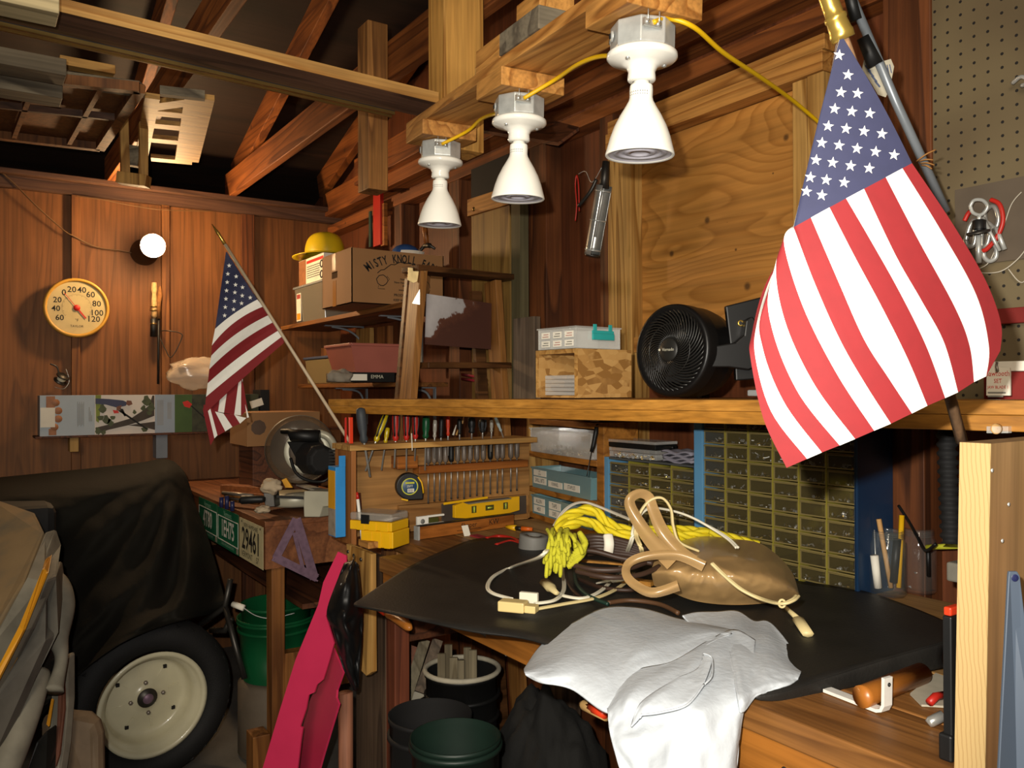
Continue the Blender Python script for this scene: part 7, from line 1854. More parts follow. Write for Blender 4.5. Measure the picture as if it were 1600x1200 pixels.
# ================================================================ tarpaulin-covered machine and the dusty machine at the left edge
def wheel():
    c = P(239, 1100, d=3.02); n_ = Vector((.985, .12, -.06)).normalized(); Rr = .193
    t = thing('covered_machine', 'large machine under a black tarpaulin, cream wheel showing at its foot', 'machine', Vector((c.x - .3, c.y, 0)))
    Ro = min(.300, c.z - .003)
    MB().lathe([(Rr * .98, -.012), (Rr + .012, .012), (Rr + .035, .024), (Ro * .86, .022), (Ro * .95, .006), (Ro, -.03), (Ro, -.11), (Ro * .92, -.15), (Rr, -.15)], c, n_, 56).build('tire', M['tirerubber'], t)
    lug = MB(); A_, B_, _ = frame(n_)
    for k in range(30):
        a = 2 * PI * k / 30; dv = A_ * math.cos(a) + B_ * math.sin(a); tv = -A_ * math.sin(a) + B_ * math.cos(a)
        lug.bar(c + dv * (Ro * .93) + n_ * .008, c + dv * (Ro * .99) - n_ * .05 + tv * .02, .018, .010, dv)
    tb = [o for o in kids(t) if o.name.startswith('tire')][0]
    lug.build('tread', M['tirerubber'], tb)
    rim = MB().lathe([(Rr * .97, .0), (Rr, .010), (Rr * 1.0, .014), (Rr * .93, .016), (Rr * .90, .008), (Rr * .86, -.012), (Rr * .82, -.016), (Rr * .80, -.05), (Rr * .76, -.076), (Rr * .72, -.084), (Rr * .66, -.086), (Rr * .40, -.078), (Rr * .30, -.070), (Rr * .19, -.070), (Rr * .185, -.064)], c, n_, 56).build('rim', M['rimcream'], t)
    rb = MB()
    for k in range(8):
        a = 2 * PI * k / 8 + .2; dv = A_ * math.cos(a) + B_ * math.sin(a); rb.bar(c + dv * Rr * .42 - n_ * .0775, c + dv * Rr * .62 - n_ * .0845, .010, .004, n_)
    rb.build('rib', M['rimcream'], rim)
    for k in range(4):
        a = 2 * PI * k / 4 + .1; dv = A_ * math.cos(a) + B_ * math.sin(a)
        MB().lathe([(.0005, .010), (.006, .010), (.008, .007), (.0085, 0)], c + dv * Rr * .30 - n_ * .070, n_, 6).build('lug_nut', M['steelrod'], rim)
        a += PI / 4 + .1; dv = A_ * math.cos(a) + B_ * math.sin(a); MB().box(c + dv * Rr * .62 - n_ * .0825, (.012, .012, .012), Matrix((A_, B_, n_)).transposed()).build('slot', M['ink'], rim)
    MB().lathe([(.0005, .016), (.018, .016), (.022, .010), (.034, .008), (.036, 0)], c - n_ * .070, n_, 24).build('hub_cap', M['darkmetal'], rim)
    MB().lathe([(.0005, .02), (.017, .02), (.019, .016)], c - n_ * .070, n_, 20).build('axle_end', M['squaregrey'], rim)
    # tarpaulin
    rows = [[(-90, 755, 3.95), (0, 746, 3.95), (80, 738, 3.95), (160, 730, 3.92), (225, 722, 3.88), (252, 717, 3.85), (272, 721, 3.80)],
            [(-90, 790, 3.30), (0, 772, 3.35), (80, 765, 3.38), (160, 756, 3.42), (225, 744, 3.48), (262, 734, 3.52), (290, 742, 3.60)],
            [(-90, 820, 3.16), (0, 800, 3.20), (80, 792, 3.24), (160, 784, 3.28), (225, 776, 3.34), (270, 768, 3.40), (306, 790, 3.52)],
            [(-90, 900, 3.08), (0, 880, 3.12), (80, 870, 3.14), (160, 862, 3.16), (225, 850, 3.20), (285, 838, 3.26), (328, 850, 3.42)],
            [(-90, 1000, 3.00), (0, 980, 3.03), (80, 965, 3.02), (160, 950, 3.00), (225, 935, 3.02), (290, 915, 3.10), (346, 915, 3.32)],
            [(-90, 1100, 2.96), (0, 1075, 2.96), (70, 1050, 2.93), (135, 1018, 2.88), (195, 990, 2.86), (262, 962, 2.94), (350, 942, 3.26)],
            [(-90, 1200, 2.94), (0, 1170, 2.92), (50, 1135, 2.90), (118, 1060, 2.86), (185, 1008, 2.84), (255, 978, 2.92), (335, 958, 3.26)]]
    mb = MB()
    def f(s, tt):
        cs = [catm(r, s) for r in rows]; u, v, d = catm(cs, tt)
        an = math.atan2(v - 712, 292 - u); am = min(1, max(0, tt - .26) * 3)
        fold = (.06 * (1 - abs(math.sin(an * 8 + noise1(s * 3, tt * 3, 7) * 1.6))) + .03 * math.sin(an * 19 + tt * 3)) * am * min(1, math.hypot(u - 285, v - 712) / 110)
        return P(u, v, d=d - fold + noise1(s * 6, tt * 7, 2) * .03 * am + noise1(s * 18, tt * 16, 5) * .008)
    mb.grid(f, 110, 80)
    mb.build('tarpaulin', M['tarp'], t, solid=.002)
    # dark chassis under it
    x0 = c.x - .16
    MB().bb((-4.6, -1.2, .18), (-3.55, .30, 1.02)).build('body', M['black_matte'], t, bevel=.03)
    fr = MB()
    for pts in ([(300, 985, 3.3), (352, 948, 3.25), (360, 905, 3.25)], [(352, 948, 3.25), (368, 1010, 3.2), (382, 1060, 3.2)], [(330, 985, 3.3), (352, 985, 3.24), (362, 965, 3.24)]): fr.tube([P(u, v, d=d) for u, v, d in pts], .012, 8)
    fr.build('tow_frame', M['darkmetal'], t)
wheel()
# ---- dusty machine at the left edge: moulded hood with yellow stripes
t = thing('dusty_machine', 'dusty grey moulded machine hood with yellow stripes at the left edge', 'machine', P(60, 1250, d=2.3))
dm = 2.15
def slab(poly, d, back, mt, name, bev=.012, par=None):
    q = [P(u, v, d=d if len(p_) < 3 else p_[2]) for p_ in poly for u, v in [p_[:2]]]
    return MB().prism(q, _F0 * back).build(name, M[mt], par or t, bevel=bev)
# top hood panel, flat and dusty
tp_ = MB().prism([P(-120, 770, d=2.75), P(-10, 776, d=2.7), P(56, 800, d=2.6), P(70, 828, d=2.42), P(40, 905, d=2.2), P(-20, 1010, d=2.0), P(-160, 1050, d=1.95)], (0, 0, -.03)).build('hood_top', M['dusttan'], t, bevel=.015)
slab([(-140, 1010, 1.98), (-20, 1010, 2.0), (40, 905, 2.18), (70, 830, 2.40), (79, 860, 2.40), (72, 905, 2.2), (30, 990, 2.02), (-20, 1090, 1.96), (-140, 1180, 1.93)], 2.1, .06, 'dustgrey', 'hood_rim', .008)
y1 = slab([(-20, 1075, 1.93), (30, 978, 2.0), (66, 890, 2.18), (72, 868, 2.36), (78, 866, 2.36), (72, 896, 2.18), (36, 985, 1.99), (-20, 1095, 1.92)], 2.0, .012, 'stripeyellow', 'yellow_stripe', .001)
slab([(-140, 1180, 1.96), (-20, 1100, 1.98), (36, 990, 2.04), (74, 905, 2.2), (82, 880, 2.4), (88, 915, 2.4), (72, 1000, 2.1), (40, 1070, 2.05), (0, 1160, 2.0), (-40, 1240, 1.98), (-140, 1300, 1.95)], 2.05, .05, 'dustdark', 'side_panel', .008)
# recessed dark pocket with clip
slab([(10, 1030, 2.06), (36, 985, 2.10), (44, 965, 2.12), (50, 985, 2.12), (36, 1030, 2.08), (12, 1055, 2.04)], 2.08, .03, 'glossblack', 'recess', .004)
slab([(8, 1050, 2.03), (30, 1010, 2.06), (32, 1018, 2.06), (10, 1056, 2.02)], 2.03, .006, 'stripeyellow', 'yellow_decal', .001)
# rounded moulding column
mb = MB().tube(cr([P(86, 905, d=2.42), P(93, 940, d=2.36), P(90, 990, d=2.28), P(96, 1030, d=2.22), P(84, 1080, d=2.16)], 6), [.028 + .012 * math.sin(k * .25) for k in range(25)], 14)
mb.build('moulding', M['dustgrey'], t)
slab([(55, 912, 2.24), (72, 908, 2.26), (68, 936, 2.24), (50, 940, 2.22)], 2.24, .02, 'stripeyellow2', 'amber_block', .002)
slab([(46, 945, 2.34), (74, 938, 2.36), (80, 1080, 2.28), (60, 1110, 2.22), (20, 1100, 2.16)], 2.3, .05, 'glossblack', 'dark_panel', .006)
MB().tube(cr([P(60, 1052, d=2.18), P(48, 1095, d=2.12), P(28, 1150, d=2.06), P(0, 1215, d=2.0), P(-30, 1270, d=1.98)], 6), [.030 + .0004 * k for k in range(25)], 14).build('bumper', M['dustgrey'], t)
slab([(-20, 1170, 2.09), (20, 1100, 2.13), (50, 1065, 2.17), (44, 1100, 2.14), (14, 1165, 2.08), (-20, 1230, 2.05)], 2.1, .04, 'dustbrown', 'brown_panel', .006)
slab([(80, 1080, 2.30), (92, 1030, 2.34), (104, 1025, 2.34), (104, 1100, 2.26), (98, 1170, 2.2), (84, 1260, 2.12), (66, 1260, 2.1)], 2.2, .05, 'dustgrey', 'side_skirt', .008)
slab([(72, 1132, 2.15), (80, 1092, 2.22), (83, 1094, 2.22), (76, 1136, 2.15)], 2.18, .006, 'stripeyellow', 'yellow_decal', .001)
slab([(92, 1040, 2.32), (100, 1036, 2.33), (100, 1110, 2.24), (92, 1180, 2.17), (86, 1200, 2.15)], 2.2, .012, 'dustbrown2', 'brown_strip', .002)
slab([(40, 1205, 2.08), (56, 1160, 2.12), (74, 1140, 2.15), (70, 1260, 2.1), (30, 1290, 2.05)], 2.1, .05, 'glossblack', 'dark_panel', .006)
slab([(60, 1120, 2.3), (104, 1116, 2.32), (134, 1118, 2.32), (148, 1130, 2.3), (154, 1150, 2.28), (156, 1260, 2.2), (60, 1260, 2.2)], 2.5, .05, 'dustbrown', 'foot_housing', .02)
# ================================================================ right end: pegboard, poles, plywood end board, things under the bench
xpg = P(1458, 250, y=1.70).x
peg = struct(MB().bb((xpg, 1.70, 1.4245), (.6, 1.706, 3.2)).build('trim_pegboard', M['pegboard']))
peg.name = 'trim_%d' % (ti[0] + 1); ti[0] += 1
trim(MB().bb((xpg - .028, 1.695, 1.4245), (xpg - .001, 1.84, 3.2)), M['stud2'], bevel=.002)
trim(MB().bb((xpg + .01, 1.7061, 1.4245), (.6, YM, 1.44)), M['stud2'])
PY = 1.698
def py(u, v, o=0.0): return P(u, v, y=PY - o)
t = thing('carabiner_bunch', 'bunch of shiny carabiners, eye bolt and red-wired hooks hanging on the pegboard', 'hardware', py(1530, 340))
def loop(pts, r, mt, name, closed=True, par=t): return MB().tube(cr([py(u, v, o) for u, v, o in pts], 6) if not closed else [py(u, v, o) for u, v, o in [catm(pts + [pts[0]], k / 40) for k in range(40)]], r, 8, closed=closed).build(name, M[mt], par)
loop([(1516, 322, .05), (1522, 313, .05), (1535, 313, .05), (1543, 322, .05), (1538, 332, .05), (1530, 336, .05), (1520, 332, .05)], .0035, 'galv', 'eye_bolt')
b = MB().tube([py(1530, 336, .05), py(1530, 346, .05)], .004, 8); b.build('bolt_neck', M['galv'], t)
MB().lathe([(.012, 0), (.012, .016), (.010, .018)], py(1530, 358, .05), zz, 6).build('nut', M['black'], t)
MB().lathe([(.0005, 0), (.021, .002), (.021, .006), (.0005, .008)], py(1529, 366, .05), (0, -.3, 1), 20).build('washer', M['darkmetal'], t)
MB().tube([py(1529, 368, .05), py(1529, 411, .05)], .0055, 8).build('bolt_shank', M['galv'], t)
loop([(1509, 375, .03), (1516, 352, .03), (1524, 345, .03), (1524, 372, .03), (1520, 384, .03), (1512, 384, .03)], .005, 'metal', 'carabiner')
loop([(1538, 330, .02), (1552, 322, .02), (1560, 340, .02), (1556, 356, .02), (1546, 350, .02), (1540, 345, .02)], .0045, 'metal', 'carabiner')
loop([(1535, 352, .03), (1546, 358, .03), (1543, 380, .03), (1534, 384, .03)], .0045, 'metal', 'carabiner')
loop([(1537, 392, .02), (1546, 378, .02), (1556, 386, .02), (1556, 402, .02), (1546, 408, .02), (1538, 402, .02)], .0045, 'galv', 'ring')
loop([(1548, 312, .03), (1562, 320, .03), (1567, 345, .03), (1558, 370, .03), (1543, 388, .03), (1536, 392, .03)], .0045, 'red', 'red_bar', False)
loop([(1507, 345, .03), (1512, 335, .03), (1516, 330, .03)], .0045, 'red', 'red_bar', False)
MB().tube([py(1536, 340, .04), py(1548, 365, .04), py(1562, 392, .04)], .0035, 6).tube([py(1556, 355, .03), py(1570, 390, .03)], .0045, 6).build('hook', M['galv'], t)
MB().bb((py(1494, 350).x, PY - .004, py(1540, 412).z), (py(1690, 350).x, PY - .001, py(1540, 288).z)).build('backing_card', M['greybrown'], None)
o = bpy.data.objects['backing_card']; tag(o, 'dull grey card panel on the pegboard behind the carabiners', 'panel')
o = MB().tube(cr([py(1596, 300, .01), py(1580, 320, .01), py(1566, 360, .01), py(1545, 410, .02), py(1520, 424, .02), py(1560, 425, .02), py(1590, 405, .01), py(1620, 370, .01), py(1600, 440, .01), py(1575, 420, .01)], 8), .0012, 5).build('wire_coil', M['greycord']); tag(o, 'loose coil of thin grey wire on the pegboard beside the carabiners', 'wire')
o = MB().bb((py(1556, 495).x, PY - .02, py(1570, 507).z), (.35, PY - .001, py(1570, 483).z)).build('red_rail', M['redpaint'], bevel=.002); tag(o, 'dull red bar fixed across the pegboard at the right edge', 'bar')
t = thing('peg_clip', 'small shiny clip on the pegboard at the upper right edge', 'clip', py(1592, 125))
MB().tube(cr([py(1582, 130, .02), py(1596, 120, .03), py(1610, 128, .03), py(1596, 134, .02)], 5), .004, 8).build('wire', M['galv'], t)
# hang card and red pack on the shelf
yk = 1.40
t = thing('hang_card', 'white hang card with red lettering standing at the shelf edge beside the large flag', 'packet', P(1560, 620, y=yk))
Mq = [P(u, v, y=yk) for u, v in ((1542, 571), (1578, 575), (1578, 618), (1541, 618))]
k0 = MB().prism(Mq, (0, .004, 0)).build('card', M['paper'], t)
xd = (Mq[1] - Mq[0]).normalized()
tx = MB(); cM = sum(Mq, Vector()) / 4
for s_, dv, sz_, in (('Sawtooth', .010, .012), ('SET', -.002, .010), ('JAW BLADE 1', -.012, .007)): tx.text(s_, Vector((cM.x, yk - .0006, cM.z + dv + .002)), X_, zz, sz_, .0003, sx=.8)
tx.build('red_lettering', M['needle'], k0)
tx = MB()
for k in range(3): tx.bb((cM.x - .016, yk - .001, cM.z - .020 - .006 * k), (cM.x + .012 - .004 * k, yk - .0004, cM.z - .0175 - .006 * k))
tx.build('small_print', M['greyink'], k0)
MB().tube([P(1559, 580, y=yk - .006), P(1557, 571, y=yk - .002), P(1558, 566, y=yk)], .0022, 6).build('hook', M['steelrod'], t)
o = MB().bb((P(1536, 600, y=1.46).x, 1.46, 1.4245), (P(1640, 600, y=1.46).x, 1.55, P(1560, 581, y=1.46).z)).build('red_case', M['redpaint'], bevel=.003); tag(o, 'flat red case on the shelf behind the white hang card', 'case')
o = MB().bb((P(1540, 575, y=1.50).x, 1.49, P(1560, 581, y=1.46).z + .001), (P(1650, 575, y=1.50).x, 1.56, P(1560, 565, y=1.5).z)).build('white_case', M['paper'], bevel=.002); tag(o, 'white flat carton lying on the red case at the right edge', 'box')
t = thing('clear_blister', 'small clear blister pack hanging under the shelf edge below the hang card', 'packet', P(1558, 670, y=1.30))
MB().prism([P(u, v, y=1.30) for u, v in ((1541, 666), (1575, 666), (1575, 677), (1541, 677))], (0, .012, 0)).build('blister', M['clear'], t, bevel=.001)
MB().lathe([(.0005, -.001), (.008, -.001), (.008, .004)], P(1558, 670, y=1.2995), (0, -1, 0), 16).build('round_part', M['ivorytan2'], t)
# ---- grey pole with black sleeves and a price tag
t = thing('grey_pole', 'grey tubular pole with black grips and a paper tag behind the large flag', 'pole', P(1400, 170, d=1.3))
pa, pb = P(1333, 15, d=1.32), P(1478, 330, d=1.38)
pa = P(1328, -10, d=1.32)
MB().tube([pa, P(1400, 160, d=1.335), pb], .0072, 12).build('tube', M['polegrey'], t)
MB().tube([P(1322, -30, d=1.32), P(1338, 32, d=1.322)], .0092, 12).build('grip', M['black'], t)
MB().tube([P(1348, 58, d=1.325), P(1368, 102, d=1.33)], [.0095, .0125], 12).build('grip', M['black'], t)
tgp = MB().prism([P(u, v, d=1.345) for u, v in ((1352, 84), (1372, 98), (1392, 92), (1397, 104), (1391, 136), (1384, 152), (1372, 148), (1360, 128), (1347, 108))], _FW * .0006).build('tag', M['dustpaper2'], t)
pr = MB()
for k in range(5): pr.bar(P(1374 + 4 * k, 103 - 0.6 * k, d=1.3438), P(1377 + 4 * k, 118 - 1 * k, d=1.3438), .0015, .0003, _FW)
for k in range(4): pr.bar(P(1352 + 5 * k, 102 + 8 * k, d=1.3438), P(1360 + 5 * k, 112 + 8 * k, d=1.3438), .003, .0003, _FW)
pr.build('print', M['slateblue'], tgp)
t = thing('twine_ends', 'loose ends of brown twine tied to the grey pole beside the large flag', 'twine', P(1445, 255, d=1.34))
for a, b_ in (((1432, 252), (1462, 234)), ((1436, 252), (1458, 250)), ((1438, 255), (1460, 258)), ((1440, 258), (1456, 264))): MB().tube(cr([P(*a, d=1.345), P((a[0] + b_[0]) / 2, (a[1] + b_[1]) / 2 - 2, d=1.33), P(*b_, d=1.33)], 4), .0012, 5).build('strand', M['twine'], t)
# ---- plywood board standing at the bench front
XB = -.5335; zB1 = P(1500, 691, y=1.0).z
t = thing('plywood_end_board', 'thick plywood board standing upright at the right end of the bench', 'board', (XB, 1.0, .4))
fx, fy_ = -.5335, .985
bt = .036
pl = MB()
p0 = Vector((fx, .985, 0)); 
lo = [Vector((fx, 1.003, BZ + .0006)), Vector((fx + bt, 1.003, BZ + .0006)), Vector((fx + bt, 1.62, BZ + .0006)), Vector((fx, 1.62, BZ + .0006))]
sh_ = Vector((-.012, 0, 0))
lo = [p + Vector((-.010, 0, 0)) for p in lo]
hi = [Vector((fx, 1.003, zB1)), Vector((fx + bt, 1.003, zB1)), Vector((fx + bt, 1.62, zB1 + .004)), Vector((fx, 1.62, zB1 + .004))]
pl.hexa(lo + hi)
pl.build('sheet', M['plyface'], t)
MB().hexa([lo[0] - Y_ * .0015, lo[1] - Y_ * .0015, lo[1], lo[0], hi[0] - Y_ * .0015, hi[1] - Y_ * .0015, hi[1], hi[0]]).build('layered_edge', M['plyedge'], t)
for u, v in ((1550, 735), (1576, 788), (1566, 845), (1583, 897)): MB().lathe([(.0005, .0012), (.0022, .001), (.0025, 0)], P(u, v, x=fx + bt), X_, 8).build('screw', M['galv'], t)
# blue-grey tapered strip leaning at the right edge
t = thing('blue_strip', 'pale blue tapered plastic strip standing in front of the plywood board', 'strip', P(1580, 1200, d=.86))
bl_, br_ = P(1556, 1290, d=.875), P(1640, 1290, d=.875)
MB().prism([P(1577, 893, d=.90), P(1590, 893, d=.90), P(1594, 900, d=.90), br_, Vector((br_.x, br_.y, .001)), Vector((bl_.x, bl_.y, .001)), bl_, P(1576, 900, d=.90)], _FW * .004).build('strip', M['palebluestrip'], t, bevel=.001)
MB().lathe([(.0005, .0003), (.0035, .0003), (.004, 0)], P(1586, 903, d=.897), -_FW, 12).build('hole', M['deepblue'], t)
# ---- jars with pencils
def jar(u, v, r, h, lab):
    c = P(u, v, z=BZ + .001)
    t = thing('glass_jar', lab, 'jar', c, 'glass jars on the bench')
    MB().lathe([(.0005, .001), (r * .9, .001), (r, .008), (r, h * .76), (r * .97, h * .82), (r * .84, h * .88), (r * .84, h * .98), (r * .80, h), (r * .77, h * .98), (r * .78, h * .88), (r * .92, h * .80), (r * .95, .010), (.0005, .006)], c, zz, 32).build('glass', M['jarglass'], t)
    th_ = MB()
    for k in range(3): th_.tube([c + zz * (h * (.895 + .03 * k)) + Vector((math.cos(a) * r * .855, math.sin(a) * r * .855, 0)) for a in [2 * PI * j / 28 for j in range(28)]], .0015, 5, closed=True)
    th_.build('thread', M['jarglass'], t)
    return c
J1 = jar(1387, 930, .041, .150, 'front glass jar holding pencils and tools, on the bench beside the blue cabinet')
J2 = jar(1436, 925, .038, .150, 'rear glass jar of small metal parts, right of the jar of pencils')
dj = (J1 - Vector((0, 0, CAMZ))).dot(_FW)
def stick(a, b, r, mt, name, lab, cat, n=6):
    o = MB().tube([P(*a[:2], d=dj + a[2]), P(*b[:2], d=dj + b[2])], r, n).build(name, M[mt]); return tag(o, lab, cat, 'pencils and tools in the front jar')
stick((1373, 811, .0), (1392, 918, .0), .0058, 'rawwood', 'pencil', 'pale wooden pencil leaning left in the front jar', 'pencil')
stick((1409, 805, .01), (1404, 918, .005), .0062, 'yellow', 'pencil', 'yellow pencil standing at the right of the front jar', 'pencil')
stick((1366, 828, .01), (1370, 915, .0), .0016, 'galv', 'awl', 'thin steel point standing at the left of the front jar', 'tool')
stick((1402, 842, -.015), (1396, 910, -.01), .0085, 'black', 'marker_pen', 'black rounded pen handle in the front jar, before the yellow pencil', 'pen', 12)
o = MB().tube([P(1366, 868, d=dj - .02), P(1372, 918, d=dj - .015)], .009, 10).build('paper_roll', M['paper']); tag(o, 'small roll of white paper inside the front jar', 'paper', None)
for k, (dx, dy, hh) in enumerate(((.0, .01, .05), (-.015, -.01, .045), (.014, -.008, .04))):
    o = MB().tube([J2 + Vector((dx, dy, .008)), J2 + Vector((dx * .2, -dy, hh))], .006, 8).build('metal_part', M['galv' if k else 'steelrod']); tag(o, ['dull steel piece', 'bright leaning metal piece', 'short bright metal piece'][k] + ' in the rear glass jar', 'hardware', 'metal pieces in the rear jar')
o = MB().tube([P(1448, 855, d=1.86), P(1500, 853, d=1.80)], .0062, 10).build('yellow_tube', M['lime']); tag(o, 'yellow-green tube lying level behind the plywood board', 'tube')
o = MB().tube([P(1450, 857, d=1.86) * 1.0 - zz * 0, P(1451, 900, d=1.87)], .0045, 8).build('thin_rod', M['black']); tag(o, 'thin dark stem under the yellow-green tube', 'rod')
# dark corrugated hose behind the board
hs = MB(); ax0, ax1 = P(1478, 690, d=1.66), P(1486, 850, d=1.62); ax0.z = 1.4094
prof = []
L_ = (ax1 - ax0).length; nn = 60
for k in range(nn + 1): prof.append((.017 + (.0025 if (k % 4) < 2 else -.002), L_ * k / nn))
hs.lathe(prof, ax0, ax1 - ax0, 20); o = hs.build('corrugated_hose', M['black_matte']); tag(o, 'black corrugated hose hanging behind the plywood board', 'hose')
o = MB().tube(cr([P(1404, 790, y=1.84), P(1420, 815, y=1.82), P(1434, 840, y=1.78), P(1446, 860, y=1.74), P(1462, 850, y=1.72)], 6), .0035, 7).build('black_cable', M['black']); tag(o, 'thin black cord running down the wall behind the jars', 'cord')
o = MB().bb((P(1478, 900, y=1.5).x, 1.50, P(1480, 908, y=1.5).z), (max(P(1478, 900, y=1.5).x + .05, fx - .004), 1.54, P(1480, 878, y=1.5).z)).build('grey_socket_box', M['dustgrey'], bevel=.004); tag(o, 'small grey box half hidden behind the plywood board', 'box')
# black upright tool beside the board
t = thing('black_clamp', 'black bar clamp with red button standing against the plywood board', 'clamp', P(1480, 1150, d=1.16))
xa_ = P(1476, 1050, y=1.06).x
MB().bb((xa_, 1.055, .9705), (xa_ + .012, 1.085, P(1482, 962, y=1.06).z)).build('bar', M['black'], t, bevel=.002)
MB().bb((xa_ + .001, 1.056, P(1482, 962, y=1.06).z + .0005), (xa_ + .011, 1.084, P(1482, 948, y=1.06).z)).build('red_button', M['orange_red'], t, bevel=.002)
MB().tube([P(1450, 1131, d=1.17), P(1454, 1128, d=1.17), P(1474, 1118, d=1.17)], [.0055, .0075, .0075], 10).build('steel_screw', M['metal'], t)
MB().bb((xa_ - .004, 1.05, .9705), (xa_ + .014, 1.09, 1.005)).build('jaw', M['black'], t, bevel=.003)
# white bent bracket and wooden roller lying under the mat's raised edge
t = thing('white_bracket', 'white painted bent metal bracket lying under the raised edge of the mat', 'bracket', P(1340, 1110, z=BZ))
zb = BZ + .001
a, b_ = P(1286, 1082, z=zb), P(1368, 1114, z=zb)
d1 = (b_ - a).normalized(); s1 = Vector((-d1.y, d1.x, 0))
if s1.dot(_FW) < 0: s1 = -s1
w_ = .018
cpts = [a + zz * .004]
br = MB()
path = [a + zz * .003, b_ + zz * .003, b_ + d1 * .008 + zz * .006, b_ + d1 * .012 + zz * .014, b_ + d1 * .013 + zz * .055]
for i in range(len(path) - 1):
    p, q = path[i], path[i + 1]; br.add([p, q, q + s1 * w_, p + s1 * w_], [(0, 1, 2, 3)])
br.build('strap', M['whitepaint'], t, solid=.005, weld=True)
MB().lathe([(.0005, .001), (.003, .001), (.003, 0)], b_ + d1 * .0160 + zz * .045 + s1 * .009, d1, 10).build('hole', M['ink'], t)
o = MB().tube([P(1345, 1089, z=BZ + .019), P(1350, 1088, z=BZ + .019) , P(1440, 1052, z=BZ + .019)], .0165, 20).build('wooden_roller', M['rollerwood']); tag(o, 'orange-brown wooden roller lying under the raised edge of the mat', 'roller')
o = MB().prism([P(u, v, z=BZ + .001) for u, v in ((1422, 1086), (1462, 1054), (1500, 1068), (1476, 1106), (1440, 1104))], (0, 0, .003)).build('paper_sheet', M['dustpaper2']); tag(o, 'scrap of white paper under the mat edge beside the black clamp', 'paper')
o = MB().tube([P(1452, 1098, z=BZ + .01), P(1462, 1088, z=BZ + .016), P(1474, 1086, z=BZ + .012)], .006, 8).build('red_stopper', M['red']); tag(o, 'small red cap lying on the paper under the mat edge', 'cap')
# ================================================================ in front of and under the bench
# plywood strip hung at the bench corner, with bolts
yb = .985
t = thing('hanging_strip', 'narrow pale plywood strip bolted upright to the bench corner', 'strip', P(560, 950, y=yb))
pf = [P(u, v, y=yb) for u, v in ((541, 851), (567, 862), (573, 1055), (562, 1045))]
q = [P(541, 850, y=.965), P(580, 866, y=.985), P(581, 1050, y=.985), P(572, 1056, y=.975), P(561, 1045, y=.965)]
MB().prism(q, (.0, .016, 0)).build('strip', M['pine_z'], t, bevel=.001)
for u, v in ((544, 862), (553, 868), (564, 874)): MB().lathe([(.0005, .004), (.005, .003), (.006, 0)], P(u, v, y=.9665), (0, -1, 0), 8).build('bolt', M['darkmetal'], t)
# black bag hanging from it
rows = [[(538, 880, 2.36), (552, 876, 2.34), (560, 882, 2.36)], [(530, 900, 2.34), (545, 896, 2.28), (562, 905, 2.34)], [(511, 955, 2.32), (538, 955, 2.22), (566, 950, 2.33)], [(520, 985, 2.32), (542, 990, 2.24), (566, 985, 2.33)], [(535, 1040, 2.33), (550, 1045, 2.28), (563, 1040, 2.34)], [(552, 1078, 2.35), (556, 1080, 2.33), (560, 1076, 2.35)]]
t = thing('black_bag', 'black plastic bag hanging from the bolted strip at the bench corner', 'bag', P(540, 1000, d=2.3))
def bagf(s, tt):
    cs = [catm(r, s) for r in rows]; u, v, d = catm(cs, tt); return P(u, v, d=d - .06 + noise1(s * 5, tt * 9, 1) * .03)
def bagb(s, tt):
    cs = [catm(r, s) for r in rows]; u, v, d = catm(cs, tt); return P(u, v, d=d - .02 + .005)
MB().grid(bagf, 24, 40).build('film', M['blackfilm'], t, solid=.002)
MB().tube(cr([P(548, 882, d=2.30), P(553, 874, d=2.33), P(553, 868, y=.9645)], 4), .0025, 6).build('tie', M['black'], t)
MB().tube(cr([P(534, 912, d=2.21), P(538, 922, d=2.20), P(543, 924, d=2.20), P(546, 920, d=2.2)], 4), .0045, 8).build('grey_hook', M['galv'], t)
# red folded plastic sheet
t = thing('red_plastic_panel', 'tall pinkish red plastic panel with notched edges leaning at the bench corner', 'panel', P(450, 1250, d=2.25))
_q = (P(528, 862, d=2.40), P(372, 1330, d=2.2), P(529, 938, d=2.375))
_pn = (Vector((.55, -.75, 0)).normalized() + Vector((0, 0, .12))).normalized()
def on(u, v, o=0.0):
    r = ray(u, v); return Vector((0, 0, CAMZ)) + r * ((_q[0] - _pn * o - Vector((0, 0, CAMZ))).dot(_pn) / r.dot(_pn))
_pn2 = (Vector((-.02, -.97, 0)) + Vector((0, 0, .10))).normalized(); _q2 = P(520, 1012, d=2.42)
def on2(u, v):
    r = ray(u, v); o = Vector((0, 0, CAMZ)); return o + r * ((_q2 - o).dot(_pn2) / r.dot(_pn2))
pA = [(528, 862, 2.40), (541, 868, 2.40), (541, 892, 2.39), (531, 920, 2.38), (529, 938, 2.37), (509, 962, 2.37), (522, 1005, 2.34), (515, 1030, 2.33), (505, 1062, 2.32), (495, 1070, 2.31), (491, 1082, 2.31), (482, 1086, 2.31), (478, 1108, 2.30), (469, 1135, 2.29), (473, 1137, 2.29), (470, 1156, 2.28), (465, 1200, 2.26), (440, 1330, 2.2), (372, 1330, 2.2), (411, 1198, 2.26), (437, 1110, 2.3), (462, 1030, 2.33), (497, 945, 2.37), (505, 910, 2.38)]
MB().prism([on(u, v) for u, v, d in pA], -_pn * .006).build('sheet', M['redsheet'], t)
pB = [(520, 1012, 2.40), (536, 1050, 2.39), (526, 1078, 2.39), (525, 1090, 2.38), (529, 1100, 2.38), (520, 1130, 2.37), (505, 1180, 2.35), (498, 1205, 2.34), (470, 1330, 2.28), (440, 1330, 2.26), (465, 1200, 2.30), (470, 1156, 2.32), (473, 1137, 2.33), (478, 1108, 2.34), (495, 1070, 2.36)]
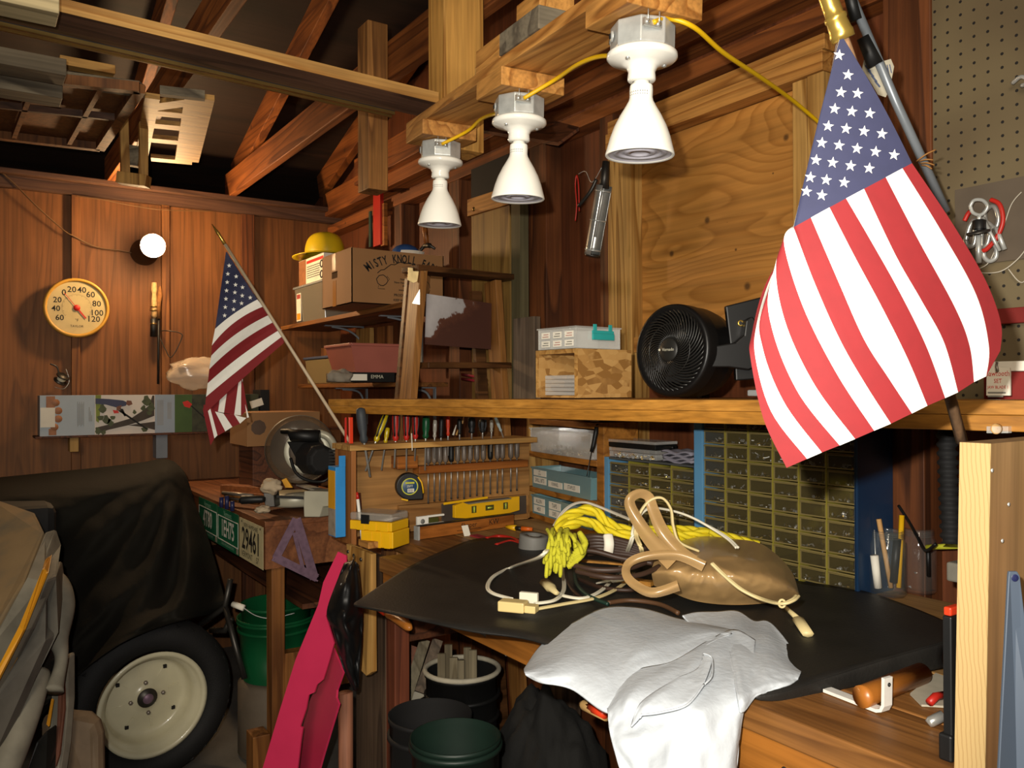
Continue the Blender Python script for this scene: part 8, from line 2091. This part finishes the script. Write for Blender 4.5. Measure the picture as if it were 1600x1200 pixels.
MB().prism([on2(u, v) for u, v, d in pB], -_pn2 * .006).build('sheet', M['redsheet'], t)
# green buckets behind the table leg
def bucket(c, r, h, mt, lab, rings=(.9, .74), handle=True, n=36, fl=.86, name='bucket', cat='bucket', grp=None):
    c = Vector(c); t = thing(name, lab, cat, c, grp)
    b = MB().lathe([(.0005, .004), (r * fl, .004), (r * fl, .0), (r * fl, .0), (r, h), (r * 1.03, h), (r * 1.03, h - .012), (r * .97, h - .012), (r * .83, .012), (.0005, .010)], c, zz, n).build('tub', mt, t)
    for f in rings:
        rr = r * (fl + (1 - fl) * f) + .004
        MB().lathe([(rr - .006, -.006), (rr + .003, -.005), (rr + .003, .005), (rr - .006, .006)], c + zz * h * f, zz, n).build('ring', mt, t)
    return t
bc_ = P(432, 985, d=3.35)
zr = P(432, 940, d=3.35).z
for k, (zo, lab) in enumerate(((0, 'upper green plastic bucket nested in another, behind the table leg'),)): pass
tb = bucket((bc_.x, bc_.y, .30), .150, zr - .30 - .05, M['green'], 'lower green plastic bucket of the nested pair behind the table leg', (.93, .80), grp='nested green buckets')
tb2 = bucket((bc_.x, bc_.y, .347), .138, zr - .347, M['green'], 'upper green plastic bucket nested in another, with a white grip', (), grp='nested green buckets')
MB().tube([P(364, 944, d=3.22), P(381, 950, d=3.2)], .012, 10).build('white_grip', M['paper'], tb2)
MB().tube(cr([P(381, 950, d=3.2), P(400, 962, d=3.19), P(425, 966, d=3.19), P(460, 958, d=3.22)], 6), .002, 6).build('wire_handle', M['galv'], tb2)
o = MB().lathe([(.0005, 0), (.14, 0), (.15, .01), (.15, .285), (.13, .295), (.0005, .295)], (bc_.x, bc_.y, .001), zz, 32).build('grey_pail', M['greybrown'],); tag(o, 'upturned dusty grey pail carrying the green buckets', 'pail')
# buckets and boards under the bench
wb = P(722, 1105, d=2.62)
tw = bucket((wb.x, wb.y, .20), .115, P(722, 1068, d=2.5).z - .20, M['black'], 'black bucket with pale rim holding upright beige sheets under the bench', (.80, .62), fl=.9)
MB().tube([Vector((wb.x, wb.y, 0)) + Vector((math.cos(a) * .117, math.sin(a) * .117, P(722, 1066, d=2.5).z)) for a in [2 * PI * k / 32 for k in range(32)]], .008, 8, closed=True).build('pale_rim', M['dustpaper2'], tw)
for k in range(6):
    a = -.09 + .028 * k; b0 = Vector((wb.x, wb.y, .215)) + _R0 * (a * .72) + _F0 * (.03 * math.sin(k * 2))
    o = MB().bar(b0, b0 + Vector((0, 0, .40 + .02 * math.sin(k * 1.7))), .024, .010, _F0).build('beige_slat', M['beigeslat']); tag(o, ['first', 'second', 'third', 'fourth', 'fifth', 'sixth'][k] + ' from the left of the beige slats in the pale-rimmed bucket', 'slat', 'slats in the pale-rimmed bucket')
o = bucket((wb.x, wb.y, .001), .13, .19, M['black'], 'black pail standing under the pale-rimmed bucket', (.9,), fl=.95)
# leaning boards in a pale tray
bx_ = P(640, 1105, d=2.75); 
t = thing('pale_tray', 'pale curved tray holding leaning boards under the bench', 'tray', (bx_.x, bx_.y, .2))
MB().prism([P(u, v, d=2.78) for u, v in ((608, 1096), (664, 1075), (668, 1086), (640, 1102), (608, 1112))], _FW * .05).build('tray', M['dustpaper2'], t, bevel=.004)
for k, (u0, v0, u1, v1, mt, lab) in enumerate(((664, 1000, 634, 1094, 'beigeslat', 'palest plank leaning in the tray under the bench'), (646, 1010, 616, 1098, 'pinkwood', 'pinkish plank leaning in the tray, left of the palest one'), (684, 1000, 656, 1082, 'oldgreyz', 'grey plank leaning in the tray, right of the palest one'), (626, 1010, 600, 1090, 'dark_wood', 'dark plank leaning at the left of the tray'))):
    o = MB().bar(P(u0, v0, d=2.86), P(u1, v1, d=2.76), .036, .014, _FW).build('plank', M[mt]); tag(o, lab, 'plank', 'planks leaning in the pale tray')
kb = P(672, 1130, d=2.3)
bucket((kb.x, kb.y, .001), .113, P(672, 1115, d=2.3).z, M['black_matte'], 'round black tub standing on the floor under the bench', (.9,), fl=.9)
gb = P(712, 1190, d=1.95)
bucket((gb.x, gb.y, .001), .104, P(712, 1150, d=1.95).z, M['darkgreen'], 'dark green bin in front of the black tub under the bench', (.97,), fl=.82)
def tarp2(s, tt):
    th_, ph = PI * tt * .5, 2 * PI * s; x, y, z = math.sin(th_) * math.cos(ph), math.sin(th_) * math.sin(ph), math.cos(th_)
    c = P(856, 1190, d=2.32); c.z = 0; k = 1 + .16 * noise1(x * 2 + 7, y * 2, z * 2) + .06 * noise1(x * 6, y * 6 + 7, z * 6)
    return c + _R0 * (x * .20 * k) + _F0 * (y * .24 * k) + zz * max(.001, z * .60 * k)
o = MB().grid(tarp2, 60, 30).build('dark_canvas', M['darkcanvas'], weld=True); tag(o, 'heap of dark canvas on the floor under the bench behind the white cloth', 'canvas')
# file with orange handle sticking out under the mat
t = thing('wood_rasp', 'file with varnished orange handle sticking out below the mat edge', 'file', P(620, 970, d=2.22))
MB().tube([P(600, 955, d=2.30), P(607, 962, d=2.26), P(612, 963, d=2.24), P(625, 970, d=2.2), P(637, 978, d=2.16), P(641, 982, d=2.14)], [.004, .008, .0095, .0125, .013, .006], 12).build('handle', M['rollerwood'], t)
MB().tube([P(588, 946, y=1.075), P(601, 957, d=2.29)], [.012, .009], 10).build('ferrule', M['orange_red'], t)
# grey folded blade under the mat and upright red pipe at the bench leg
t = thing('grey_tool', 'flat dark grey tool hanging below the mat under the bench edge', 'tool', P(790, 1015, d=1.9))
MB().prism([P(u, v, d=1.92) for u, v in ((745, 988), (770, 990), (800, 1005), (826, 1024), (800, 1026), (785, 1016), (762, 998))], _FW * .01).build('blade', M['greymetal'], t, bevel=.002)
MB().prism([P(u, v, d=1.90) for u, v in ((778, 1010), (800, 1014), (802, 1022), (790, 1026))], _FW * .01).build('tip', M['galv'], t, bevel=.002)
o = MB().tube([Vector((P(540, 1100, d=2.5).x, P(540, 1100, d=2.5).y, .001)), Vector((P(540, 1085, d=2.5).x, P(540, 1085, d=2.5).y, P(540, 1082, d=2.5).z))], .022, 14).build('red_post', M['pinkwood']); tag(o, 'pale red round post standing beside the bench leg', 'post')
t = thing('wooden_toggle', 'small wooden tool handle with orange band hanging below the white cloth', 'tool', P(925, 1105, d=1.5))
MB().tube([P(908, 1100, d=1.52), P(914, 1102, d=1.51), P(948, 1118, d=1.45)], [.006, .010, .010], 12).build('handle', M['ivorytan2'], t)
MB().tube([P(920, 1104, d=1.498), P(945, 1116, d=1.445)], .0085, 10).build('orange_band', M['orange_red'], t)
